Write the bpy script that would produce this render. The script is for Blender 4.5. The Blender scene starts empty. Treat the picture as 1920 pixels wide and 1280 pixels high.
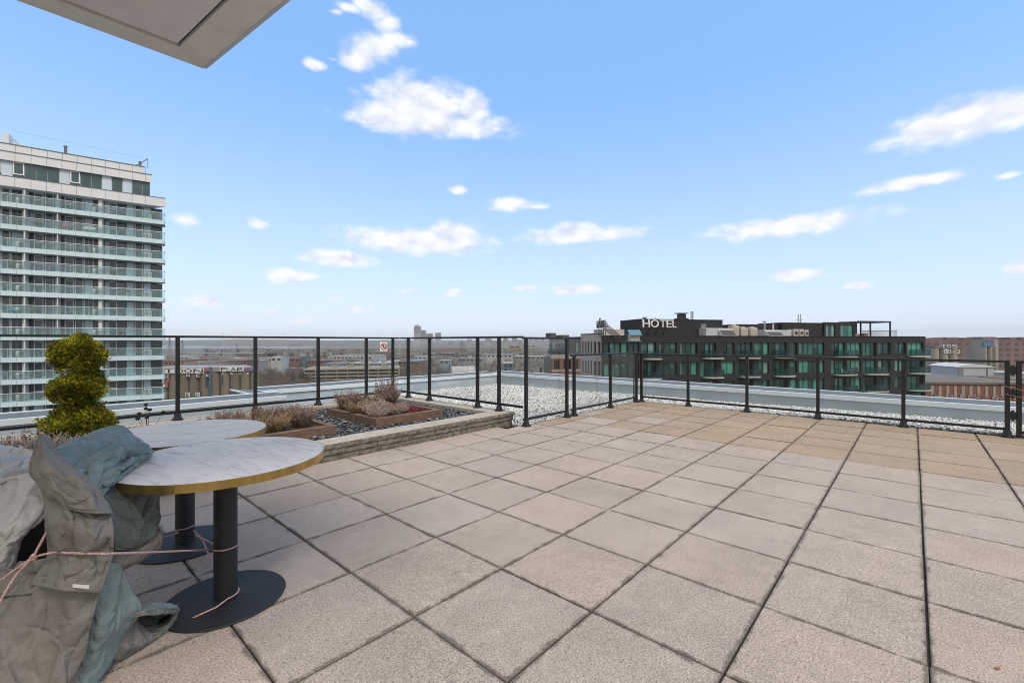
import bpy, math, random
import numpy as np
from mathutils import Vector, Matrix, noise as mnoise
random.seed(7); rng = np.random.default_rng(7)
SC = bpy.context.scene; COL = SC.collection; R = math.radians

# ---------------------------------------------------------------- camera
F = 831.6; CX = 960.0; CY = 640.0; TH = R(42.13); H = 1.301   # focal length in photo pixels, yaw of the paving, eye height
cs, sn = math.cos(TH), math.sin(TH)
def W(r, d):                       # metres to the right of / ahead of the viewpoint -> world x, y (axes along the paving)
    return (r * sn + d * cs, -r * cs + d * sn)
cam_d = bpy.data.cameras.new("camera"); cam = bpy.data.objects.new("camera", cam_d); COL.objects.link(cam)
cam.location = (0, 0, H); cam.rotation_euler = (R(90), 0, TH - R(90))
cam_d.sensor_width = 36; cam_d.lens = 36 * F / 1920; cam_d.clip_end = 60000; cam_d.clip_start = 0.05
SC.camera = cam

# ---------------------------------------------------------------- light, sky, exposure
SUN_EL, SUN_AZ = R(55), R(42.13 + 180 + 35)      # the sun stands high behind the viewpoint (azimuth counter-clockwise from +x)
SC.view_settings.view_transform = 'Standard'; SC.view_settings.look = 'None'
SC.view_settings.exposure = 0.0; SC.view_settings.gamma = 1.0; SC.view_settings.use_curve_mapping = False
SC.cycles.transparent_max_bounces = 32; SC.cycles.max_bounces = 8; SC.cycles.use_denoising = True
SC.cycles.pixel_filter_type = 'BLACKMAN_HARRIS'; SC.cycles.filter_width = 1.0; SC.cycles.denoising_prefilter = 'ACCURATE'
SC.cycles.caustics_reflective = False; SC.cycles.caustics_refractive = False; SC.cycles.sample_clamp_indirect = 4.0
sun_d = bpy.data.lights.new("sun", 'SUN'); sun = bpy.data.objects.new("sun", sun_d); COL.objects.link(sun)
sun_d.energy = 2.4; sun_d.angle = R(18); sun_d.color = (1.0, 0.925, 0.84)
sv = Vector((math.cos(SUN_EL) * math.cos(SUN_AZ), math.cos(SUN_EL) * math.sin(SUN_AZ), math.sin(SUN_EL)))
sun.rotation_euler = sv.to_track_quat('Z', 'Y').to_euler(); sun.location = (0, 0, 60)

world = bpy.data.worlds.new("World"); SC.world = world; world.use_nodes = True
def build_world():
    nt = world.node_tree; N = nt.nodes; L = nt.links; N.clear()
    def nd(t, **k):
        n = N.new(t)
        for a, v in k.items(): setattr(n, a, v)
        return n
    def mt(op, a, b=None, c=None, clamp=False):
        n = nd('ShaderNodeMath', operation=op, use_clamp=clamp)
        for i, v in enumerate((a, b, c)):
            if v is None: continue
            if isinstance(v, (int, float)): n.inputs[i].default_value = v
            else: L.new(v, n.inputs[i])
        return n.outputs[0]
    out = nd('ShaderNodeOutputWorld'); bg = nd('ShaderNodeBackground'); bg.inputs['Strength'].default_value = 0.14
    L.new(bg.outputs[0], out.inputs[0])
    sky = nd('ShaderNodeTexSky', sky_type='NISHITA', sun_disc=False, sun_elevation=SUN_EL)
    sky.sun_rotation = R(90) - SUN_AZ
    sky.altitude = 0; sky.air_density = 1.0; sky.dust_density = 1.0; sky.ozone_density = 1.0
    tc = nd('ShaderNodeTexCoord'); sep = nd('ShaderNodeSeparateXYZ'); L.new(tc.outputs['Generated'], sep.inputs[0])
    az = mt('ARCTAN2', sep.outputs[1], sep.outputs[0]); el = mt('ARCSINE', sep.outputs[2])
    # pale moisture towards the horizon
    hz = mt('POWER', mt('SUBTRACT', 1.0, mt('DIVIDE', mt('MAXIMUM', el, 0.0), R(31)), clamp=True), 1.8)
    mixh = nd('ShaderNodeMix', data_type='RGBA'); L.new(mt('MULTIPLY', hz, 0.93), mixh.inputs[0])
    mixs = nd('ShaderNodeMix', data_type='RGBA'); mixs.inputs[0].default_value = 0.72; mixs.inputs[7].default_value = SKY_BLUE   # thin high veil evens out the blue
    hs = nd('ShaderNodeMix', data_type='RGBA', blend_type='MULTIPLY'); hs.inputs[0].default_value = 1.0
    L.new(sky.outputs[0], hs.inputs[6]); hs.inputs[7].default_value = SKY_TINT
    L.new(hs.outputs[2], mixs.inputs[6]); L.new(mixs.outputs[2], mixh.inputs[6]); mixh.inputs[7].default_value = SKY_HORIZON
    # unseen sky overhead and behind is overcast, put in to neutralise the blue ambient
    dv = nd('ShaderNodeVectorMath', operation='DOT_PRODUCT'); L.new(tc.outputs['Generated'], dv.inputs[0]); k = Vector((-.8 * cs, -.8 * sn, .6)); dv.inputs[1].default_value = k
    ov = nd('ShaderNodeMapRange', interpolation_type='SMOOTHSTEP'); L.new(dv.outputs['Value'], ov.inputs[0]); ov.inputs[1].default_value = -.02; ov.inputs[2].default_value = .45
    mo = nd('ShaderNodeMix', data_type='RGBA'); L.new(ov.outputs[0], mo.inputs[0]); L.new(mixh.outputs[2], mo.inputs[6]); mo.inputs[7].default_value = ADDED_OVERCAST
    # clouds: ellipses in azimuth / elevation with broken edges
    vec = nd('ShaderNodeCombineXYZ'); L.new(az, vec.inputs[0]); L.new(el, vec.inputs[1])
    st = nd('ShaderNodeVectorMath', operation='MULTIPLY'); L.new(vec.outputs[0], st.inputs[0]); st.inputs[1].default_value = (1.0, 1.7, 1.0)
    ns = nd('ShaderNodeTexNoise'); ns.inputs['Scale'].default_value = 21; ns.inputs['Detail'].default_value = 7; ns.inputs['Roughness'].default_value = 0.5
    L.new(st.outputs[0], ns.inputs['Vector'])
    n2 = nd('ShaderNodeTexNoise'); n2.inputs['Scale'].default_value = 10; n2.inputs['Detail'].default_value = 5
    L.new(st.outputs[0], n2.inputs['Vector'])
    best = None
    for (px, py, w, h, k) in CLOUDS:
        rr = (px - CX) / F; ph = math.atan(rr); c0 = TH - ph; e0 = math.atan((CY - py) / F * math.cos(ph))
        wa = (w / 2) / F * math.cos(ph) ** 2; we = (h / 2) / F * math.cos(ph) * math.cos(e0) ** 2
        a = nd('ShaderNodeVectorMath', operation='SUBTRACT'); L.new(vec.outputs[0], a.inputs[0]); a.inputs[1].default_value = (c0, e0, 0)
        b = nd('ShaderNodeVectorMath', operation='MULTIPLY'); L.new(a.outputs[0], b.inputs[0]); b.inputs[1].default_value = (1 / wa, 1 / we, 0)
        l = nd('ShaderNodeVectorMath', operation='LENGTH'); L.new(b.outputs[0], l.inputs[0])
        v = mt('MULTIPLY_ADD', l.outputs['Value'], -1.0, k)
        best = v if best is None else mt('SMOOTH_MAX', best, v, 0.25)
    val = mt('ADD', best, mt('MULTIPLY', mt('SUBTRACT', ns.outputs[0], 0.5), 1.45))
    mr = nd('ShaderNodeMapRange', interpolation_type='SMOOTHSTEP'); L.new(val, mr.inputs[0])
    mr.inputs[1].default_value = -0.10; mr.inputs[2].default_value = 0.82
    up = nd('ShaderNodeVectorMath', operation='ADD'); L.new(st.outputs[0], up.inputs[0]); up.inputs[1].default_value = (0.012, .030, 0)
    n3 = nd('ShaderNodeTexNoise'); n3.inputs['Scale'].default_value = 21; n3.inputs['Detail'].default_value = 4; n3.inputs['Roughness'].default_value = 0.5; L.new(up.outputs[0], n3.inputs['Vector'])
    sh = mt('MULTIPLY_ADD', mt('SUBTRACT', n3.outputs[0], ns.outputs[0]), 2.6, mt('MULTIPLY_ADD', n2.outputs[0], .9, -.05), clamp=True)      # thicker cloud above -> shaded base
    cc = nd('ShaderNodeMix', data_type='RGBA'); L.new(sh, cc.inputs[0])
    cc.inputs[6].default_value = CLOUD_A; cc.inputs[7].default_value = CLOUD_B
    fin = nd('ShaderNodeMix', data_type='RGBA'); L.new(mt('MULTIPLY', mr.outputs[0], 0.94), fin.inputs[0])
    L.new(mo.outputs[2], fin.inputs[6]); L.new(cc.outputs[2], fin.inputs[7])
    L.new(fin.outputs[2], bg.inputs['Color'])
SKY_TINT = (1.42, 1.86, 2.45, 1); SKY_HORIZON = (6.5, 7.25, 8.2, 1); SKY_BLUE = (2.15, 4.05, 7.1, 1)
ADDED_OVERCAST = (5.6, 5.4, 5.1, 1)
CLOUD_A = (7.6, 7.7, 8.0, 1); CLOUD_B = (5.6, 5.85, 6.6, 1)
CLOUDS = [  # photo x, y, width, height, density
    (630, 22, 40, 20, .8), (652, 13, 60, 24, 1.0), (684, 9, 64, 28, 1.1), (708, 24, 60, 44, 1.1), (726, 48, 60, 52, 1.1), (744, 72, 76, 42, 1.05), (764, 78, 50, 24, .8), (712, 86, 84, 52, 1.15), (684, 102, 84, 56, 1.15), (660, 116, 60, 44, 1.05), (625, 112, 60, 20, .55), (592, 122, 56, 30, .85),
    (790, 200, 170, 92, 1.4), (775, 180, 110, 60, 1.25), (886, 204, 62, 62, 1.3), (805, 232, 270, 42, 1.35), (716, 224, 96, 50, 1.2), (930, 243, 60, 22, .8),
    (785, 452, 260, 46, 1.35), (850, 437, 100, 44, 1.2), (735, 445, 140, 40, 1.15), (1090, 441, 220, 30, 1.25), (1080, 430, 100, 30, 1.15), (1015, 446, 70, 22, .95),
    (958, 383, 90, 28, 1.2), (1003, 387, 60, 18, .85), (1475, 424, 320, 42, 1.2), (1505, 412, 140, 30, 1.05), (1400, 433, 130, 22, .85),
    (1790, 232, 290, 74, 1.25), (1890, 205, 210, 74, 1.3), (1720, 255, 190, 42, .95), (1700, 345, 210, 30, 1.1), (1760, 335, 140, 26, .95), (1890, 330, 70, 22, .75),
    (632, 484, 140, 28, 1.3), (545, 518, 90, 26, 1.35), (385, 564, 64, 22, 1.25), (482, 417, 54, 26, 1.05), (1487, 516, 88, 22, 1.25), (1078, 543, 98, 20, 1.15),
    (858, 356, 40, 24, .95), (345, 412, 90, 32, .8), (1910, 503, 70, 30, 1.1), (662, 580, 80, 18, .95), (855, 549, 54, 18, 1.1), (985, 541, 46, 16, .95),
    (1607, 535, 80, 18, .95), (742, 601, 70, 14, .95), (510, 585, 70, 16, .8), (770, 547, 70, 14, .8), (560, 602, 80, 16, .75), (630, 560, 60, 12, .7)]
build_world()

# ---------------------------------------------------------------- materials
def mat(name, color, rough=0.7, metal=0.0, spec=0.5, var=0.0, scale=8.0, bump=0.0, bscale=60.0, col2=None, detail=4, stretch=(1, 1, 1), attr=False, coat=0.0, soft=(0.35, 0.65)):
    m = bpy.data.materials.new(name); m.use_nodes = True; nt = m.node_tree; N = nt.nodes; L = nt.links
    b = N['Principled BSDF']; b.inputs['Roughness'].default_value = rough; b.inputs['Metallic'].default_value = metal
    b.inputs['Specular IOR Level'].default_value = spec; b.inputs['Coat Weight'].default_value = coat
    c = (*color, 1)
    b.inputs['Base Color'].default_value = c
    src = None
    tc = N.new('ShaderNodeTexCoord'); mp = N.new('ShaderNodeMapping'); mp.inputs['Scale'].default_value = stretch; L.new(tc.outputs['Object'], mp.inputs[0])
    if attr:
        at = N.new('ShaderNodeAttribute'); at.attribute_name = 'Col'; src = at.outputs['Color']
    if var > 0 or col2 is not None:
        n = N.new('ShaderNodeTexNoise'); n.inputs['Scale'].default_value = scale; n.inputs['Detail'].default_value = detail; L.new(mp.outputs[0], n.inputs['Vector'])
        mr = N.new('ShaderNodeMapRange'); L.new(n.outputs[0], mr.inputs[0]); mr.inputs[1].default_value = soft[0]; mr.inputs[2].default_value = soft[1]
        mx = N.new('ShaderNodeMix'); mx.data_type = 'RGBA'; L.new(mr.outputs[0], mx.inputs[0])
        if src is not None:
            mx.blend_type = 'MIX'; mu = N.new('ShaderNodeMix'); mu.data_type = 'RGBA'; mu.blend_type = 'MULTIPLY'; mu.inputs[0].default_value = 1
            L.new(src, mu.inputs[6]); mu.inputs[7].default_value = (1 - var, 1 - var, 1 - var, 1)
            L.new(src, mx.inputs[6]); L.new(mu.outputs[2], mx.inputs[7])
        else:
            mx.inputs[6].default_value = c
            mx.inputs[7].default_value = (*col2, 1) if col2 is not None else (color[0] * (1 - var), color[1] * (1 - var), color[2] * (1 - var), 1)
        src = mx.outputs[2]
    if src is not None: L.new(src, b.inputs['Base Color'])
    if bump > 0:
        n = N.new('ShaderNodeTexNoise'); n.inputs['Scale'].default_value = bscale; n.inputs['Detail'].default_value = 5; L.new(mp.outputs[0], n.inputs['Vector'])
        bp = N.new('ShaderNodeBump'); bp.inputs['Strength'].default_value = bump; bp.inputs['Distance'].default_value = 0.01
        L.new(n.outputs[0], bp.inputs['Height']); L.new(bp.outputs[0], b.inputs['Normal'])
    return m

def glass_mat(name, tint, refl=0.5, milk=0.015):
    m = bpy.data.materials.new(name); m.use_nodes = True; nt = m.node_tree; N = nt.nodes; L = nt.links; N.clear()
    out = N.new('ShaderNodeOutputMaterial'); tr = N.new('ShaderNodeBsdfTransparent'); tr.inputs[0].default_value = (*tint, 1)
    gl = N.new('ShaderNodeBsdfGlossy'); gl.inputs['Roughness'].default_value = 0.0; gl.inputs[0].default_value = (1, 1, 1, 1)
    df = N.new('ShaderNodeBsdfDiffuse'); df.inputs[0].default_value = (tint[0] ** 2.4, tint[1] ** 2.2, tint[2] ** 1.6, 1)
    lw = N.new('ShaderNodeFresnel'); lw.inputs['IOR'].default_value = 1.4
    mu = N.new('ShaderNodeMath'); mu.operation = 'MULTIPLY'; mu.inputs[1].default_value = refl; L.new(lw.outputs[0], mu.inputs[0])
    m1 = N.new('ShaderNodeMixShader'); L.new(mu.outputs[0], m1.inputs[0]); L.new(tr.outputs[0], m1.inputs[1]); L.new(gl.outputs[0], m1.inputs[2])
    n = N.new('ShaderNodeTexNoise'); n.inputs['Scale'].default_value = 3.0; n.inputs['Detail'].default_value = 6
    tc = N.new('ShaderNodeTexCoord'); L.new(tc.outputs['Object'], n.inputs['Vector'])
    mm = N.new('ShaderNodeMath'); mm.operation = 'MULTIPLY'; mm.inputs[1].default_value = milk * 2; L.new(n.outputs[0], mm.inputs[0])
    m2 = N.new('ShaderNodeMixShader'); L.new(mm.outputs[0], m2.inputs[0]); L.new(m1.outputs[0], m2.inputs[1]); L.new(df.outputs[0], m2.inputs[2])
    L.new(m2.outputs[0], out.inputs[0]); return m

# ---------------------------------------------------------------- mesh helpers
class MB:
    def __init__(s): s.v = []; s.f = []; s.m = []; s.mi = 0
    def add(s, vs, fs):
        o = len(s.v); s.v += [tuple(map(float, p)) for p in vs]
        for f in fs: s.f.append(tuple(i + o for i in f)); s.m.append(s.mi)
        return s
    def box(s, x0, x1, y0, y1, z0, z1):
        return s.add([(x0, y0, z0), (x1, y0, z0), (x1, y1, z0), (x0, y1, z0), (x0, y0, z1), (x1, y0, z1), (x1, y1, z1), (x0, y1, z1)],
                     [(3, 2, 1, 0), (4, 5, 6, 7), (0, 1, 5, 4), (1, 2, 6, 5), (2, 3, 7, 6), (3, 0, 4, 7)])
    def hexa(s, lo, hi):            # two matching rings of four points
        return s.add(list(lo) + list(hi), [(3, 2, 1, 0), (4, 5, 6, 7), (0, 1, 5, 4), (1, 2, 6, 5), (2, 3, 7, 6), (3, 0, 4, 7)])
    def bbox(s, x0, x1, y0, y1, z0, z1, b=.006):  # box with bevelled top and vertical edges
        r0 = [(x0 + b, y0, 0), (x1 - b, y0, 0), (x1, y0 + b, 0), (x1, y1 - b, 0), (x1 - b, y1, 0), (x0 + b, y1, 0), (x0, y1 - b, 0), (x0, y0 + b, 0)]
        r1 = [(x0 + b, y0 + b), (x1 - b, y0 + b), (x1 - b, y0 + b), (x1 - b, y1 - b), (x1 - b, y1 - b), (x0 + b, y1 - b), (x0 + b, y1 - b), (x0 + b, y0 + b)]
        vs = [(p[0], p[1], z0) for p in r0] + [(p[0], p[1], z1 - b) for p in r0]
        vs += [(x0 + b, y0 + b, z1), (x1 - b, y0 + b, z1), (x1 - b, y1 - b, z1), (x0 + b, y1 - b, z1)]
        fs = [tuple(reversed(range(8)))] + [(i, (i + 1) % 8, 8 + (i + 1) % 8, 8 + i) for i in range(8)]
        fs += [(8, 9, 17, 16), (9, 10, 17), (10, 11, 18, 17), (11, 12, 18), (12, 13, 19, 18), (13, 14, 19), (14, 15, 16, 19), (15, 8, 16), (16, 17, 18, 19)]
        return s.add(vs, fs)
    def tube(s, p, q, r0, r1=None, n=8, cap=True):
        p = Vector(p); q = Vector(q); r1 = r0 if r1 is None else r1; d = (q - p)
        if d.length < 1e-9: return s
        d.normalize(); u = d.orthogonal().normalized(); w = d.cross(u)
        vs = [p + (u * math.cos(2 * math.pi * i / n) + w * math.sin(2 * math.pi * i / n)) * r0 for i in range(n)]
        vs += [q + (u * math.cos(2 * math.pi * i / n) + w * math.sin(2 * math.pi * i / n)) * r1 for i in range(n)]
        fs = [(i, (i + 1) % n, n + (i + 1) % n, n + i) for i in range(n)]
        if cap: fs += [tuple(reversed(range(n))), tuple(range(n, 2 * n))]
        return s.add(vs, fs)
    def path(s, pts, r, n=6):
        pts = [Vector(p) for p in pts]; rings = []; u = None
        for i, p in enumerate(pts):
            d = (pts[min(i + 1, len(pts) - 1)] - pts[max(i - 1, 0)]).normalized()
            u = d.orthogonal().normalized() if u is None else (u - d * u.dot(d)).normalized()
            w = d.cross(u); rings.append([p + (u * math.cos(2 * math.pi * k / n) + w * math.sin(2 * math.pi * k / n)) * r for k in range(n)])
        vs = [p for g in rings for p in g]; fs = []
        for i in range(len(rings) - 1):
            for k in range(n): fs.append((i * n + k, i * n + (k + 1) % n, (i + 1) * n + (k + 1) % n, (i + 1) * n + k))
        fs += [tuple(reversed(range(n))), tuple(range((len(rings) - 1) * n, len(rings) * n))]
        return s.add(vs, fs)
    def lathe(s, prof, c=(0, 0, 0), n=32, sx=1, sy=1):
        vs = []; fs = []
        for (r, z) in prof:
            for i in range(n):
                a = 2 * math.pi * i / n; vs.append((c[0] + r * sx * math.cos(a), c[1] + r * sy * math.sin(a), c[2] + z))
        for j in range(len(prof) - 1):
            for i in range(n): fs.append((j * n + i, j * n + (i + 1) % n, (j + 1) * n + (i + 1) % n, (j + 1) * n + i))
        fs += [tuple(reversed(range(n))), tuple(range((len(prof) - 1) * n, len(prof) * n))]
        return s.add(vs, fs)
    def prism(s, poly, z0, z1):
        n = len(poly); vs = [(x, y, z0) for x, y in poly] + [(x, y, z1) for x, y in poly]
        return s.add(vs, [tuple(reversed(range(n))), tuple(range(n, 2 * n))] + [(i, (i + 1) % n, n + (i + 1) % n, n + i) for i in range(n)])
    def build(s, name, mats, parent=None, smooth=False, label=None, kind=None):
        me = bpy.data.meshes.new(name); me.from_pydata(s.v, [], s.f)
        if not isinstance(mats, (list, tuple)): mats = [mats]
        for m in mats: me.materials.append(m)
        if len(mats) > 1: me.polygons.foreach_set('material_index', s.m)
        if smooth: me.polygons.foreach_set('use_smooth', [True] * len(s.f))
        me.update()
        return link(name, me, parent, label, kind)
def link(name, me, parent=None, label=None, kind=None):
    o = bpy.data.objects.new(name, me); COL.objects.link(o)
    if parent is not None: o.parent = parent
    if label: o['label'] = label
    if kind: o['kind'] = kind
    return o
def tag(o, label, cat, group=None, kind=None):
    o['label'] = label; o['category'] = cat
    if group: o['group'] = group
    if kind: o['kind'] = kind
    return o
def thing(name, label, cat, loc=(0, 0, 0), rz=0.0, group=None):
    o = bpy.data.objects.new(name, None); COL.objects.link(o); o.location = loc; o.rotation_euler = (0, 0, rz); o.empty_display_size = .1
    return tag(o, label, cat, group)
def structure(o): o['kind'] = 'structure'; return o
def dup(root, loc, rz=0, label=None, scale=None):
    r = root.copy(); COL.objects.link(r); r.location = loc; r.rotation_euler = (0, 0, rz)
    if scale is not None: r.scale = scale
    if label: r['label'] = label
    for ch in list(root.children):
        c = ch.copy(); COL.objects.link(c); c.parent = r
        for g in list(ch.children):
            e = g.copy(); COL.objects.link(e); e.parent = c
    return r
def np_mesh(name, V, Fc, mats, smooth=False, vcol=None, parent=None):   # V (n,3), Fc (m,k) arrays
    V = np.asarray(V, np.float32); Fc = np.asarray(Fc, np.int32); k = Fc.shape[1]
    me = bpy.data.meshes.new(name); me.vertices.add(len(V)); me.vertices.foreach_set('co', V.ravel())
    me.loops.add(Fc.size); me.loops.foreach_set('vertex_index', Fc.ravel())
    me.polygons.add(len(Fc)); me.polygons.foreach_set('loop_start', np.arange(0, Fc.size, k, dtype=np.int32))
    me.update(calc_edges=True)
    if smooth: me.polygons.foreach_set('use_smooth', np.ones(len(Fc), bool))
    me.materials.append(mats)
    if vcol is not None:
        at = me.color_attributes.new('Col', 'FLOAT_COLOR', 'POINT'); at.data.foreach_set('color', np.c_[vcol, np.ones(len(vcol))].astype(np.float32).ravel())
    me.validate(); me.update()
    return link(name, me, parent)
def text_mesh(txt, size, depth, name):
    cu = bpy.data.curves.new('lettering', 'FONT'); cu.body = txt; cu.size = size; cu.extrude = depth; cu.align_x = 'CENTER'
    to = bpy.data.objects.new('lettering', cu); COL.objects.link(to)
    dg = bpy.context.evaluated_depsgraph_get(); me = bpy.data.meshes.new_from_object(to.evaluated_get(dg)); me.name = name
    bpy.data.objects.remove(to); bpy.data.curves.remove(cu); return me
ORD = ['first', 'second', 'third', 'fourth', 'fifth', 'sixth', 'seventh', 'eighth', 'ninth', 'tenth', 'eleventh', 'twelfth', 'thirteenth']
def pix(px, py, d):                 # a photographed point at its own distance -> world
    a, b = W((px - CX) / F * d, d); return Vector((a, b, H - (py - CY) / F * d))
def ico(sub=0):
    t = (1 + 5 ** .5) / 2
    v = np.array([(-1, t, 0), (1, t, 0), (-1, -t, 0), (1, -t, 0), (0, -1, t), (0, 1, t), (0, -1, -t), (0, 1, -t), (t, 0, -1), (t, 0, 1), (-t, 0, -1), (-t, 0, 1)], float)
    f = np.array([(0, 11, 5), (0, 5, 1), (0, 1, 7), (0, 7, 10), (0, 10, 11), (1, 5, 9), (5, 11, 4), (11, 10, 2), (10, 7, 6), (7, 1, 8), (3, 9, 4), (3, 4, 2), (3, 2, 6), (3, 6, 8), (3, 8, 9), (4, 9, 5), (2, 4, 11), (6, 2, 10), (8, 6, 7), (9, 8, 1)])
    v /= np.linalg.norm(v[0])
    for _ in range(sub):
        vs = list(map(tuple, v)); cache = {}; nf = []
        def mid(i, j):
            k = (min(i, j), max(i, j))
            if k not in cache:
                p = (np.array(vs[i]) + np.array(vs[j])); p /= np.linalg.norm(p); cache[k] = len(vs); vs.append(tuple(p))
            return cache[k]
        for a, b, c in f:
            x, y, z = mid(a, b), mid(b, c), mid(c, a); nf += [(a, x, z), (b, y, x), (c, z, y), (x, y, z)]
        v = np.array(vs); f = np.array(nf)
    return v, f
def stones(name, P, size, flat, m, jitter=.25, sub=0, smooth=False, cols=None):
    v, f = ico(sub); n = len(P)
    ax = rng.normal(size=(n, 4)); ax /= np.linalg.norm(ax, axis=1)[:, None]
    w, x, y, z = ax.T
    Rm = np.stack([1 - 2 * (y * y + z * z), 2 * (x * y - z * w), 2 * (x * z + y * w), 2 * (x * y + z * w), 1 - 2 * (x * x + z * z), 2 * (y * z - x * w), 2 * (x * z - y * w), 2 * (y * z + x * w), 1 - 2 * (x * x + y * y)], 1).reshape(n, 3, 3)
    if flat < .7:   # flat stones lie flat: only turn about z and tilt a little
        a = rng.uniform(0, 6.28, n); t = rng.normal(0, .35, n); ca, sa, ct, s_t = np.cos(a), np.sin(a), np.cos(t), np.sin(t); o = np.zeros(n)
        Rm = np.stack([ca, -sa * ct, sa * s_t, sa, ca * ct, -ca * s_t, o, s_t, ct], 1).reshape(n, 3, 3)
    S = size[0] + (size[1] - size[0]) * rng.random((n, 1)) ** 1.6
    dim = np.c_[np.ones(n), rng.uniform(.6, .95, n), rng.uniform(.75, 1.1, n) * flat] * S
    vv = v[None] * (1 + rng.normal(0, jitter, (n, len(v), 1)) * .6) * dim[:, None, :]
    vv = np.einsum('nij,nkj->nki', Rm, vv) + P[:, None, :]
    ff = f[None] + (np.arange(n) * len(v))[:, None, None]
    vc = np.repeat(cols, len(v), 0) if cols is not None else None
    return np_mesh(name, vv.reshape(-1, 3), ff.reshape(-1, 3), m, smooth, vc)

# ================================================================ the city around
GZ = -37.0
def road_angle(t): a = W(*t); return math.atan2(a[1], a[0])
class Facade:
    """vertical plane through (r0, d0) along the unit direction t (metres right / ahead of the viewpoint)"""
    def __init__(s, r0, d0, t):
        n = math.hypot(*t); s.r0, s.d0, s.t = r0, d0, (t[0] / n, t[1] / n); s.n = (-s.t[1], s.t[0])
    def off(s, k): f = Facade(s.r0 + s.n[0] * k, s.d0 + s.n[1] * k, s.t); return f
    def u(s, px): r = (px - CX) / F; return (r * s.d0 - s.r0) / (s.t[0] - r * s.t[1])
    def z(s, px, py): return H - (py - CY) / F * (s.d0 + s.t[1] * s.u(px))
    def loc(s, z=0): a, b = W(s.r0, s.d0); return (a, b, z)
    def rz(s): a, b = W(*s.t); return math.atan2(b, a)
def wall_open(mb, u0, u1, z0, z1, ops, y0, y1):
    zs = sorted({z0, z1} | {max(z0, min(z1, v)) for o in ops for v in (o[2], o[3])})
    for a, b in zip(zs[:-1], zs[1:]):
        if b - a < 1e-4: continue
        cut = sorted((max(u0, o[0]), min(u1, o[1])) for o in ops if o[2] <= a + 1e-5 and o[3] >= b - 1e-5 and o[1] > u0 and o[0] < u1); x = u0
        for c0, c1 in cut:
            if c0 > x + 1e-4: mb.box(x, c0, y0, y1, a, b)
            x = max(x, c1)
        if u1 > x + 1e-4: mb.box(x, u1, y0, y1, a, b)
def winmat(name, c, rough=.08, spec=.7): return mat(name, c, rough, spec=spec, var=.35, scale=.35, detail=2)

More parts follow.
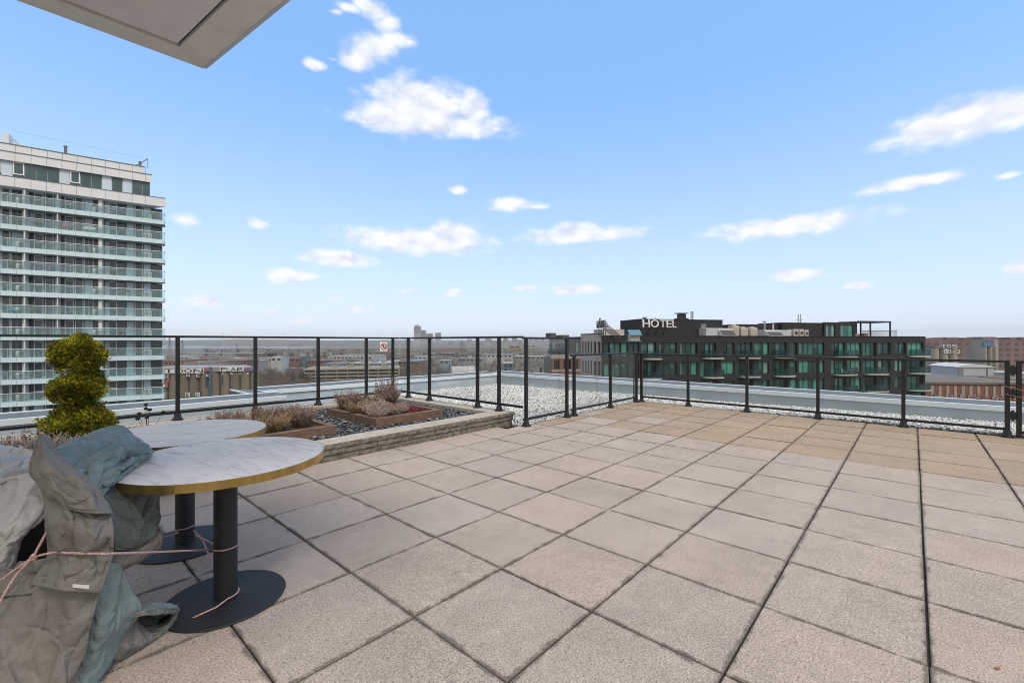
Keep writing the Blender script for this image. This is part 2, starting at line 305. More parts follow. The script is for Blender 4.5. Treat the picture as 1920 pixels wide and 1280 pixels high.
# ---------------------------------------------------------------- apartment tower
def tower():
    fa = Facade(-50.5, 64.5, (.83, .558)); U = fa.u; inn = 1.5; fi = fa.off(inn)
    M_SL = mat('pale_teal_balcony_panel', (.60, .77, .83), .5, var=.08, scale=.6); M_WH = mat('white_metal_panel', (.74, .76, .79), .45, var=.06, scale=.5)
    M_JT = mat('dark_panel_joint', (.16, .17, .18), .7); M_DK = winmat('dark_window_glass', (.07, .098, .13)); M_TG = winmat('green_tinted_glass', (.06, .115, .13)); M_PB = mat('pale_blue_panel', (.58, .70, .80), .4, var=.1, scale=.8)
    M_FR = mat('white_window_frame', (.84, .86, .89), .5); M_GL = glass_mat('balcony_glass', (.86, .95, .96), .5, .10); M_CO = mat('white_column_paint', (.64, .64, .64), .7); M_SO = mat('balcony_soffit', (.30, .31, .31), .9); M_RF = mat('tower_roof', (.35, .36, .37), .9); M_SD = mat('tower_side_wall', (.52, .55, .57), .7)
    t = thing('apartment_tower', 'tall white and pale teal apartment tower with glazed balconies on every floor', 'building', fa.loc(0), fa.rz())
    uL, uR = -27.0, U(308); z0s = 18.25; FH = 2.80; NF = 11
    zb = [z0s - FH * k for k in range(NF)]          # undersides of the balcony bands
    ztop = fa.z(300, 387)                            # underside of the top white band
    m = MB(); x1 = uR - .9; m.hexa([(uL, inn + .3, GZ), (x1, inn + .3, GZ), (x1 - 12, 16, GZ), (uL, 16, GZ)], [(uL, inn + .3, ztop), (x1, inn + .3, ztop), (x1 - 12, 16, ztop), (uL, 16, ztop)]); m.box(uL, uR - .9, inn + .004, inn + .3, GZ, zb[-1] - .7).build('wall', M_SD, t)
    # the white crown: band, window strip, two rows of panels
    zA, zB, zC, zD, zE = ztop, fa.z(270, 367), fa.z(270, 340), fa.z(270, 325.5), fa.z(270, 312.5); uS = U(284)
    def sl(mb, x1, y0, y1, a, b, k=.85): return mb.hexa([(uL, y0, a), (x1, y0, a), (x1 - k * (y1 - y0), y1, a), (uL, y1, a)], [(uL, y0, b), (x1, y0, b), (x1 - k * (y1 - y0), y1, b), (uL, y1, b)])
    m = MB(); sl(m, uR + .15, -.06, 16, zA, zB); sl(m, uS, .0, 15.6, zC, zD - .05); sl(m, uS - .8, .25, 15.4, zD + .05, zE); sl(m, uS - .3, .4, 15.5, zB, zC); m.build('crown_wall', M_WH, t)
    m = MB(); sl(m, uS + .1, -.05, 15.7, zD - .05, zD + .045); sl(m, uS - .7, .2, 15.45, zE, zE + .10); sl(m, uR + .2, -.1, 16.05, zB + .001, zB + .08)
    st = 1.42; x = uS - .7
    while x > uL:
        m.box(x, x + .035, -.07, .0, zA + .02, zB - .02); m.box(x, x + .035, -.008, .05, zC + .02, zD - .07); m.box(x, x + .035, .242, .30, zD + .07, zE - .02); x -= st
    m.build('panel_joints', M_JT, t)
    # window strip under the crown
    strip = [(0, 22, 'b'), (22, 45, 'w'), (45, 66, 't'), (66, 88, 't'), (88, 110, 't'), (110, 130, 'b'), (130, 150, 'w'), (150, 170, 't'), (170, 190, 't'), (190, 209, 'b'), (209, 229, 't'), (229, 247, 'b'), (247, 266, 't'), (266, 281, 't')]
    for a, b, k in [(-70, -45, 't'), (-45, -22, 'b'), (-22, 0, 'w')] + strip:
        m = MB(); x0, x1 = U(a) + .03, U(b) - .03; m.mi = {'t': 0, 'b': 1, 'w': 0}[k]; m.box(x0, x1, .30, .395, zB + .09, zC)
        if k == 'w': m.mi = 2; w_ = .12; zz = zB + .45; m.box(x0, x0 + w_, .22, .299, zz, zC - .02).box(x1 - w_, x1, .22, .299, zz, zC - .02).box(x0 + w_, x1 - w_, .22, .299, zz, zz + w_).box(x0 + w_, x1 - w_, .22, .299, zC - .02 - w_, zC - .02)
        m.build('strip_window', [M_TG, M_PB, M_FR], t)
    # every floor
    bays = [(-95, -50), (-50, 3), (3, 50), (54, 113), (115, 187), (195, 304)]
    el = {0: [(-92, -75, 'd'), (-74, -54, 'w')], 1: [(-48, -34, 'n'), (-32, -14, 'w'), (-12, 2, 'd')], 2: [(3, 19, 'd'), (21, 43, 's'), (44, 47, 'd')],
          3: [(55, 63, 'n'), (64, 81, 'w'), (85, 100, 'd'), (102, 112, 'p')], 4: [(116, 121, 'n'), (122, 138, 'w'), (141, 156, 'd'), (158, 175, 'q'), (176, 186, 'n')], 5: [(196, 203, 'p'), (204, 219, 'w'), (219, 236, 'n'), (237, 251, 'p'), (253, 267, 'd'), (269, 283, 'p'), (285, 303, 'g')]}
    rnd = random.Random(4)
    for k in range(NF):
        zu = zb[k]; zt = zu + .62; zc = zb[k - 1] if k else ztop; top = zc - .04
        s = MB(); s.box(uL, uR, 0, inn + .29, zu, zt - .003); sl = s.build('balcony_slab', M_SL, t)
        j = MB(); x = uR - 1.2
        while x > uL: j.box(x, x + .025, -.006, .0, zu + .02, zt - .02); x -= 1.36
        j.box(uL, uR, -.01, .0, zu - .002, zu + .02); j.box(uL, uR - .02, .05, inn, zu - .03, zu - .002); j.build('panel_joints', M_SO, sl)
        g = MB(); g.box(uL, uR - .03, .02, .045, zt + .03, zt + 1.04); g.box(uR - .055, uR - .03, .046, inn + .2, zt + .03, zt + 1.04); gl = g.build('balcony_glass', M_GL, t)
        r = MB(); r.box(uL, uR, .0, .06, zt + 1.041, zt + 1.09); r.box(uR - .06, uR, .061, inn + .2, zt + 1.041, zt + 1.09); x = uR - .4
        while x > uL: r.box(x, x + .04, .05, .09, zt, zt + 1.04); x -= 1.9
        r.build('handrail', M_FR, gl)
        for bi, (p0, p1) in enumerate(bays):
            m = MB()
            m.mi = 3; m.box(fi.u(p0), fi.u(p1), inn + .12, inn + .295, zt, top)
            for a, b, kind in el[bi]:
                x0, x1 = fi.u(a), fi.u(b)
                if kind == 'q': kind = rnd.choice('sps')
                if kind == 's' and bi == 2: kind = rnd.choice('ssps')
                m.mi = {'d': 0, 'w': 0, 'n': 0, 's': 0, 'p': 1, 'g': 4}[kind]
                if kind in 'dnw' and rnd.random() < .24: m.mi = rnd.choice((4, 5, 5, 1))
                if kind in 'dw' and rnd.random() < .3: hh = rnd.uniform(.3, 1.2); sv_ = m.mi; m.mi = 5; m.box(x0 + .07, x1 - .07, inn + .044, inn + .0495, top - .1 - hh, top - .1); m.mi = sv_     # half drawn blind
                m.box(x0 + .03, x1 - .03, inn + .05, inn + .119, zt + .04, top - .05)
                m.mi = 2
                if kind in 'dws':
                    w_ = .09; m.box(x0 - .03, x0 + .06, inn - .02, inn + .049, zt, top).box(x1 - .06, x1 + .03, inn - .02, inn + .049, zt, top)
                    if kind == 'w': zz = zt + 1.02; m.box(x0 + .06, x1 - .06, inn - .03, inn + .049, zz, zz + .11).box(x0 + .06, x1 - .06, inn - .02, inn + .049, top - .12, top - .03)
                    if kind == 's': m.box((x0 + x1) / 2 - .02, (x0 + x1) / 2 + .02, inn + .0, inn + .049, zt + .05, top - .06); 
            m.build('balcony_window', [M_DK, M_PB, M_FR, M_JT, M_TG, winmat('curtained_glass', (.16, .18, .19))], t)
        d = MB(); d.box(fi.u(188), fi.u(195), .3, inn + .1, zt, top).build('column', M_CO, t) if k % 2 == 0 or True else None
        MB().box(fi.u(113.2) - .05, fi.u(113.2) + .05, .1, inn, zt, top).build('divider', M_CO, t); MB().box(fi.u(53) - .07, fi.u(53) + .07, .08, inn, zt, top).build('divider', M_CO, t)
        if k in (0, 3, 6, 8): MB().box(fi.u(47), fi.u(51.5), .5, inn + .1, zt, top).build('column', M_CO, t)
    m = MB(); m.box(U(2), U(70) - 2, 3.2, 9, zE + .1, zE + 1.1).box(U(-8), U(5), 2.0, 6, zE + .1, zE + 1.9); m.build('roof_housing', M_WH, t)
    for px, hh in ((119, 1.15), (261, .8)): MB().tube((U(px), 1.0, zE + .1), (U(px), 1.0, zE + hh), .16, .16, 10).tube((U(px), 1.0, zE + hh), (U(px), 1.0, zE + hh + .12), .2, .2, 10).build('roof_vent', M_JT, t)
    m = MB(); x = U(277); m.tube((x - 1.6, 1, zE + .1), (x - .1, 1, zE + 1.5), .05, n=6).tube((x - .1, 1, zE + .1), (x - .1, 1, zE + 1.5), .03, n=6).tube((x - .1, 1, zE + 1.5), (x - 14, 1.2, zE + 2.1), .012, n=4); m.build('roof_davit', M_JT, t)
    # air conditioners on the balconies
    M_AC = mat('air_conditioner_white', (.66, .65, .62), .5); M_AK = mat('air_conditioner_grille', (.12, .12, .12), .7)
    def acu(rz):
        q = thing('air_conditioner', 'x', 'air conditioner', (0, 0, 0), fa.rz() + rz, 'air conditioners on the tower balconies')
        MB().bbox(-.45, .45, -.16, .16, .08, .82, .03).box(-.36, -.30, -.14, .14, 0, .079).box(.30, .36, -.14, .14, 0, .079).build('casing', M_AC, q)
        m = MB(); n = 20
        for k in range(n):
            a = 2 * math.pi * k / n; b = 2 * math.pi * (k + 1) / n
            m.add([(-.08 + r_ * math.cos(w_), y, .45 + r_ * math.sin(w_)) for y in (-.175, -.1605) for w_ in (a, b) for r_ in (.24, .31)], [(0, 1, 3, 2), (4, 6, 7, 5), (1, 5, 7, 3), (0, 2, 6, 4)])
        m.tube((-.08, -.175, .45), (-.08, -.1605, .45), .17, n=16); m.box(.3, .40, -.168, -.1605, .2, .7); m.build('fan_grille', M_AK, q); return q
    first = None; spots = [(277, 1.05, 0, 'near the corner'), (180, .95, 1.2, 'beside the wide white column'), (37.5, .95, 1.2, 'beside the edge bay divider')]
    for k in range(NF):
        for px, y, rz, wh in spots:
            if (k == 1 and px < 50) or (k == NF - 1): continue
            f2 = fa.off(y); a, b = W(f2.r0 + f2.t[0] * f2.u(px), f2.d0 + f2.t[1] * f2.u(px)); lab = 'white air conditioner on the %s balcony below the tower crown, %s' % (ORD[k], wh); L = (a, b, zb[k] + .62)
            if first is None: first = acu(0); first.location = L; first['label'] = lab
            else: dup(first, L, fa.rz() + rz, lab)
    # a few things people keep on their balconies
    f2 = fa.off(.5); P = lambda px, k: (*W(f2.r0 + f2.t[0] * f2.u(px), f2.d0 + f2.t[1] * f2.u(px)), zb[k] + .62)
    v, fc = ico(2); m = MB(); m.add([tuple(x * (1 + .12 * mnoise.noise(Vector(x) * 3))) for x in v * .42 + np.array([0, 0, .45])], [tuple(x) for x in fc]); m.tube((-.25, 0, .2), (.25, 0, .2), .3, .34, 12)
    o = m.build('balcony_ornament', mat('pink_ornament', (.75, .28, .33), .6, var=.5, scale=5)); o.location = P(122, 1); tag(o, 'pink round ornament behind the glass of the second tower balcony', 'ornament')
    o = MB().bbox(-.55, .55, -.3, .3, .36, .44, .02).bbox(-.5, -.42, -.25, .25, 0, .355, .01).bbox(.42, .5, -.25, .25, 0, .355, .01).bbox(-.55, .55, .22, .3, .445, .9, .02).build('outdoor_sofa', mat('pale_balcony_seat', (.62, .58, .54), .7)); o.location = P(166, 1); o.rotation_euler.z = fa.rz(); tag(o, 'pale outdoor sofa on the second tower balcony beside the column', 'sofa')
    o = MB().bbox(-.5, .5, -.3, .3, .3, .42, .02).bbox(-.5, .5, .22, .3, .42, .85, .02).bbox(-.46, -.38, -.26, .26, 0, .3, .01).bbox(.38, .46, -.26, .26, 0, .3, .01).build('balcony_chair', mat('turquoise_cushion', (.06, .30, .36), .8)); o.location = P(27, 5); o.rotation_euler.z = fa.rz(); tag(o, 'turquoise cushioned chair on the sixth tower balcony', 'chair')
def balcony_things():
    fa = Facade(-50.5, 64.5, (.83, .558)); f = fa.off(.75); g = random.Random(19); M_A = mat('folding_chair_grey', (.10, .10, .11), .7); M_T = mat('terracotta_pot', (.32, .14, .08), .8); M_G = mat('pot_plant_leaves', (.06, .10, .03), .8, var=.5, scale=9)
    P = lambda px, k: (*W(f.r0 + f.t[0] * f.u(px), f.d0 + f.t[1] * f.u(px)), 18.25 - 2.8 * k + .62)
    ch = thing('folding_chair', 'dark folding chair on the third tower balcony below the crown', 'chair', P(150, 2), fa.rz(), 'chairs on the tower balconies')
    MB().bbox(-.24, .24, -.22, .22, .42, .46, .01).build('seat', M_A, ch); MB().bbox(-.24, .24, .20, .24, .46, .92, .01).build('backrest', M_A, ch)
    for sx in (-.22, .22): MB().tube((sx, -.2, 0), (sx, .2, .44), .02, n=5).build('leg', M_A, ch); MB().tube((sx, .2, 0), (sx, -.2, .44), .02, n=5).build('leg', M_A, ch)
    for px, k, w in ((226, 2, 'third tower balcony, in the corner bay'), (96, 3, 'fourth tower balcony, middle bay'), (240, 4, 'fifth tower balcony, in the corner bay'), (82, 6, 'seventh tower balcony, middle bay'), (214, 7, 'eighth tower balcony, in the corner bay'), (148, 8, 'ninth tower balcony, beside the column'), (30, 8, 'ninth tower balcony, edge bay')): dup(ch, P(px, k), fa.rz() + g.uniform(-.6, .6), 'dark folding chair on the ' + w)
    v, fc = ico(1); pp = thing('pot_plant', 'green pot plant on the fourth tower balcony, in the corner bay', 'pot plant', P(210, 3), 0, 'pot plants on the tower balconies'); MB().lathe([(.14, 0), (.2, .34)], (0, 0, 0), 12).build('pot', M_T, pp)
    MB().add([tuple(x) for x in v * np.array([.3, .3, .38]) * rng.uniform(.7, 1.3, (len(v), 1)) + np.array([0, 0, .66])], [tuple(x) for x in fc]).build('foliage', M_G, pp)
    for px, k, w in ((70, 1, 'second tower balcony, middle bay'), (64, 5, 'sixth tower balcony, middle bay'), (230, 6, 'seventh tower balcony, in the corner bay'), (20, 3, 'fourth tower balcony, edge bay')): dup(pp, P(px, k), g.uniform(0, 6), 'green pot plant on the ' + w)
tower()
balcony_things()

# ---------------------------------------------------------------- dark hotel
def hotel():
    fa = Facade(23, 66, (.975, .22)); U, Z = fa.u, fa.z
    M_BK = mat('charcoal_brick', (.017, .016, .020), .85, col2=(.028, .026, .030), scale=2.5, detail=8, stretch=(1, 1, 3)); M_TRM = mat('charcoal_metal_trim', (.022, .022, .025), .5)
    G = [winmat('green_glass_deep', (.03, .072, .065)), winmat('green_glass_teal', (.055, .165, .145)), winmat('green_glass_bright', (.09, .33, .26)), winmat('green_glass_pale', (.20, .34, .34)), winmat('green_glass_dark', (.018, .028, .029))]
    M_MU = mat('black_mullion', (.012, .013, .014), .5); M_BS = mat('balcony_white_concrete', (.52, .50, .46), .8, var=.25, scale=1.5); M_GU = glass_mat('balcony_guard_glass', (.60, .74, .74), .6, .03); M_IN = mat('dark_interior', (.008, .009, .009), .9)
    t = thing('hotel_building', 'long charcoal brick hotel with rows of green tinted windows and half round balconies', 'building', fa.loc(0), fa.rz())
    u0, u1 = U(1131), U(1735); zr = Z(1735, 631.5); rows = []
    zfl = lambda k: Z(1402, 674) - (Z(1402, 674) - Z(1402, 709)) * k            # slab level under storey k
    pit = Z(1402, 674) - Z(1402, 709)
    zt0 = zr - .95                                                           # window heads of the top storey
    cols = [(1133, 1143, 0), (1144, 1164, 0), (1165, 1177, 0), (1179, 1198, 0), (1205, 1227, 0), (1239, 1266, 0), (1279, 1305, 0), (1316, 1340, 1), (1356, 1374, 0), (1384, 1407, 1), (1417, 1439, 0), (1449, 1472, 1), (1483, 1492, 0), (1501, 1543, 2),
            (1561, 1581, 1), (1591, 1612, 0), (1620, 1640, 1), (1649, 1667, 0), (1680, 1696, 0), (1704, 1728, 1)]
    ops = []; rnd = random.Random(12); wins = []
    for k in range(5):
        zh = zt0 - pit * k; zs = zh - (1.98 if k else 1.98)
        for a, b, kind in cols:
            h0 = zs - (.32 if kind == 1 else 0)
            e = .0 if a < 1200 else .28; ops.append((U(a) - e, U(b) + e, h0, zh)); wins.append((U(a) - e, U(b) + e, h0, zh, kind, k))
    m = MB(); wall_open(m, u0, u1, zt0 - pit * 5 - .6, zr, ops, 0, .35); sl = lambda y0, y1, a, b, x0, x1: m.hexa([(x0 + .42 * y0, y0, a), (x1, y0, a), (x1, y1, a), (x0 + .42 * y1, y1, a)], [(x0 + .42 * y0, y0, b), (x1, y0, b), (x1, y1, b), (x0 + .42 * y1, y1, b)])
    sl(.9, 22, GZ, zr - .3, u0 + .01, u1 - .01); m.box(u0, u1, .001, .9, GZ, zt0 - pit * 5 - .601)
    sl(.901, 21.99, zr - .299, zr, u0 + .02, u0 + .5); m.box(u0, u0 + .25, .352, .899, zt0 - pit * 5 - .6, zr).box(u1 - .3, u1, .352, 22, zt0 - pit * 5 - .6, zr).box(u0 + 10, u1 - .302, 21.7, 22, zr - .29, zr)
    m.build('wall', M_BK, t)
    MB().box(u0 - .05, u1 + .05, -.06, .40, zr + .001, zr + .10).build('coping', M_TRM, t)
    MB().hexa([(u0 + .7, .41, zr - .29), (u1 - .31, .41, zr - .29), (u1 - .31, 21.6, zr - .29), (u0 + 9.7, 21.6, zr - .29)], [(u0 + .7, .41, zr - .2), (u1 - .31, .41, zr - .2), (u1 - .31, 21.6, zr - .2), (u0 + 9.7, 21.6, zr - .2)]).build('roof', mat('hotel_roof', (.22, .21, .20), .9, var=.3, scale=.5), t)
    n = 0
    for (a, b, z0, z1, kind, k) in wins:
        m = MB(); gi = rnd.choice((0, 0, 0, 1, 4, 0) if U(1200) < a < U(1540) else (1, 2, 1, 0, 2)) if kind < 2 else (1 if k == 0 else 2); m.mi = 1
        nm = max(1, round((b - a) / 1.05)); w = (b - a) / nm
        for q in range(nm):
            m.mi = 1 + (gi if rnd.random() < .7 else rnd.choice((0, 1, 2, 3, 4, 0))); m.box(a + q * w + .03, a + (q + 1) * w - .03, .26, .30, z0 + .04, z1 - .04)
            if rnd.random() < .45:      # drawn curtain or blind behind part of the pane
                m.mi = 1 + rnd.choice((1, 2, 3, 1)); x0 = a + q * w + .05; c = rnd.uniform(.25, .8) * (w - .1); zz = z0 + .05 if rnd.random() < .6 else z1 - rnd.uniform(.4, 1.1); m.box(x0, x0 + c, .252, .259, zz, z1 - .05)
        m.mi = 0
        for q in range(nm + 1): x = a + q * w; m.box(max(a, x - .035), min(b, x + .035), .20, .2515, z0, z1)
        m.box(a, b, .305, .345, z0, z1); m.box(a, b, .19, .1995, z0, z0 + .07); m.box(a, b, .19, .1995, z1 - .06, z1)
        m.build('window', [M_MU] + G, t); n += 1
    # half round balconies
    bal = [(1205, 1238), (1317, 1353), (1385, 1421), (1450, 1486), (1562, 1602), (1620, 1660), (1702, 1738)]
    for k in range(4):
        zl = zt0 - pit * k - 2.30
        for i, (a, b) in enumerate(bal):
            if k == 0 and i == 5: continue
            x0, x1 = U(a), U(b); c = (x0 + x1) / 2; w = (x1 - x0) / 2; poly = [(c + w, -.002), (c - w, -.002)]; arc = [(c - w * math.cos(s * math.pi / 14), -.002 - .35 - 1.0 * math.sin(s * math.pi / 14)) for s in range(15)]
            bo = MB().prism([(c - w, -.002)] + arc + [(c + w, -.002)], zl - .20, zl).build('balcony', M_BS, t)
            g = MB(); 
            for p, q in zip(arc[:-1], arc[1:]): g.hexa([(p[0], p[1] + .06, zl + .06), (q[0], q[1] + .06, zl + .06), (q[0], q[1] + .09, zl + .06), (p[0], p[1] + .09, zl + .06)], [(p[0], p[1] + .06, zl + 1.0), (q[0], q[1] + .06, zl + 1.0), (q[0], q[1] + .09, zl + 1.0), (p[0], p[1] + .09, zl + 1.0)])
            g.build('guard_glass', M_GU, bo)
            r = MB(); r.path([(p[0], p[1] + .075, zl + 1.03) for p in arc], .03, 5)
            for p in arc[::3]: r.tube((p[0], p[1] + .075, zl), (p[0], p[1] + .075, zl + 1.03), .025, n=5)
            r.build('handrail', M_MU, bo)
    # left return facade: pale grey brown with narrow slits
    M_PG = mat('pale_grey_brown_cladding', (.44, .41, .39), .75, var=.12, scale=.8); M_GD = mat('dark_grey_cladding', (.085, .09, .10), .7, var=.15, scale=.6); M_RB = mat('red_brick_wall', (.30, .115, .065), .85, col2=(.21, .085, .055), scale=3, detail=7)
    fb = Facade(fa.r0 + fa.t[0] * u0, fa.d0 + fa.t[1] * u0, (.30, -.954)); t2 = thing('hotel_wing', 'pale grey brown hotel end wing with narrow upright window slits', 'building', fb.loc(0), fb.rz())
    ul = fb.u(1089); zt = fb.z(1110, 626.5); z_a = fb.z(1110, 640.5); ops = []; sl = []
    for k in range(4):
        for a, b in ((1091, 1094), (1096.5, 1099.5), (1101.5, 1104.5), (1107, 1110), (1113, 1118), (1120.5, 1126)):
            ops.append((fb.u(a), fb.u(b), z_a - pit * k - 2.05, z_a - pit * k)); sl.append(ops[-1])
    m = MB(); wall_open(m, ul, -.55, z_a - pit * 4, zt, ops, 0, .3); m.box(ul, -.55, .6, 7, GZ, zt - .3).box(ul, -.55, .001, .599, GZ, z_a - pit * 4 - .001); m.build('wall', M_PG, t2)
    for (a, b, z0, z1) in sl: MB().box(a, b, .18, .22, z0, z1).build('slit_window', G[4], t2)
    MB().box(ul - .05, -.5, -.05, .35, zt + .001, zt + .12).build('coping', M_TRM, t2); MB().box(ul + 1.5, -2.5, 1.5, 5, zt - .29, zt + .75).build('roof_housing', M_PG, t2)
    # further block: grey top storey with glazed terrace over red brick
    fc = Facade(9.2, 97, (.95, .31)); t3 = thing('brick_apartment_block', 'dark grey penthouse on a red brick apartment block beyond the hotel wing', 'building', fc.loc(0), fc.rz()); z = fc.z
    a0, a1, b0 = fc.u(1032), fc.u(1091), fc.u(1022); zp, zq = z(1060, 632), z(1060, 664)
    m = MB(); m.hexa([(a0, 0, zq), (a1 + 6, 0, zq), (a1 + 6, 14, zq), (a0 + 5.6, 14, zq)], [(a0, 0, zp), (a1 + 6, 0, zp), (a1 + 6, 14, zp), (a0 + 5.6, 14, zp)]).build('penthouse_wall', M_GD, t3)
    MB().hexa([(b0 - .6, -1.0, GZ), (b0 + .99, -1.0, GZ), (b0 + 6, 13, GZ), (b0 + 5, 13, GZ)], [(b0 - .6, -1.0, zq - .86), (b0 + .99, -1.0, zq - .86), (b0 + 6, 13, zq - .86), (b0 + 5, 13, zq - .86)]).build('side_wall', M_GD, t3)
    ops = []
    for k in range(3):
        for a, b in ((1034, 1045), (1052, 1066), (1070, 1080)): ops.append((fc.u(a), fc.u(b), z(1050, 691) - 3.2 * k, z(1050, 674) - 3.2 * k))
    m = MB(); wall_open(m, b0 + 1, a1 + 6, z(1050, 691) - 8, zq - .85, ops, -1.2, -.9); m.hexa([(b0 + 1, -.5, GZ), (a1 + 6, -.5, GZ), (a1 + 6, 14, GZ), (b0 + 6.4, 14, GZ)], [(b0 + 1, -.5, zq - .855), (a1 + 6, -.5, zq - .855), (a1 + 6, 14, zq - .855), (b0 + 6.4, 14, zq - .855)]).box(b0 + 1, a1 + 6, -1.2, -.5, GZ, z(1050, 691) - 8.001); m.build('brick_wall', M_RB, t3)
    MB().box(b0 + 1, a1 + 6, -1.25, -.3, zq - .85, zq).box(b0 + 1, a1 + 6, -1.23, -1.201, z(1050, 694) - .2, z(1050, 691) - .1).build('concrete_band', mat('pale_concrete_band', (.40, .36, .31), .85), t3)
    for (a, b, w0, w1) in ops: MB().box(a, b, -1.0, -.95, w0, w1).box((a + b) / 2 - .04, (a + b) / 2 + .04, -1.05, -1.001, w0, w1).build('window', G[4], t3)
    for a, b in ((1036, 1041), (1080, 1084)): MB().box(fc.u(a), fc.u(b), -.03, -.002, zq + .5, zp - 1.1).build('window', G[3], t3)
    m = MB(); m.box(fc.u(1023), fc.u(1058), -1.1, -1.07, zq + .02, zq + 1.1); m.build('terrace_glass', M_GU, t3)
    m = MB(); m.box(fc.u(1023), fc.u(1058), -1.13, -1.04, zq + 1.11, zq + 1.17)
    for px in (1024, 1034, 1044, 1057): m.box(fc.u(px) - .05, fc.u(px) + .05, -1.06, -.98, zq, zq + 1.1)
    m.box(fc.u(1030) - .07, fc.u(1030) + .07, -1.0, -.9, zq, zp - .2); m.build('terrace_rail', M_MU, t3)
    m = MB(); m.box(fc.u(1046), fc.u(1056), 4, 7, zp, zp + 1.0); m.box(fc.u(1068), fc.u(1082), 4, 8, zp, zp + .55); m.build('roof_box', M_GD, t3)
    # roof-top blocks of the hotel
    y = 3.0; ff = fa.off(y); fz = ff.z; base = zr - .2
    p = thing('rooftop_plant_room', 'black brick plant room behind the hotel lettering, chimney on top', 'rooftop structure', ff.loc(0), ff.rz())
    a, b = ff.u(1202), ff.u(1358); zt = fz(1280, 599.5); MB().box(a, b, .4, 7, base, zt).build('wall', M_BK, p); MB().box(a - .05, b + .05, .35, 7.05, zt + .001, zt + .1).build('coping', M_TRM, p)
    c0, c1 = ff.u(1285), ff.u(1302); zc = fz(1293, 588); m = MB(); m.box(c0, c1, 1.5, 3, zt + .1, zc - .6).box(c0 + .35, c1 - .35, 1.7, 2.8, zc - .6, zc + .05); ch = m.build('chimney', M_TRM, p); MB().box(c0 + .1, c1 - .1, 1.4, 3.1, zc + .1, zc + .28).build('cap', mat('galvanised_cap', (.42, .43, .44), .5, metal=.4), ch)
    M_GV = mat('galvanised_pipe', (.45, .46, .47), .45, metal=.4)
    m = MB(); [m.tube((ff.u(x), 1.6, zt), (ff.u(x), 1.6, fz(1307, 582)), .1, n=8) for x in (1307.5, 1310.8)]; m.build('flue_pipe', M_GV, p)
    m = MB(); a = ff.u(1227.5); m.tube((a, 3, zt), (a, 3, fz(1227, 594)), .28, n=10).tube((a, 3, fz(1227, 594)), (a, 3, fz(1227, 592.5)), .42, n=10); m.build('roof_vent', M_GV, p)
    MB().box(ff.u(1317), ff.u(1327), .36, .399, base, fz(1320, 607)).build('door', mat('grey_door', (.16, .17, .18), .6), p)
    # big letters
    M_LT = mat('white_sign_letter', (.78, .78, .78), .5); M_ST = mat('sign_steel', (.03, .03, .03), .6)
    def letters(fx, pa, pb, ptop, pbot, yoff, label, M_LT=M_LT):
        q = thing('hotel_sign', label, 'sign', fx.loc(0), fx.rz(), None); uu0, uu1 = fx.u(pa), fx.u(pb); zb_, zt_ = fx.z((pa + pb) / 2, pbot), fx.z((pa + pb) / 2, ptop); L = uu1 - uu0; x = uu0; adv = {'H': .235, 'O': .265, 'T': .19, 'E': .175, 'L': .135}
        for chx in 'HOTEL':
            me = text_mesh(chx, 1.0, .05, 'letter'); co = np.array([v.co[:] for v in me.vertices]); w0 = co.min(0); w1 = co.max(0); tw = adv[chx] * L * .86; th_ = zt_ - zb_
            for v in me.vertices:
                cx = (v.co.x - w0[0]) / (w1[0] - w0[0]); cy = (v.co.y - w0[1]) / (w1[1] - w0[1]); cz = v.co.z; v.co = (x + cx * tw, yoff - cz * 2, zb_ + cy * th_)
            me.materials.clear(); me.materials.append(M_LT); link('letter', me, q)
            if chx == 'O':
                cxm = x + tw / 2; m = MB(); h = th_ * .15; zz = zt_ + th_ * .06
                for s in (-1, 1): m.hexa([(cxm, yoff - .1, zz + h * 1.1), (cxm, yoff + .1, zz + h * 1.1), (cxm + s * tw * .30, yoff + .1, zz), (cxm + s * tw * .30, yoff - .1, zz)], [(cxm, yoff - .1, zz + h * 1.9), (cxm, yoff + .1, zz + h * 1.9), (cxm + s * tw * .30, yoff + .1, zz + h * .8), (cxm + s * tw * .30, yoff - .1, zz + h * .8)])
                m.build('accent', M_LT, q)
            x += adv[chx] * L
        m = MB(); m.box(uu0 - .1, uu1 + .1, yoff + .12, yoff + .2, zb_ + .1, zb_ + .22).box(uu0 - .1, uu1 + .1, yoff + .12, yoff + .2, zb_ + th_ * .6, zb_ + th_ * .6 + .1)
        for s in (.05, .3, .55, .8): xx = uu0 + L * s; m.tube((xx, yoff + .22, base), (xx, yoff + .22, zt_ - .2), .06, n=6).tube((xx, yoff + .24, zt_ - .5), (xx, yoff + 2.6, base), .07, n=6)
        m.build('sign_frame', M_ST, q); return q
    letters(fa.off(1.4), 1205, 1269, 599.5, 613.5, 0, 'white HÔTEL letters facing the terrace in front of the black plant room')
    fs = Facade(fa.r0 + fa.t[0] * U(1127) + fa.n[0] * 6.5, fa.d0 + fa.t[1] * U(1127) + fa.n[1] * 6.5, (.175, -.985)); letters(fs, 1119.5, 1136.5, 600.5, 614.5, 0, 'second HÔTEL sign seen almost edge on with long struts on the hotel roof', mat('sign_letter_back', (.16, .16, .165), .6))
    # long penthouse with pergola
    y = 5.0; fp = fa.off(y); z = fp.z; p = thing('penthouse', 'long black rooftop penthouse with green glazed doors and a pergola', 'rooftop structure', fp.loc(0), fp.rz())
    a, b = fp.u(1388), fp.u(1604); zt = z(1560, 604); ops = [(fp.u(x0), fp.u(x1), base + .15, zt - .45) for x0, x1 in ((1549, 1566), (1576, 1600))]
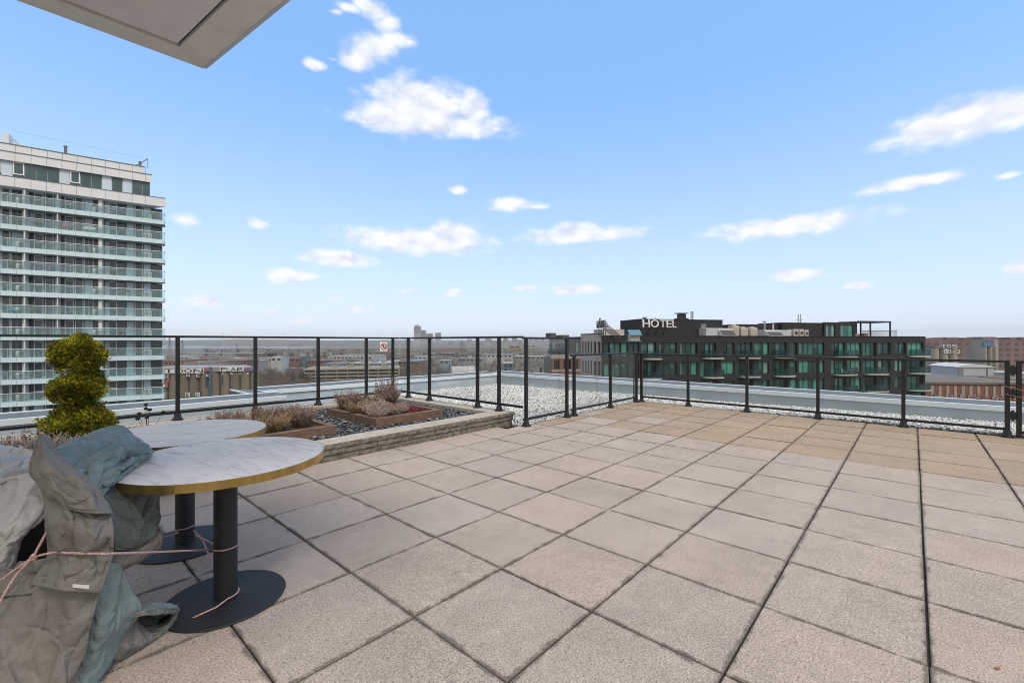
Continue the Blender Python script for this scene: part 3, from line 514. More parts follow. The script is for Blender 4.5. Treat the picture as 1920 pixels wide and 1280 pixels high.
    m = MB(); wall_open(m, fp.u(1545), b, base, zt, ops, 0, .3); m.box(fp.u(1470), fp.u(1545) - .002, .3, 6, base, z(1500, 604.5)).box(a, fp.u(1470) - .002, 1.0, 6, base, z(1420, 607.5)).box(fp.u(1545), b, .6, 6, base, zt - .1); m.build('wall', M_BK, p)
    for i, (x0, x1, z0, z1) in enumerate(ops):
        m = MB(); n = 3
        for q in range(n): m.mi = 1 + (2 if q != 1 else 1) if i else 1 + (3 if q != 1 else 0); w = (x1 - x0) / n; m.box(x0 + q * w + .05, x0 + (q + 1) * w - .05, .2, .24, z0, z1)
        m.mi = 0; m.box(x0, x1, .245, .29, z0, z1); m.build('glazed_door', [M_MU] + G, p)
    x0, x1 = fp.u(1604), fp.u(1666); zp = z(1635, 604.5); m = MB(); m.box(x0, x1, -.5, -.3, zp, zp + .25).box(x0, x1, 3.0, 3.2, zp, zp + .25).box(x1 - .2, x1, -.298, 2.998, zp, zp + .25)
    for px in (1610, 1628, 1637, 1665): xx = fp.u(px); m.box(xx - .13, xx + .05, -.5 if px != 1637 else 3.0, -.3 if px != 1637 else 3.2, base, zp - .001)
    for k in range(4): m.box(x0, x1 - .21, .2 + k * .7, .32 + k * .7, zp + .02, zp + .2)
    pg = m.build('pergola', M_TRM, p)
    m = MB(); zz = z(1640, 621); m.box(x0, fp.u(1668), -1.3, -1.24, zz, zz + .08); xx = x0
    while xx < fp.u(1668): m.box(xx, xx + .03, -1.29, -1.26, base, zz - .001); xx += .22
    m.build('roof_railing', M_TRM, p)
    MB().box(fp.u(1608), fp.u(1622), 1, 2, base, base + .8).box(fp.u(1624), fp.u(1632), .4, 1.2, base, base + .9).build('terrace_furniture', mat('terrace_grey', (.30, .29, .28), .8), p)
    m = MB(); xs = [fp.u(1506), fp.u(1510)]; [m.tube((q, 1, zt - .2), (q, 1, z(1508, 588 if k else 589)), .09, n=6) for k, q in enumerate(xs)]; m.box(xs[0] - .3, xs[1] + .4, .9, 1.1, zt + .3, zt + .4); m.build('roof_mast', M_GV, p)
    # plant on the roof, each a machine of its own
    M_AH = mat('pale_air_handler', (.50, .52, .55), .5, var=.1, scale=1); M_CR = mat('cream_condenser', (.52, .48, .41), .6, var=.1, scale=1); M_GR = mat('dark_grille', (.06, .06, .06), .7)
    fq = fa.off(1.6); z = fq.z
    def handler(pa, pb, py, flip, label):
        q = thing('air_handling_unit', label, 'ventilation unit', fq.loc(0), fq.rz()); x0, x1 = fq.u(pa), fq.u(pb); zt = z((pa + pb) / 2, py); L = x1 - x0
        MB().bbox(x0, x1, 0, 2, base + .25, zt, .04).box(x0 + .1, x0 + .3, .1, 1.9, base, base + .249).box(x1 - .3, x1 - .1, .1, 1.9, base, base + .249).build('casing', M_AH, q)
        s = x1 if flip > 0 else x0; e = s - flip * L * .55
        m = MB(); m.hexa([(min(s, e), -.95, base + .3), (max(s, e), -.95, base + .3), (max(s, e), -.002, base + .3), (min(s, e), -.002, base + .3)], [(min(s, e), -.85, base + .42), (max(s, e), -.85, base + .42), (max(s, e), -.002, zt - .15), (min(s, e), -.002, zt - .15)]); h = m.build('intake_hood', M_AH, q)
        MB().hexa([(min(s, e) + .1, -.93, base + .43), (max(s, e) - .1, -.93, base + .43), (max(s, e) - .1, -.80, base + .43), (min(s, e) + .1, -.80, base + .43)], [(min(s, e) + .1, -.22, zt - .30), (max(s, e) - .1, -.22, zt - .30), (max(s, e) - .1, -.12, zt - .30), (min(s, e) + .1, -.12, zt - .30)]).build('grille', M_GR, h)
    handler(1324, 1374, 615, 1, 'pale metal air handling unit with a sloped intake beside the plant room'); handler(1434, 1484, 618.5, -1, 'pale metal air handling unit with a sloped intake in front of the penthouse')
    def condenser(px, w, py, label, fan):
        q = thing('condenser_unit', label, 'condenser', fq.loc(0), fq.rz(), 'condensers on the hotel roof'); x = fq.u(px); zt = z(px, py); MB().bbox(x - w / 2, x + w / 2, .2, 1.4, base + .2, zt, .05).box(x - w / 2 + .1, x - w / 2 + .25, .3, 1.3, base, base + .199).box(x + w / 2 - .25, x + w / 2 - .1, .3, 1.3, base, base + .199).build('casing', M_CR, q)
        zc = (base + .2 + zt) / 2
        if fan: m = MB(); m.tube((x, .17, zc), (x, .199, zc), min(w, zt - base - .2) * .34, n=16); m.build('fan_grille', M_GR, q)
        else: m = MB(); [m.box(x - w / 2 + .12, x + w / 2 - .12, .185, .199, base + .4 + k * .22, base + .47 + k * .22) for k in range(int((zt - base - .6) / .22))]; m.build('louvre', mat('condenser_louvre', (.33, .30, .26), .7), q)
        if not fan: MB().tube((x, .8, zt), (x, .8, zt + .18), w * .33, n=14).build('fan_cowl', M_CR, q)
    for px, w, py, l, fn in ((1382, 1.15, 610, 'tall cream condenser beside the pale air handling unit', 0), (1398, 1.25, 614, 'cream box condenser just after the tall one', 0), (1416, 1.3, 614, 'cream box condenser next to the thin flue', 0), (1495, .95, 617, 'small cream condenser with round fan, first of the three in a row', 1), (1505.5, .85, 617, 'small cream condenser with round fan, middle of the three in a row', 1), (1515, .75, 618.5, 'smallest cream condenser at the end of the row of three', 1)): condenser(px, w, py, l, fn)
    m = MB(); x = fq.u(1455); m.tube((x, 2.4, base), (x, 2.4, z(1455, 603)), .12, n=8).tube((x, 2.4, z(1455, 611)), (x, 2.4, z(1455, 608)), .12, .3, n=8).tube((x, 2.4, z(1455, 602.5)), (x, 2.4, z(1455, 600.5)), .3, n=8); o = m.build('roof_flue', M_GV); o.location = fq.loc(0); o.rotation_euler.z = fq.rz(); tag(o, 'pale flue with a flared cowl rising in front of the penthouse', 'flue')
    m = MB(); x = fq.u(1471.5); m.tube((x, 2.4, base), (x, 2.4, z(1471, 606)), .12, n=8); o = m.build('roof_pipe', mat('white_pipe', (.6, .6, .58), .6)); o.location = fq.loc(0); o.rotation_euler.z = fq.rz(); tag(o, 'plain white pipe standing beside the flared flue', 'pipe')
    # white chair and little table on one balcony
    bx = (U(1562) + U(1602)) / 2; zl = zt0 - pit * 1 - 2.30; q = thing('garden_chair', 'white moulded chair on a half round hotel balcony', 'chair', (0, 0, 0)); a, b = W(fa.r0 + fa.t[0] * (bx - .7) - fa.n[0] * .75, fa.d0 + fa.t[1] * (bx - .7) - fa.n[1] * .75); q.location = (a, b, zl); q.rotation_euler.z = fa.rz() + .5; M_W = mat('white_plastic', (.72, .72, .70), .5)
    MB().bbox(-.3, .3, -.3, .3, .40, .46, .03).build('seat', M_W, q); MB().hexa([(-.3, .25, .46), (.3, .25, .46), (.3, .32, .46), (-.3, .32, .46)], [(-.2, .42, 1.0), (.2, .42, 1.0), (.2, .48, 1.0), (-.2, .48, 1.0)]).build('backrest', M_W, q)
    for sx in (-.25, .25):
        for sy in (-.25, .25): MB().tube((sx, sy, .40), (sx * 1.25, sy * 1.25, 0), .05, .035, 6).build('leg', M_W, q)
    q = thing('balcony_table', 'small white table beside the moulded chair on the hotel balcony', 'table', (*W(fa.r0 + fa.t[0] * (bx + .75) - fa.n[0] * .7, fa.d0 + fa.t[1] * (bx + .75) - fa.n[1] * .7), zl)); MB().lathe([(.4, .70), (.4, .74)], (0, 0, 0), 16).build('tabletop', M_W, q); MB().tube((0, 0, 0), (0, 0, .70), .04, n=8).build('leg', M_W, q)
hotel()

# ---------------------------------------------------------------- wider city
M_GRD = mat('brown_city_ground', (.10, .085, .07), .95, col2=(.17, .145, .12), scale=.012, detail=9, soft=(.4, .62))
def ground():
    m = MB(); n = 24; S = 6400
    for i in range(n):
        for j in range(n): x0 = -S + 2 * S * i / n; y0 = -S + 2 * S * j / n; d = 2 * S / n; m.add([(x0, y0, GZ), (x0 + d, y0, GZ), (x0 + d, y0 + d, GZ), (x0, y0 + d, GZ)], [(0, 1, 2, 3)])
    structure(m.build('ground', M_GRD))
    M_WA = mat('river_water', (.16, .19, .21), .45, spec=.6, bump=.2, bscale=.05)
    q = [W(r, d) for r, d in ((-3600, 2300), (-1050, 2300), (-1500, 3500), (-1750, 4300), (-5000, 4300))]
    structure(MB().prism(q, GZ + .3, GZ + .6).build('river_water', M_WA))
    m = MB(); g = np.random.default_rng(5)
    for (d, zt, s) in ((4600, 16, 1.0), (5300, 34, 1.4)):
        xs = np.linspace(-1.5 * d, 1.5 * d, 90); prof = [zt * (.55 + .5 * mnoise.noise(Vector((x / (900 * s), d, 0))) + .18 * mnoise.noise(Vector((x / 260, d, 3)))) for x in xs]
        for i in range(89):
            a, b = W(xs[i], d), W(xs[i + 1], d); a2, b2 = W(xs[i], d + 900), W(xs[i + 1], d + 900); a0, b0 = W(xs[i], d - 700), W(xs[i + 1], d - 700)
            m.add([(*a0, GZ - 1), (*b0, GZ - 1), (*b, prof[i + 1]), (*a, prof[i]), (*a2, GZ - 1), (*b2, GZ - 1)], [(0, 1, 2, 3), (3, 2, 5, 4)])
    structure(m.build('distant_hills', mat('wooded_hills', (.07, .075, .07), .95, var=.4, scale=.01)))
ground()
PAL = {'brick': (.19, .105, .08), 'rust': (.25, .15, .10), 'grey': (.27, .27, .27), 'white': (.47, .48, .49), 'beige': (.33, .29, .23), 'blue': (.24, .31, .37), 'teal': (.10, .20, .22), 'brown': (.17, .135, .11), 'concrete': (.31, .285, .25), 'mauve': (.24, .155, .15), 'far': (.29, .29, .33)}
_bm = {}
def bmat(k):
    if k not in _bm: _bm[k] = mat('city_%s_wall' % k, PAL[k], .85, var=.25, scale=.08, detail=6)
    return _bm[k]
M_CW = winmat('city_window', (.035, .045, .055)); M_CWP = winmat('city_window_pale', (.3, .33, .34))
def block(label, px0, px1, py, d, col, depth=30, roofc='grey', tilt=0.0, bays=0, floors=0, base=GZ, name='city_building', group=None, boxes=0, band=False):
    """one building: walls, roof slab, window rows, roof boxes; py = photographed roof line at distance d"""
    r0, r1 = (px0 - CX) / F * d, (px1 - CX) / F * d; t = (math.cos(tilt), math.sin(tilt)); L = (r1 - r0) / max(.3, t[0]); zt = H - (py - CY) / F * d
    fa = Facade(r0, d, t); o = thing(name, label, 'building', fa.loc(base), fa.rz(), group); h = zt - base
    MB().box(0, L, 0, depth, 0, h).build('wall', bmat(col), o); rf = MB().box(-.3, L + .3, -.3, depth + .3, h + .002, h + .55).build('roof', bmat(roofc), o)
    rnd = random.Random(int(px0 * 7 + py))
    if boxes:
        m = MB()
        for k in range(boxes): x = rnd.uniform(.05, .85) * L; w = rnd.uniform(.03, .1) * L + 1; m.box(x, x + w, depth * .3, depth * .6, h + .56, h + rnd.uniform(1.4, 3.2))
        m.build('roof_unit', bmat('grey' if roofc != 'grey' else 'white'), rf)
    if bays:
        fh = min(4.0, (h - 1) / max(1, floors))
        for k in range(floors):
            zz = h - 1.2 - fh * k
            if band: MB().box(.5, L - .5, -.08, -.002, zz - fh * .5, zz).build('window_band', M_CW, o)
            else:
                for b in range(bays): w = L / bays; MB().box(b * w + w * .22, b * w + w * .78, -.08, -.002, zz - fh * .6, zz).build('window', M_CW, o)
    return o
# -- far skyline
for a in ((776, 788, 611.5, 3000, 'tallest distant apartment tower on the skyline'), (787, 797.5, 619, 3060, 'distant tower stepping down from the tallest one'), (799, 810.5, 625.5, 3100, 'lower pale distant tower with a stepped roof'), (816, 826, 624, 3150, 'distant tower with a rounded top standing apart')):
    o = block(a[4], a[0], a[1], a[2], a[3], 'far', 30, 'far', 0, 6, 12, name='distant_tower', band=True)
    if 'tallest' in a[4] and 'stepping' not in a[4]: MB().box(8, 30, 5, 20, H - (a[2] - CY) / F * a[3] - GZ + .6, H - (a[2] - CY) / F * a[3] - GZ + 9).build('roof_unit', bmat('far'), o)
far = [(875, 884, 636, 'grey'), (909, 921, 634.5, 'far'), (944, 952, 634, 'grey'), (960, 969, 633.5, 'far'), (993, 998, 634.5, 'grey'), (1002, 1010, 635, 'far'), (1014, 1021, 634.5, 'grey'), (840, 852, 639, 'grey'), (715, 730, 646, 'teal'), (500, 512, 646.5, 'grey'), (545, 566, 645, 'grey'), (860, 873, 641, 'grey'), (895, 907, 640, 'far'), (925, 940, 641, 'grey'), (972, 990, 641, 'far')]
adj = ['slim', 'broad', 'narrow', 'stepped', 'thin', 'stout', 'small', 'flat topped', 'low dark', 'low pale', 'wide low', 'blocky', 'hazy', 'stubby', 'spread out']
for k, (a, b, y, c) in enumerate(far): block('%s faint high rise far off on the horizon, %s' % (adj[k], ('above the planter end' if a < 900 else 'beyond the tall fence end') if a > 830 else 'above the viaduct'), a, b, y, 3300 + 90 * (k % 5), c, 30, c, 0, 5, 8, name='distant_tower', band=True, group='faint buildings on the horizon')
# -- middle distance, behind the glass fence
mid = [(300, 350, 689, 205, 'rust', 'brown', 'long rust brown brick shed just behind the painted silos', 3), (352, 418, 679, 330, 'brick', 'rust', 'orange red brick factory roof behind the silos', 3), (300, 345, 676, 420, 'rust', 'rust', 'rust roofed brick works by the tower edge', 2),
       (386, 436, 672.5, 520, 'blue', 'white', 'pale blue roofed industrial hall behind the silos', 4), (440, 475, 677, 480, 'grey', 'white', 'grey white warehouse beside the pale blue hall', 2), (486, 520, 671.5, 560, 'grey', 'white', 'flat grey works with a white roof before the viaduct', 3),
       (528, 562, 672, 560, 'brick', 'brown', 'dark red brick mill next to the teal tank house', 2), (563, 572, 668, 565, 'teal', 'teal', 'small tall teal tank house beside the brick mill', 0), (508, 527, 670, 520, 'white', 'white', 'pale shed with a sloping end beside the brick mill', 0), (576, 640, 676, 560, 'brick', 'rust', 'long red brick warehouse behind the parking deck', 3),
       (640, 694, 676, 580, 'brick', 'brown', 'second red brick warehouse under the evergreens', 2), (617, 700, 667.5, 640, 'white', 'white', 'long white roofed depot above the brick warehouses', 5), (606, 650, 682, 500, 'grey', 'blue', 'pale grey roof behind the parking deck', 3), (655, 730, 681, 500, 'grey', 'white', 'wide grey hall with white roof edges behind the sign', 5),
       (725, 785, 677, 560, 'brick', 'blue', 'brick hall with a blue grey roof under the prohibition sign', 4), (776, 800, 668, 700, 'white', 'white', 'bright white depot under the viaduct by the corner post', 1), (800, 850, 663, 900, 'grey', 'white', 'pale low depot under the viaduct', 2), (824, 842, 676, 560, 'blue', 'white', 'small blue grey house gable among the trees', 0),
       (858, 905, 672, 620, 'grey', 'grey', 'grey low sheds behind the dark trees', 3), (822, 875, 652.5, 1300, 'rust', 'rust', 'long rust coloured block beyond the viaduct', 2), (905, 960, 665, 760, 'white', 'blue', 'long pale rail depot by the tracks', 3), (944, 962, 681, 430, 'teal', 'white', 'small pale green track building by the railway', 0),
       (965, 1020, 668, 700, 'grey', 'white', 'grey rail sheds before the brick block', 3), (955, 975, 649, 1500, 'rust', 'rust', 'brown block beyond the viaduct near the hotel', 1), (978, 1005, 647.5, 1600, 'beige', 'grey', 'beige mid rise beyond the viaduct near the hotel', 1), (640, 665, 661.5, 980, 'beige', 'grey', 'beige walk up houses under the viaduct', 2), (690, 735, 660.5, 1000, 'mauve', 'grey', 'mauve houses along the viaduct', 3), (330, 352, 668, 620, 'white', 'white', 'white storage tanks hall near the pylons', 1), (440, 500, 663, 900, 'brown', 'brown', 'brown yard buildings under the viaduct start', 3)]
for k, (a, b, y, d, c, rc, lab, bx) in enumerate(mid): block(lab, a, b, y, d, c, 12 + (b - a) * .5, rc, ((k * 37) % 11 - 5) * .02, max(2, int((b - a) / 7)), 1 if d > 500 else 2, boxes=bx)
def more_roofs():
    g = random.Random(33); nm = ['grey', 'white', 'brick', 'beige', 'blue', 'rust', 'mauve', 'brown']
    for k in range(85):
        px = g.uniform(420, 925); d = g.uniform(520, 1900); w = g.uniform(9, 34) * 700 / d; hh = g.uniform(5, 11); py = CY + (H - GZ - hh) * F / d; c = g.choice(nm); rc = g.choice(('white', 'grey', 'grey', 'brown', 'blue'))
        o = block('small low %s building among bare trees in the hazy city plain' % c, px, px + w, py, d, c, g.uniform(10, 25), rc, g.uniform(-.5, .5), 0, 0, group='low buildings of the city plain')
more_roofs()
# -- parking deck with open floors
def parking():
    d = 392; fa = Facade((570 - CX) / F * d, d, (.97, .24)); t = thing('parking_deck', 'beige concrete parking deck with long open floors behind the fence', 'building', fa.loc(GZ), fa.rz()); L = fa.u(748); zt = fa.z(600, 691) - GZ
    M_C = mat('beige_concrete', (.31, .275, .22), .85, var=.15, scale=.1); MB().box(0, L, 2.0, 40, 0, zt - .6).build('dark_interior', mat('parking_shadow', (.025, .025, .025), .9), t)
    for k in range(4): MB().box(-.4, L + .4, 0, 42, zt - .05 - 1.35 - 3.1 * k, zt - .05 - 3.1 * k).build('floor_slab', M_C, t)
    m = MB(); x = 0
    while x < L: m.box(x, x + .5, .1, .6, 0, zt - 1.41); x += 9
    m.build('column', M_C, t); m = MB()
    for x in (L * .25, L * .42, L * .6, L * .8): m.box(x, x + 6, 14, 20, zt, zt + 2.0)
    m.build('stair_house', M_C, t)
parking()
# -- painted silos
def silos():
    d = 150; M_SI = mat('stained_silo_concrete', (.215, .18, .125), .9, col2=(.13, .11, .08), scale=.25, stretch=(1, 1, .12), detail=7); M_DS = mat('silo_dark_gap', (.06, .055, .05), .9)
    M_W = mat('paint_white', (.70, .70, .72), .7); M_K = mat('paint_black', (.025, .025, .03), .7); M_P = mat('paint_pink', (.50, .16, .24), .7); M_B = mat('paint_blue', (.07, .11, .19), .7); M_V = mat('paint_violet', (.24, .13, .30), .7); M_RD = mat('paint_red', (.42, .09, .08), .7)
    fa = Facade((296 - CX) / F * d, d, (.995, .10)); U = fa.u; zt = fa.z(395, 696)
    t = thing('grain_silos', 'row of tall stained concrete grain silos with big graffiti letters along the top', 'silo', fa.loc(GZ), fa.rz()); h = zt - GZ; L = U(488); ng = 10; w = L / ng
    m = MB(); m.hexa([(0, .45, 0), (L, .45, 0), (L - 9.5, 14, 0), (0, 14, 0)], [(0, .45, h), (L, .45, h), (L - 9.5, 14, h), (0, 14, h)])
    for k in range(ng):
        c = (k + .5) * w; prof = [(c + (w / 2 - .06) * math.cos(a), .45 - 1.1 * math.sin(a)) for a in np.linspace(math.pi, 0, 13)]; m.prism([(x, y) for x, y in prof], 0, h)
    m.build('cylinder_wall', M_SI, t, False)
    hb = fa.z(395, 688) - GZ; MB().hexa([(-.2, -.75, h + .002), (U(480), -.75, h + .002), (U(480) - 10, 14, h + .002), (-.2, 14, h + .002)], [(-.2, -.75, hb), (U(480), -.75, hb), (U(480) - 10, 14, hb), (-.2, 14, hb)]).build('top_gallery', mat('painted_gallery', (.24, .22, .24), .8, col2=(.42, .38, .42), scale=.4), t)
    m = MB(); [m.box(k * w - .22, k * w + .22, -.1, .46, 0, h - .02) for k in range(1, ng)]; m.build('gap', M_DS, t)
    m = MB(); m.box(U(395.5), U(399.5), -1.0, -.76, 0, hb + .1); m.build('painted_band', M_B, t)
    def word(txt, pxs, py0, py1, mt, y, bold=0, back=None):
        for c, (a, b) in zip(txt, pxs):
            me = text_mesh(c, 1.0, .04, 'graffiti_letter'); co = np.array([v.co[:] for v in me.vertices]); w0 = co.min(0); w1 = co.max(0); x0, x1 = U(a), U(b); z0, z1 = fa.z((a + b) / 2, py1) - GZ, fa.z((a + b) / 2, py0) - GZ
            if back is not None: MB().bbox(x0 - .25, x1 + .25, y + .05, y + .12, z0 - .2, z1 + .2, .02).build('graffiti_ground', back, t)
            for v in me.vertices: v.co = (x0 + (v.co.x - w0[0]) / (w1[0] - w0[0]) * (x1 - x0), y - v.co.z, z0 + (v.co.y - w0[1]) / (w1[1] - w0[1]) * (z1 - z0))
            me.materials.clear(); me.materials.append(mt); link('graffiti_letter', me, t)
    word('TOON', ((311, 329), (333, 347), (349, 363), (366, 384)), 691, 698, M_K, -.98, back=M_W); word('FLAIR', ((417, 426), (428, 433), (435, 445), (447, 450), (452, 458)), 688.5, 694.5, M_K, -.98, back=M_W)
    word('ZONEK', ((315, 321), (333, 339), (353, 359), (371, 378), (390, 396)), 701, 706, M_W, -1.0, back=M_K); word('CROPS', ((419, 423), (435, 440), (450, 455), (466, 470), (481, 485)), 698, 702, M_W, -1.0); word('ED', ((352, 358), (371, 376)), 736, 742, M_K, -1.0, back=M_W)
    m = MB(); g = random.Random(3)
    for k in range(26): a = g.uniform(305.5, 311); y = g.uniform(702, 750); x = U(a); z = fa.z(a, y) - GZ; m.box(x - .15, x + .3, -.9 - .002 * k, -.7, z, z + g.uniform(.25, .7))
    m.build('black_and_white_tag', M_W, t); m = MB()
    for k in range(12): a = g.uniform(314, 319); y = 708 + k * 1.6; x = U(a); z = fa.z(a, y) - GZ; m.box(x - .3, x + .35, -.95 - .002 * k, -.7, z, z + .22)
    m.build('pink_tag', M_P, t); m = MB(); m.box(U(388), U(394), -.9, -.752, h + .2, hb - .1).box(U(384.8), U(387), -.9, -.752, h + .2, hb - .4); m.build('red_tag', M_RD, t); m = MB()
    for k in range(9): x = U(460 + k * 2.1); m.box(x, x + .22, -.9, -.752, h + .1 + .1 * (k % 2), hb - .1 - .15 * (k % 3))
    m.build('violet_tag', M_V, t); m = MB()
    for px, y0 in ((389.5, 706), (418, 703)):
        for k in range(11): x = U(px) + .25 * math.sin(k * 2.2); z = fa.z(px, y0 + k * 1.7) - GZ; m.box(x - .28, x + .28, -.86 - .002 * k, -.6, z, z + .16)
    m.build('dark_tag', M_B, t)
silos()
# -- viaduct, causeway and bridge
def viaduct(label, px0, px1, py, d, th, w, pier, tilt, mt, rail=True):
    r0, r1 = (px0 - CX) / F * d, (px1 - CX) / F * d; fa = Facade(r0, d, (math.cos(tilt), math.sin(tilt))); o = thing('road_viaduct', label, 'viaduct', fa.loc(GZ), fa.rz()); L = (r1 - r0); zt = H - (py - CY) / F * d - GZ
    MB().box(0, L, 0, w, zt - th, zt).build('road_deck', mt, o); MB().box(0, L, -.3, -.002, zt - .5, zt + .9).build('parapet', mt, o)
    m = MB(); x = 8
    while x < L: m.box(x, x + 2.2, w * .35, w * .65, 0, zt - th - 1.5).hexa([(x - .5, 1, zt - th - 1.5), (x + 2.7, 1, zt - th - 1.5), (x + 2.7, w - 1, zt - th - 1.5), (x - .5, w - 1, zt - th - 1.5)], [(x - 2, .3, zt - th - .002), (x + 4.2, .3, zt - th - .002), (x + 4.2, w - .3, zt - th - .002), (x - 2, w - .3, zt - th - .002)]); x += pier
    m.build('pier', mt, o); return o
M_VI = mat('viaduct_concrete', (.24, .24, .235), .85, var=.2, scale=.05)
viaduct('grey elevated motorway on piers crossing the whole plain', 470, 1030, 659.5, 900, 2.2, 22, 34, .0, M_VI); viaduct('farther elevated road running beyond the motorway', 378, 1028, 654.5, 1180, 1.6, 16, 40, .05, M_VI)
viaduct('low pale slip road ending in the yard behind the silos', 372, 490, 661.5, 840, 1.4, 12, 30, -.03, mat('pale_road_concrete', (.40, .41, .42), .85))
def railway():
    M_TR = mat('rail_concrete', (.22, .215, .205), .9, var=.25, scale=.1); pts = [(880, 707), (940, 697), (985, 686), (1022, 675)]
    for k, (off, lab) in enumerate(((0, 'elevated concrete rail ramp climbing towards the hotel'), (9, 'second rail ramp beside it, lower and darker'))):
        m = MB(); q = []
        for px, py in pts:
            d = 300 + (707 - py) * 5.4; r = (px - CX) / F * d; z = H - (py + off - CY) / F * d; q.append((r, d, z))
        for (r0, d0, z0), (r1, d1, z1) in zip(q[:-1], q[1:]):
            A, B, C_, D = W(r0, d0), W(r1, d1), W(r1 + 3, d1 + 9), W(r0 + 3, d0 + 9); m.hexa([(*A, z0 - 1.4), (*B, z1 - 1.4), (*C_, z1 - 1.4), (*D, z0 - 1.4)], [(*A, z0), (*B, z1), (*C_, z1), (*D, z0)])
            for s in (.2, .7): r, d, z = r0 + (r1 - r0) * s, d0 + (d1 - d0) * s, z0 + (z1 - z0) * s; a, b = W(r + 1.5, d + 4.5); m.box(a - 1, a + 1, b - 1, b + 1, GZ, z - 1.3)
        tag(m.build('rail_ramp', M_TR), lab, 'railway viaduct')
    g = random.Random(8)
    for k in range(9):
        px = 876 + k * 15; d = 330 + 22 * k; a, b = W((px - CX) / F * d, d); z = H - (680 - CY) / F * d; o = MB().tube((0, 0, 0), (0, 0, z - GZ), .16, .12, 6).tube((-.1, 0, z - GZ - 1), (2.6, 0, z - GZ - .6), .07, n=5).build('catenary_mast', mat('mast_grey', (.16, .16, .16), .7)); o.location = (a, b, GZ); tag(o, 'thin grey catenary mast beside the rail ramps', 'mast', 'catenary masts along the railway')
railway()
def truss_bridge():
    d = 3300; r0, r1 = (385 - CX) / F * d, (700 - CX) / F * d; fa = Facade(r0, d, (1, 0)); o = thing('truss_bridge', 'long hazy steel truss bridge on the horizon behind the fence', 'bridge', fa.loc(GZ), fa.rz()); L = r1 - r0; M_T = mat('bridge_steel', (.15, .16, .17), .7); zb, zt = 14, 30
    z0 = H - (648 - CY) / F * d - GZ; MB().box(0, L, 0, 14, z0 - 3, z0).build('road_deck', M_T, o); m = MB(); x = L * .33; k = 0; h = 27
    m.box(L * .33, L, 0, 2, z0 + h - 2.5, z0 + h)
    while x < L - 40: m.tube((x, 1, z0), (x + 20, 1, z0 + h - 1), 1.3, n=4).tube((x + 20, 1, z0 + h - 1), (x + 40, 1, z0), 1.3, n=4); x += 40
    m.build('truss', M_T, o); m = MB(); x = 0
    while x < L: m.box(x, x + 8, 2, 12, 0, z0 - 3); x += 90
    m.build('pier', M_T, o)
truss_bridge()
def pylon(px, py0, d, label):
    M_PY = mat('pylon_steel', (.20, .21, .22), .6); a, b = W((px - CX) / F * d, d); h = H - (py0 - CY) / F * d - GZ; o = thing('electricity_pylon', label, 'pylon', (a, b, GZ), TH - R(90), 'electricity pylons'); m = MB(); w = h * .085; lv = [(0, w), (.35, w * .62), (.62, w * .36), (1, w * .1)]
    for (s0, w0), (s1, w1) in zip(lv[:-1], lv[1:]):
        for sx in (-1, 1):
            for sy in (-1, 1): m.tube((sx * w0, sy * w0, s0 * h), (sx * w1, sy * w1, s1 * h), .28, n=4)
        n = 3
        for k in range(n):
            za, zb = s0 + (s1 - s0) * k / n, s0 + (s1 - s0) * (k + 1) / n; wa, wb = w0 + (w1 - w0) * k / n, w0 + (w1 - w0) * (k + 1) / n
            for sy in (-1, 1): m.tube((-wa, sy * wa, za * h), (wb, sy * wb, zb * h), .16, n=3).tube((wa, sy * wa, za * h), (-wb, sy * wb, zb * h), .16, n=3)
    m.build('lattice_mast', M_PY, o); m = MB()
    for s, l in ((.62, .24), (.75, .28), (.88, .2)): m.tube((-l * h * .5, 0, s * h), (l * h * .5, 0, s * h), .22, n=4).tube((-l * h * .5, 0, s * h), (0, 0, s * h + h * .05), .14, n=3).tube((l * h * .5, 0, s * h), (0, 0, s * h + h * .05), .14, n=3)
    m.build('cross_arm', M_PY, o)
pylon(318, 631, 760, 'lattice electricity pylon just past the tower edge'); pylon(342, 637, 900, 'lattice electricity pylon behind the fence post'); pylon(444, 642, 1400, 'small far pylon above the slip road'); pylon(470, 643, 1500, 'smallest far pylon beside the second fence post')
for px, y, d, l in ((418.5, 624, 700, 'tall thin floodlight mast rising from the pale hall'), (533, 625.5, 800, 'tall thin floodlight mast beside the viaduct')):
    a, b = W((px - CX) / F * d, d); h = H - (y - CY) / F * d - GZ; o = MB().tube((0, 0, 0), (0, 0, h), .38, .2, 6).tube((0, 0, h), (0, 0, h + .6), .9, .9, 8).build('floodlight_mast', mat('mast_white', (.55, .56, .57), .6)); o.location = (a, b, GZ); tag(o, l, 'light mast')
# -- bare woods, evergreens
def bare_mesh(seed, n=150):
    g = np.random.default_rng(seed); V = []; Fc = []
    def tri(p, q, w): s = np.cross(q - p, g.normal(size=3)); s /= np.linalg.norm(s) + 1e-6; o = len(V); V.extend([p - s * w, p + s * w, q]); Fc.append((o, o + 1, o + 2))
    tri(np.zeros(3), np.array([.05, .03, .95]), .022); tri(np.zeros(3), np.array([0, 0, .6]), .03); ends = []
    for k in range(9):
        z = .22 + .55 * k / 9; a = g.uniform(0, 6.28); l = g.uniform(.25, .42) * (1.15 - z * .5); p = np.array([0, 0, z]); q = p + np.array([math.cos(a) * l, math.sin(a) * l, l * .75]); tri(p, q, .011); ends += [(p, q)]
    for k in range(n): p0, q0 = ends[g.integers(len(ends))]; s = g.uniform(.3, 1); p = p0 + (q0 - p0) * s; d = g.normal(size=3) * .5 + (q0 - p0) / np.linalg.norm(q0 - p0) * .5; d[2] = abs(d[2]) + .12; q = p + d / np.linalg.norm(d) * g.uniform(.07, .2); tri(p, q, .006)
    return np.array(V), np.array(Fc)
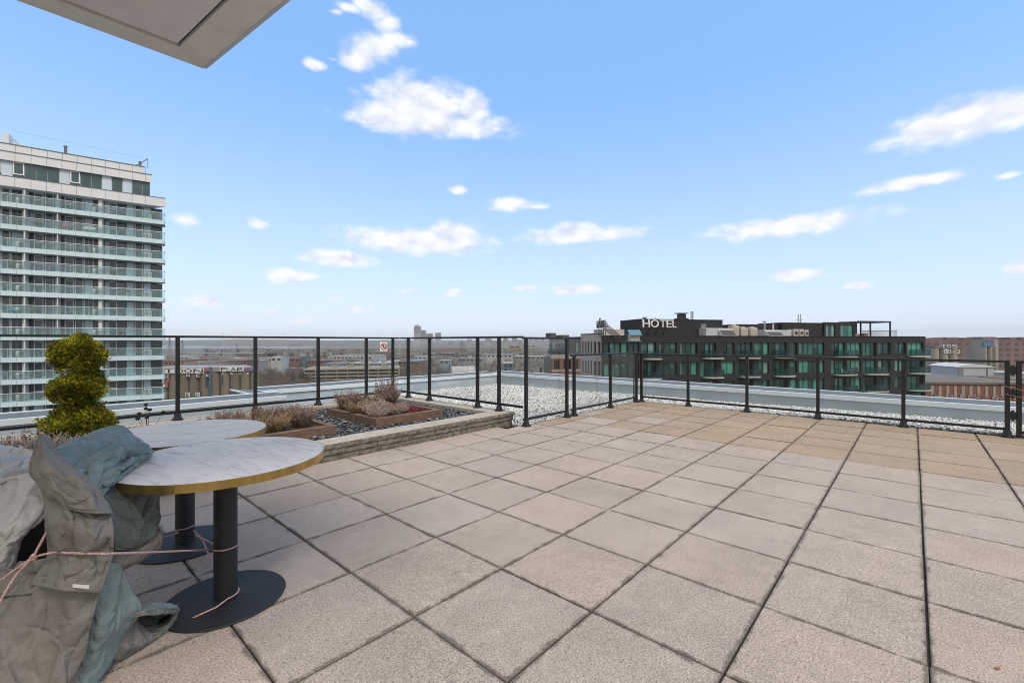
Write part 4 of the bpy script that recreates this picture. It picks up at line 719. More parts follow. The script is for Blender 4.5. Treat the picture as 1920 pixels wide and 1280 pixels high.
def woods():
    M_TW = mat('bare_twigs', (.13, .10, .08), .95, attr=True); base = [bare_mesh(k) for k in range(4)]; g = np.random.default_rng(77); V = []; Fc = []; C = []; o = 0
    areas = [(488, 580, 250, 400, 190, 9, 14), (300, 500, 480, 1000, 260, 7, 11), (500, 1020, 440, 620, 520, 6, 10), (520, 1020, 620, 1100, 700, 7, 12), (745, 860, 330, 460, 170, 7, 11), (560, 800, 330, 390, 120, 6, 9), (380, 1020, 1100, 2000, 500, 9, 16), (860, 1000, 300, 420, 60, 5, 8)]
    for (p0, p1, d0, d1, n, h0, h1) in areas:
        for _ in range(n):
            d = g.uniform(d0, d1); px = g.uniform(p0, p1); a, b = W((px - CX) / F * d, d); h = g.uniform(h0, h1); v, f = base[g.integers(4)]; an = g.uniform(0, 6.28); c, s = math.cos(an), math.sin(an); k = h * (1.5 if d > 900 else 1.15)
            vv = np.c_[(v[:, 0] * c - v[:, 1] * s) * k + a, (v[:, 0] * s + v[:, 1] * c) * k + b, v[:, 2] * h + GZ]; V.append(vv); Fc.append(f + o); o += len(v); C.append(np.repeat([np.array((.135, .110, .092)) * g.uniform(.55, 1.25) + np.array((g.uniform(0, .02), 0, 0))], len(v), 0))
    tag(np_mesh('bare_woodland', np.concatenate(V), np.concatenate(Fc), M_TW, False, np.concatenate(C)), 'bare brown winter woodland spread over the city plain', 'woodland', kind='stuff')
    # bare trees one can tell apart, in front of the silos
    for k, (px, d, h, lab) in enumerate(((361, 128, 21, 'bare tree standing in front of the painted silos under the ZONEK letters'), (427, 132, 15, 'yellowish bare tree in front of the silos under the CROPS letters'), (450, 128, 16, 'bushy bare tree at the end of the silos'), (390, 122, 10, 'low bare bush tree at the foot of the silos'))):
        v, f = bare_mesh(30 + k, 420); a, b = W((px - CX) / F * d, d); o2 = thing('bare_tree', lab, 'tree', (a, b, GZ)); c = (.16, .115, .08) if k != 1 else (.25, .17, .08)
        np_mesh('branches', v * np.array([h * .85, h * .85, h]), f, mat('bare_branch', c, .9), parent=o2); MB().tube((0, 0, 0), (0, 0, h * .6), h * .018, h * .008, 7).build('trunk', mat('bare_trunk', (.10, .08, .06), .9), o2)
    # evergreens
    def conifer(seed):
        g = np.random.default_rng(seed); V = []; Fc = []
        for k in range(520):
            z = .06 + .94 * g.random() ** 1.25; rad = .21 * (1 - z) ** .85 * (1 + .25 * math.sin(z * 34)); a = g.uniform(0, 6.28); p = np.array([0, 0, z]); d = np.array([math.cos(a), math.sin(a), -.18]); q = p + d * rad * g.uniform(.7, 1.2) + np.array([0, 0, .02]); s = np.array([-math.sin(a), math.cos(a), 0]) * .032; o = len(V); mid = p + (q - p) * .45
            V += [mid - s, mid + s, q, p]; Fc += [(0 + o, 1 + o, 2 + o), (o, o + 3, o + 1)]
        return np.array(V), np.array(Fc)
    M_EV = mat('dark_conifer_needles', (.030, .042, .034), .9, var=.5, scale=.6); M_TK = mat('conifer_trunk', (.06, .045, .035), .9); first = None
    spots = [(545, 360, 12), (549, 362, 14), (552, 358, 11), (561, 352, 12), (565, 350, 15), (569, 352, 14), (573, 350, 13), (634, 420, 9), (637, 421, 8), (642, 420, 9), (653, 420, 9), (673, 500, 11), (677, 505, 12), (681, 500, 12), (686, 502, 11), (843, 440, 15), (848, 442, 16), (853, 440, 16), (858, 455, 12), (863, 455, 12), (868, 452, 14), (873, 452, 13), (901, 470, 11)]
    cn = {0: 'by the parking deck', 1: 'by the parking deck', 2: 'by the parking deck', 3: 'behind the parking deck corner', 4: 'behind the parking deck corner', 5: 'behind the parking deck corner', 6: 'behind the parking deck corner'}
    for k, (px, d, h) in enumerate(spots):
        a, b = W((px - CX) / F * d, d); lab = 'small dark evergreen in a clump ' + ('beside the parking deck' if k < 7 else 'above the brick warehouses' if k < 15 else 'between the white roofs and the railway')
        if first is None:
            v, f = conifer(2); first = thing('evergreen_tree', lab, 'tree', (a, b, GZ), 0, 'evergreens beside the parking deck'); np_mesh('crown', v, f, M_EV, parent=first); MB().tube((0, 0, 0), (0, 0, .3), .025, .015, 6).build('trunk', M_TK, first); first.scale = (h, h, h)
        else:
            o2 = dup(first, (a, b, GZ), k * 1.3, lab, (h * 1.05, h * 1.05, h)); o2['group'] = 'evergreens beside the parking deck' if k < 7 else 'evergreens above the brick warehouses' if k < 15 else 'evergreens between white roofs and railway'
woods()
def white_shed():
    d = 395; fa = Facade((848 - CX) / F * d, d, (.95, .3)); o = thing('storage_shed', 'white round roofed storage shed beside the railway', 'building', fa.loc(GZ), fa.rz()); L = fa.u(893); zt = fa.z(870, 687) - GZ; zb = fa.z(870, 699) - GZ; n = 10; w = 16
    pts = [(w / 2 - w / 2 * math.cos(math.pi * k / n), zb - 2 + (zt - zb + 2) * math.sin(math.pi * k / n)) for k in range(n + 1)]; m = MB(); m.add([(0, y, z) for y, z in pts] + [(L, y, z) for y, z in pts], [(k, k + 1, n + 2 + k, n + 1 + k) for k in range(n)] + [tuple(range(n + 1)), tuple(reversed(range(n + 1, 2 * n + 2)))]); m.build('roof', bmat('white'), o); MB().box(0, L, 0, w, 0, zb - 2.01).build('wall', bmat('grey'), o)
white_shed()
# -- beyond the hotel: brick mill, silos, tent hall, low brick works
def right_side():
    d = 330; fa = Facade((1700 - CX) / F * d, d, (.985, -.17)); t = thing('brick_mill', 'huge mauve brick mill with rows of windows closing the view beyond the hotel', 'building', fa.loc(GZ), fa.rz()); U = fa.u; L = U(2080); zt = fa.z(1830, 636.5) - GZ
    MB().box(0, L, 0, 40, 0, zt).build('wall', bmat('mauve'), t); m = MB()
    for a, b, k in ((1741, 1781, 1.4), (1787, 1810, 1.8), (1820, 1837, 1.4), (1856, 1881, 2.0), (1909, 1920, 1.6), (1930, 1990, 1.8)): m.box(U(a), U(b), 6, 20, zt, zt + k)
    m.build('roof_housing', bmat('mauve'), t); fh = 3.9
    M_MW = mat('mill_window', (.10, .09, .10), .4)
    for k in range(5):
        x = U(1738)
        while x < U(1925): MB().box(x, x + 2.6, -.1, -.002, zt - 2.2 - fh * k - 2.0, zt - 2.2 - fh * k).build('window', M_MW, t); x += 5.0
    MB().box(0, L, -.15, -.002, zt - .6, zt - .1).build('cornice', bmat('brown'), t)
    M_SI = mat('pale_silo_concrete', (.36, .33, .28), .9, col2=(.27, .25, .21), scale=.3, stretch=(1, 1, .15)); M_W = mat('silo_paint_white', (.68, .68, .70), .7); M_K = mat('silo_paint_dark', (.04, .04, .05), .7); M_C = mat('silo_paint_blue', (.06, .22, .30), .7); M_V = mat('silo_paint_violet', (.15, .12, .28), .7)
    def silo(pa, pb, ytop, d, label, words_):
        fa = Facade((pa - CX) / F * d, d, (.985, -.17)); q = thing('concrete_silo', label, 'silo', fa.loc(GZ), fa.rz()); L = fa.u(pb); zt = fa.z((pa + pb) / 2, ytop) - GZ; MB().box(0, L, 1.5, 10, 0, zt - .01).build('core_wall', M_SI, q); n = 3
        m = MB()
        for k in range(n): c = (k + .5) * L / n; m.prism([(c + L / n / 2 * .98 * math.cos(a), 1.5 - 2.2 * math.sin(a)) for a in np.linspace(math.pi, 0, 13)], 0, zt)
        m.build('cylinder_wall', M_SI, q); return q, fa, zt, L
    q, f1, zt, L = silo(1746, 1798, 653.5, 200, 'pale concrete silo with white graffiti on its roof edge, beside the hotel', 0)
    MB().box(1, L - .5, -.6, 9, zt + .002, zt + 1.3).build('top_gallery', mat('gallery_grey', (.16, .15, .15), .8), q)
    def letters(q, f, txt, pxs, y0, y1, mt, y):
        for c, (a, b) in zip(txt, pxs):
            me = text_mesh(c, 1.0, .05, 'graffiti_letter'); co = np.array([v.co[:] for v in me.vertices]); w0 = co.min(0); w1 = co.max(0); x0, x1 = f.u(a), f.u(b); z0, z1 = f.z((a + b) / 2, y1) - GZ, f.z((a + b) / 2, y0) - GZ
            for v in me.vertices: v.co = (x0 + (v.co.x - w0[0]) / (w1[0] - w0[0]) * (x1 - x0), y - v.co.z, z0 + (v.co.y - w0[1]) / (w1[1] - w0[1]) * (z1 - z0))
            me.materials.clear(); me.materials.append(mt); link('graffiti_letter', me, q)
    letters(q, f1, 'TOS', ((1762, 1772), (1773.5, 1781), (1782.5, 1792)), 645.5, 652, M_W, -.75)
    m = MB(); 
    for a, b, y0, y1 in ((1767, 1780, 655, 656), (1767, 1780, 661, 662), (1767, 1768, 655, 662), (1779, 1780, 655, 662), (1771, 1776, 657, 659.5), (1783, 1788, 660, 661), (1792, 1797, 655, 656), (1795.5, 1797, 655, 662), (1791, 1796, 660.5, 662)): m.box(f1.u(a), f1.u(b), -.95, -.6, f1.z(a, y1) - GZ, f1.z(a, y0) - GZ)
    m.build('white_outline_tag', M_W, q)
    q, f2, zt, L = silo(1842, 1872, 649, 215, 'second pale concrete silo with blue graffiti, nearer the gate', 0)
    x0, x1, xt = f2.u(1857), f2.u(1881), f2.z(1865, 635.5) - GZ; MB().box(x0, x1, 2.5, 11, 0, xt).build('stair_tower', M_SI, q)
    m = MB(); m.box(f2.u(1842), f2.u(1855), -.9, .5, zt + .002, zt + 1.8); m.build('blue_tag', M_C, q); MB().box(f2.u(1857.5), f2.u(1872), 2.2, 2.498, zt + .4, xt - .3).build('violet_tag', M_V, q)
    m = MB(); [m.box(f2.u(1874), f2.u(1879), 2.4, 2.498, f2.z(1876, 650 + k * 9) - GZ, f2.z(1876, 645 + k * 9) - GZ) for k in range(6)]; m.build('window', mat('silo_window', (.30, .40, .42), .4), q)
    # white tent hall
    d = 170; f3 = Facade((1796 - CX) / F * d, d, (.985, -.17)); t = thing('tent_hall', 'pale grey fabric tent hall with a curved white roof between the silos', 'building', f3.loc(GZ), f3.rz()); L = f3.u(1863); zt = f3.z(1830, 687) - GZ; zr = f3.z(1830, 684) - GZ
    MB().box(0, L, 0, 14, 0, zt - .3).build('wall', mat('tent_fabric', (.46, .49, .54), .7, var=.1, scale=.2), t); n = 8; m = MB(); pr = [(-.4 + (L + .8) * k / n, zt - .295 + (zr - zt + .5) * math.sin(math.pi * k / n) ** .6 + .05) for k in range(n + 1)]
    m.add([(x, -.3, z) for x, z in pr] + [(x, 14.3, z) for x, z in pr] + [(x, -.3, zt - .299) for x, z in pr] + [(x, 14.3, zt - .299) for x, z in pr], [(k, k + 1, n + 2 + k, n + 1 + k) for k in range(n)] + [(2 * n + 2 + k, 2 * n + 3 + k, k + 1, k) for k in range(n)]); m.build('roof', mat('tent_roof', (.62, .64, .65), .6), t)
    MB().box(.0, 1.6, -.35, -.002, 0, zt - .5).build('dark_end', bmat('grey'), t); MB().box(f3.u(1850), f3.u(1851.2), -.2, -.002, 0, zt - .6).build('frame_post', bmat('brown'), t)
    # low brick works with pilasters
    d = 118; f4 = Facade((1728 - CX) / F * d, d, (.995, -.10)); t = thing('brick_works', 'low red brick works with pale pilasters and a flat grey roof below the silos', 'building', f4.loc(GZ), f4.rz()); L = f4.u(1960); zt = f4.z(1820, 720) - GZ
    MB().box(0, L, 0, 34, 0, zt).build('wall', mat('works_brick', (.27, .10, .065), .85, col2=(.20, .08, .055), scale=.5), t); MB().box(-.3, L + .3, -.3, 34, zt + .002, zt + .5).build('roof', mat('works_roof', (.20, .175, .155), .9, var=.3, scale=.3), t)
    m = MB(); x = 2.2; st = 1.62 * 1.15
    m = MB()
    while x < L: m.box(x, x + .72, -.12, -.002, zt - 3.6, zt - .5); x += st
    m.build('pilaster', mat('pale_pilaster', (.33, .30, .25), .85), t); m = MB(); g = random.Random(2)
    for k in range(60): x = g.uniform(.5, L - 1); m.box(x, x + g.uniform(.3, .8), -.14, -.121, zt - 3.6 + g.uniform(-.6, .2), zt - 3.0 + g.uniform(-.3, .4))
    m.build('graffiti_patch', mat('works_graffiti', (.36, .33, .38), .8, col2=(.30, .12, .10), scale=.9), t)
    d = 160; f5 = Facade((1808 - CX) / F * d, d, (.99, -.12)); t = thing('brick_annex', 'orange brick annex with a sloping roof behind the low brick works', 'building', f5.loc(GZ), f5.rz()); MB().box(0, f5.u(1930), 0, 12, 0, f5.z(1850, 709) - GZ).build('wall', bmat('rust'), t); MB().box(-.3, f5.u(1930), -.3, 12, f5.z(1850, 709) - GZ + .002, f5.z(1850, 708) - GZ).build('roof', bmat('brown'), t)
    block('pale low shed beyond the gate with white roof trim', 1903, 1960, 702, 190, 'white', 20, 'white', -.1); block('grey yard wall building beyond the gate', 1900, 1960, 714, 150, 'grey', 12, 'brown', -.1)
right_side()

# ---------------------------------------------------------------- air
def haze():
    m = bpy.data.materials.new('hazy_air'); m.use_nodes = True; nt = m.node_tree; nt.nodes.clear(); o = nt.nodes.new('ShaderNodeOutputMaterial'); v = nt.nodes.new('ShaderNodeVolumePrincipled'); v.inputs['Color'].default_value = (.92, .95, .99, 1); v.inputs['Density'].default_value = HAZE_D; v.inputs['Anisotropy'].default_value = -0.35; nt.links.new(v.outputs[0], o.inputs['Volume'])
    b = MB().box(-6600, 6600, -6600, 6600, GZ - 3, 118).build('haze', m); b['kind'] = 'stuff'; tag(b, 'thin pale winter haze hanging over the whole city', 'haze', kind='stuff')
HAZE_D = .00011
haze()

# ================================================================ the terrace
BA, BB, PP = 1.246, 1.1525, 0.60      # paving grid origin and pitch
M_PAVER = mat('aggregate_paver', (.4, .36, .33), .88, attr=True, spec=.25)
def paver_nodes(m):
    nt = m.node_tree; N = nt.nodes; L = nt.links; b = N['Principled BSDF']
    tc = [n for n in N if n.type == 'TEX_COORD'][0]; at = [n for n in N if n.type == 'ATTRIBUTE'][0]
    def noise(sc, det, ro=.6):
        n = N.new('ShaderNodeTexNoise'); n.inputs['Scale'].default_value = sc; n.inputs['Detail'].default_value = det; n.inputs['Roughness'].default_value = ro
        L.new(tc.outputs['Object'], n.inputs['Vector']); return n
    def rng_(n, a, b_, lo, hi):
        r = N.new('ShaderNodeMapRange'); L.new(n, r.inputs[0])
        for i, v in enumerate((a, b_, lo, hi)): r.inputs[i + 1].default_value = v
        return r.outputs[0]
    def mul(col, fac):
        x = N.new('ShaderNodeMix'); x.data_type = 'RGBA'; x.blend_type = 'MULTIPLY'; x.inputs[0].default_value = 1
        c = N.new('ShaderNodeCombineXYZ')
        for i in range(3): L.new(fac, c.inputs[i])
        L.new(col, x.inputs[6]); L.new(c.outputs[0], x.inputs[7]); return x.outputs[2]
    col = at.outputs['Color']
    col = mul(col, rng_(noise(120, 3, .7).outputs[0],   .32, .68, .54, 1.44))      # sand and grit
    col = mul(col, rng_(noise(2.3, 5, .62).outputs[0], .3, .7, .91, 1.08))       # wear and damp patches
    col = mul(col, rng_(noise(11, 4, .6).outputs[0], .3, .7, .93, 1.06))
    col = mul(col, rng_(noise(.8, 6, .7).outputs[0], .36, .46, .92, 1.0))        # dried water stains
    col = mul(col, rng_(noise(31, 2, .5).outputs[0], .27, .32, .70, 1.0))        # small dark spots
    v = N.new('ShaderNodeTexVoronoi'); v.inputs['Scale'].default_value = 85; L.new(tc.outputs['Object'], v.inputs['Vector'])   # single pale and dark stones
    sp = N.new('ShaderNodeSeparateColor'); L.new(v.outputs['Color'], sp.inputs[0])
    near = rng_(v.outputs['Distance'], .18, .36, 1, 0)
    pale = N.new('ShaderNodeMath'); pale.operation = 'GREATER_THAN'; L.new(sp.outputs[0], pale.inputs[0]); pale.inputs[1].default_value = .86
    dark = N.new('ShaderNodeMath'); dark.operation = 'GREATER_THAN'; L.new(sp.outputs[1], dark.inputs[0]); dark.inputs[1].default_value = .86
    for k, c in ((pale, (.62, .58, .53, 1)), (dark, (.13, .11, .095, 1))):
        f = N.new('ShaderNodeMath'); f.operation = 'MULTIPLY'; L.new(k.outputs[0], f.inputs[0]); L.new(near, f.inputs[1])
        f2 = N.new('ShaderNodeMath'); f2.operation = 'MULTIPLY'; L.new(f.outputs[0], f2.inputs[0]); f2.inputs[1].default_value = .85
        x = N.new('ShaderNodeMix'); x.data_type = 'RGBA'; L.new(f2.outputs[0], x.inputs[0]); L.new(col, x.inputs[6]); x.inputs[7].default_value = c; col = x.outputs[2]
    # grime gathered along the joints
    sx = N.new('ShaderNodeSeparateXYZ'); L.new(tc.outputs['Object'], sx.inputs[0])
    def m2(op, a, b_):
        q = N.new('ShaderNodeMath'); q.operation = op
        for i_, v_ in enumerate((a, b_)):
            if isinstance(v_, (int, float)): q.inputs[i_].default_value = v_
            else: L.new(v_, q.inputs[i_])
        return q.outputs[0]
    def edge(o, org):
        f = m2('FRACT', m2('DIVIDE', m2('SUBTRACT', o, org - 60.0), PP), 0); return m2('MINIMUM', f, m2('SUBTRACT', 1.0, f))
    e = m2('MINIMUM', edge(sx.outputs[0], BA), edge(sx.outputs[1], BB))
    e = m2('SUBTRACT', e, m2('MULTIPLY', m2('SUBTRACT', noise(9, 6, .7).outputs[0], .40), .13))
    col = mul(col, rng_(e, -.004, .022, .46, 1.0))
    for l in list(b.inputs['Base Color'].links): L.remove(l)
    L.new(col, b.inputs['Base Color'])
    bp = N.new('ShaderNodeBump'); bp.inputs['Strength'].default_value = .5; bp.inputs['Distance'].default_value = .003
    L.new(noise(170, 3, .7).outputs[0], bp.inputs['Height']); L.new(bp.outputs[0], b.inputs['Normal'])
paver_nodes(M_PAVER)
FB, FA = 4.41, 9.0       # lines of the low fence: across (b) and along (a)
def build_deck():
    mb = MB(); cols = []
    for i in range(-6, 13):
        for j in range(-12, 6):
            a0, a1 = BA + PP * i, BA + PP * (i + 1); b0, b1 = BB + PP * j, BB + PP * (j + 1)
            top = 4.70 if a1 < 5.27 else 4.50
            if b1 > top: b1 = top
            if a1 > 9.03: a1 = 9.06
            if b1 - b0 < .05: continue
            ga = random.uniform(.0016, .0042); gb = random.uniform(.003, .0058)
            x0, x1 = a0 + ga, a1 - ga; y0, y1 = b0 + gb, b1 - gb
            dz = random.gauss(0, .0012); tx, ty = random.gauss(0, .0015), random.gauss(0, .0015); jx, jy = random.gauss(0, .0012), random.gauss(0, .0012)
            n0 = len(mb.v); mb.bbox(x0 + jx, x1 + jx, y0 + jy, y1 + jy, -.05, 0, .004)
            cx, cy = (x0 + x1) / 2, (y0 + y1) / 2
            for k in range(n0, len(mb.v)):
                x, y, z = mb.v[k]
                if z > -.04: mb.v[k] = (x, y, z + dz + (x - cx) * tx + (y - cy) * ty)
            tan = (i >= 8 or (j == 5 and i >= 7)) and (i, j) not in ((9, 3), (9, 5), (8, 4), (12, -5), (12, -6), (12, -7))
            base = (.385, .298, .212) if tan else (.432, .360, .305)
            k = random.uniform(.955, 1.045); t = random.uniform(-.007, .007)
            c = (base[0] * k + t, base[1] * k, base[2] * k - t)
            if i == 12 and tan: c = tuple(v * .93 for v in c)
            cols += [c] * (len(mb.v) - n0)
    o = mb.build('terrace_paving', M_PAVER); me = o.data
    at = me.color_attributes.new('Col', 'FLOAT_COLOR', 'POINT'); at.data.foreach_set('color', np.c_[np.array(cols), np.ones(len(cols))].astype(np.float32).ravel())
    structure(o)
build_deck()
M_DIRT = mat('joint_dirt', (.055, .043, .031), .95, col2=(.022, .018, .013), scale=14)
o = MB().box(-3, 9.04, -6.6, 4.49, -.30, -.013).build('paving_bed', M_DIRT); structure(o)

# ---- parapets, roof membrane and white stone ballast
M_PARA = mat('blue_grey_sheet_metal', (.50, .58, .62), .5, spec=.4, var=.14, scale=2.2, detail=6)
M_CAP = mat('parapet_cap_metal', (.17, .20, .225), .8, spec=.1, var=.12, scale=3, metal=.0)
M_LIP = mat('parapet_cap_edge', (.80, .83, .85), .35, spec=.5, metal=.1)
PB, PA = 9.95, 10.3      # inner faces of the two parapets
def parapet(name, label, segs):
    t = thing(name, label, 'parapet wall', (segs[0][0][0], segs[0][0][1], 0)); base = Vector(t.location)
    for (p, q, nrm) in segs:     # p -> q along inner face, nrm outward
        p = Vector((*p, 0)); q = Vector((*q, 0)); n = Vector((*nrm, 0)); u = (q - p).normalized(); p -= base; q -= base
        L = (q - p).length
        def P(s, off, z): v = p + u * s + n * off; return (v.x, v.y, z)
        b = MB(); b.hexa([P(0, .03, -.35), P(L, .03, -.35), P(L, .46, -.35), P(0, .46, -.35)], [P(0, .03, .235), P(L, .03, .235), P(L, .46, .235), P(0, .46, .235)])
        s = random.uniform(.6, 1.4)
        while s < L - .3:       # raised standing seams of the cladding
            b.hexa([P(s, .022, -.35), P(s + .02, .022, -.35), P(s + .02, .04, -.35), P(s, .04, -.35)], [P(s, .022, .232), P(s + .02, .022, .232), P(s + .02, .04, .232), P(s, .04, .232)]); s += random.uniform(2.2, 3.1)
        b.build('wall', M_PARA, t)
        c = MB(); c.hexa([P(0, .012, .238), P(L, .012, .238), P(L, .485, .238), P(0, .485, .238)], [P(0, .012, .275), P(L, .012, .275), P(L, .485, .318), P(0, .485, .318)])
        s = 1.1
        while s < L - .2:
            c.hexa([P(s, .03, .27), P(s + .012, .03, .27), P(s + .012, .47, .3), P(s, .47, .3)], [P(s, .03, .2815), P(s + .012, .03, .2815), P(s + .012, .47, .3215), P(s, .47, .3215)]); s += 2.44
        cap = c.build('cap', M_CAP, t)
        l = MB(); l.hexa([P(0, -.004, .205), P(L, -.004, .205), P(L, .010, .205), P(0, .010, .205)], [P(0, -.004, .283), P(L, -.004, .283), P(L, .05, .287), P(0, .05, .287)])
        l.hexa([P(0, .45, .30), P(L, .45, .30), P(L, .50, .30), P(0, .50, .30)], [P(0, .45, .324), P(L, .45, .324), P(L, .50, .328), P(0, .50, .328)])
        l.build('edge', M_LIP, cap)
    return t
parapet('parapet_wall', 'blue grey metal clad parapet wall behind the low glass fence, under the dark hotel', [((PA, PB + .49), (PA, -5), (1, 0))])
parapet('parapet_wall', 'blue grey parapet wall behind the tall fence, running from its step to the gravel corner', [((3.36, PB), (PA - .006, PB), (0, 1))])
parapet('parapet_wall', 'stepped parapet wall nearer the fence, behind the clipped cedar and tables', [((-6, 8.75), (3.35, 8.75), (0, 1)), ((3.346, 9.26), (3.346, PB + .4), (-1, 0))])
M_ROOF = mat('roof_membrane', (.33, .35, .37), .8, var=.2, scale=1.5)
o = MB().prism([(-6, -8), (10.28, -8), (10.28, 10.2), (3.4, 10.2), (3.4, 8.9), (-6, 8.9)], -.6, -.345).build('roof_surface', M_ROOF); structure(o)
def gz(a, b):                        # ballast level: heaped near the low fence, sunk in the far corner
    t = np.clip((b + 1) / 9.0, 0, 1); return .035 * (1 - t) - .06 * t + .012 * np.sin(a * 2.1) * np.sin(b * 1.7)
def build_ballast():
    M_ST = mat('white_marble_chips', (.74, .74, .73), .75, attr=True, var=.12, scale=30)
    M_BED = mat('ballast_bed', (.16, .155, .15), .9, col2=(.06, .06, .055), scale=60)
    mb = MB(); n = 40
    for (a0, a1, b0, b1) in ((5.26, PA + .02, 4.505, PB + .02), (9.065, PA + .02, -5, 4.505)):
        for i in range(n):
            for j in range(n):
                q = [(a0 + (a1 - a0) * (i + s) / n, b0 + (b1 - b0) * (j + t) / n) for s, t in ((0, 0), (1, 0), (1, 1), (0, 1))]
                mb.add([(x, y, float(gz(x, y)) - .022) for x, y in q], [(0, 1, 2, 3)])
    structure(mb.build('ballast_bed', M_BED))
    P = []
    for (a0, a1, b0, b1, k) in ((5.28, PA, 4.52, PB, 24000), (9.08, PA, -3.2, 4.52, 12500)):
        P.append(np.c_[rng.uniform(a0, a1, k), rng.uniform(b0, b1, k)])
    P = np.concatenate(P); z = gz(P[:, 0], P[:, 1]) + rng.uniform(-.014, .008, len(P)); P = np.c_[P, z]
    g = np.clip(rng.normal(.74, .15, (len(P), 1)), .25, .9) * np.array([[1, 1, .985]]); 
    g[rng.random(len(P)) < .05] *= .55
    o = stones('white_gravel', P, (.012, .027), .75, M_ST, .22, 0, False, g)
    tag(o, 'white marble gravel spread over the roof between fence and parapet', 'gravel', kind='stuff')
build_ballast()

# ---- glass fences
M_BLK = mat('black_painted_metal', (.012, .012, .013), .42, spec=.5, bump=.15, bscale=30)
M_GLS = glass_mat('fence_glass', (.95, .965, .965), .16, .004)
def fence(label, p0, u, posts, s0, s1, zb, zt, group='glass fence runs round the terrace', rail_lo=.11, panels=True, extra=None):
    """p0 = point of the line at s=0, u = unit direction; posts at parameters s"""
    ang = math.atan2(u[1], u[0]); t = thing('glass_fence', label, 'fence', (p0[0], p0[1], zb), ang, group); h = zt - zb
    for s in posts:
        m = MB(); m.bbox(s - .024, s + .024, -.024, .024, .006, h - .03, .004); po = m.build('post', M_BLK, t)
        f = MB(); f.lathe([(.075, 0), (.075, .012), (.055, .022), (.046, .05), (.038, .085), (.034, .10)], (s, 0, 0), 8)
        for k in range(4):
            a = math.pi / 4 + k * math.pi / 2; f.lathe([(.011, .012), (.011, .026)], (s + .062 * math.cos(a), .062 * math.sin(a), 0), 6)
        f.build('foot', M_BLK, po)
    m = MB(); m.bbox(s0, s1, -.03, .03, h - .032, h, .006); m.build('top_rail', M_BLK, t)
    m = MB(); m.bbox(s0, s1, -.016, .016, rail_lo - .018, rail_lo + .018, .004); m.build('bottom_rail', M_BLK, t)
    ed = [s0] + list(posts) + [s1]
    if panels:
        for a, b in zip(ed[:-1], ed[1:]):
            if b - a < .08: continue
            m = MB(); m.box(a + .026, b - .026, -.004, .004, rail_lo + .019, h - .033); m.build('glass_panel', M_GLS, t)
    return t
ZP = .19                  # top of the planter wall
fence('tall glass fence standing on the planter wall in front of the apartment tower', (0, 7.72), (1, 0), [-1.52, -.52, .48, 1.48, 2.48, 3.48, 4.40, 4.98], -3.2, 5.12, ZP, 1.385)
fence('short tall glass fence across the planter end with its rail reaching past the last post', (5.14, 0), (0, 1), [4.93, 5.43, 6.74, 7.42], 4.43, 7.68, ZP, 1.385)
fence('single tall glass fence panel with two posts between planter and low fence', (0, FB), (1, 0), [5.2, 6.28], 5.13, 6.31, 0, 1.37)
fence('low glass fence beside the gravel carrying the little bird feeder post', (0, FB), (1, 0), [6.5, 7.76, 8.86], 6.4, 8.90, 0, 1.075)
fence('long low glass fence along the edge of the terrace facing the dark hotel', (FA, 0), (0, 1), [-.95, .11, 1.19, 2.28, 3.36, 4.36], -.97, 4.40, 0, 1.045)
def gate():
    t = thing('glass_gate', 'low black framed glass gate hung on hinges at the end of the low fence', 'gate', (FA, -1.03, 0), R(-90))
    m = MB(); m.bbox(0, .05, -.025, .025, .03, 1.045, .004); m.bbox(.05, 1.0, -.025, .025, 1.005, 1.045, .004); m.bbox(.05, 1.0, -.02, .02, .06, .10, .004); m.bbox(1.0, 1.05, -.025, .025, .03, 1.045, .004)
    m.build('gate_frame', M_BLK, t)
    MB().box(.052, .998, -.004, .004, .102, 1.003).build('glass_panel', M_GLS, t)
    for z in (.25, .55, .86): MB().bbox(-.06, .0, -.02, .02, z, z + .10, .004).tube((-.03, 0, z - .02), (-.03, 0, z + .12), .014).build('hinge', M_BLK, t)
gate()
M_CABLE = mat('copper_brown_cable', (.22, .09, .06), .5)
def cables():
    for k, (z0, z1, lab) in enumerate(((.70, .45, 'reddish brown cable strung slackly from the upper gate hinge'), (.60, .35, 'reddish brown cable sagging below the other one on the gate'))):
        m = MB(); pts = []
        for i in range(14):
            s = i / 13; pts.append((FA - .045 - .02 * k, -.90 - s * 1.4 - .0 * k, z0 + (z1 - z0) * s - .05 * math.sin(s * math.pi)))
        m.path(pts, .005, 6); tag(m.build('cable', M_CABLE), lab, 'cable')
cables()

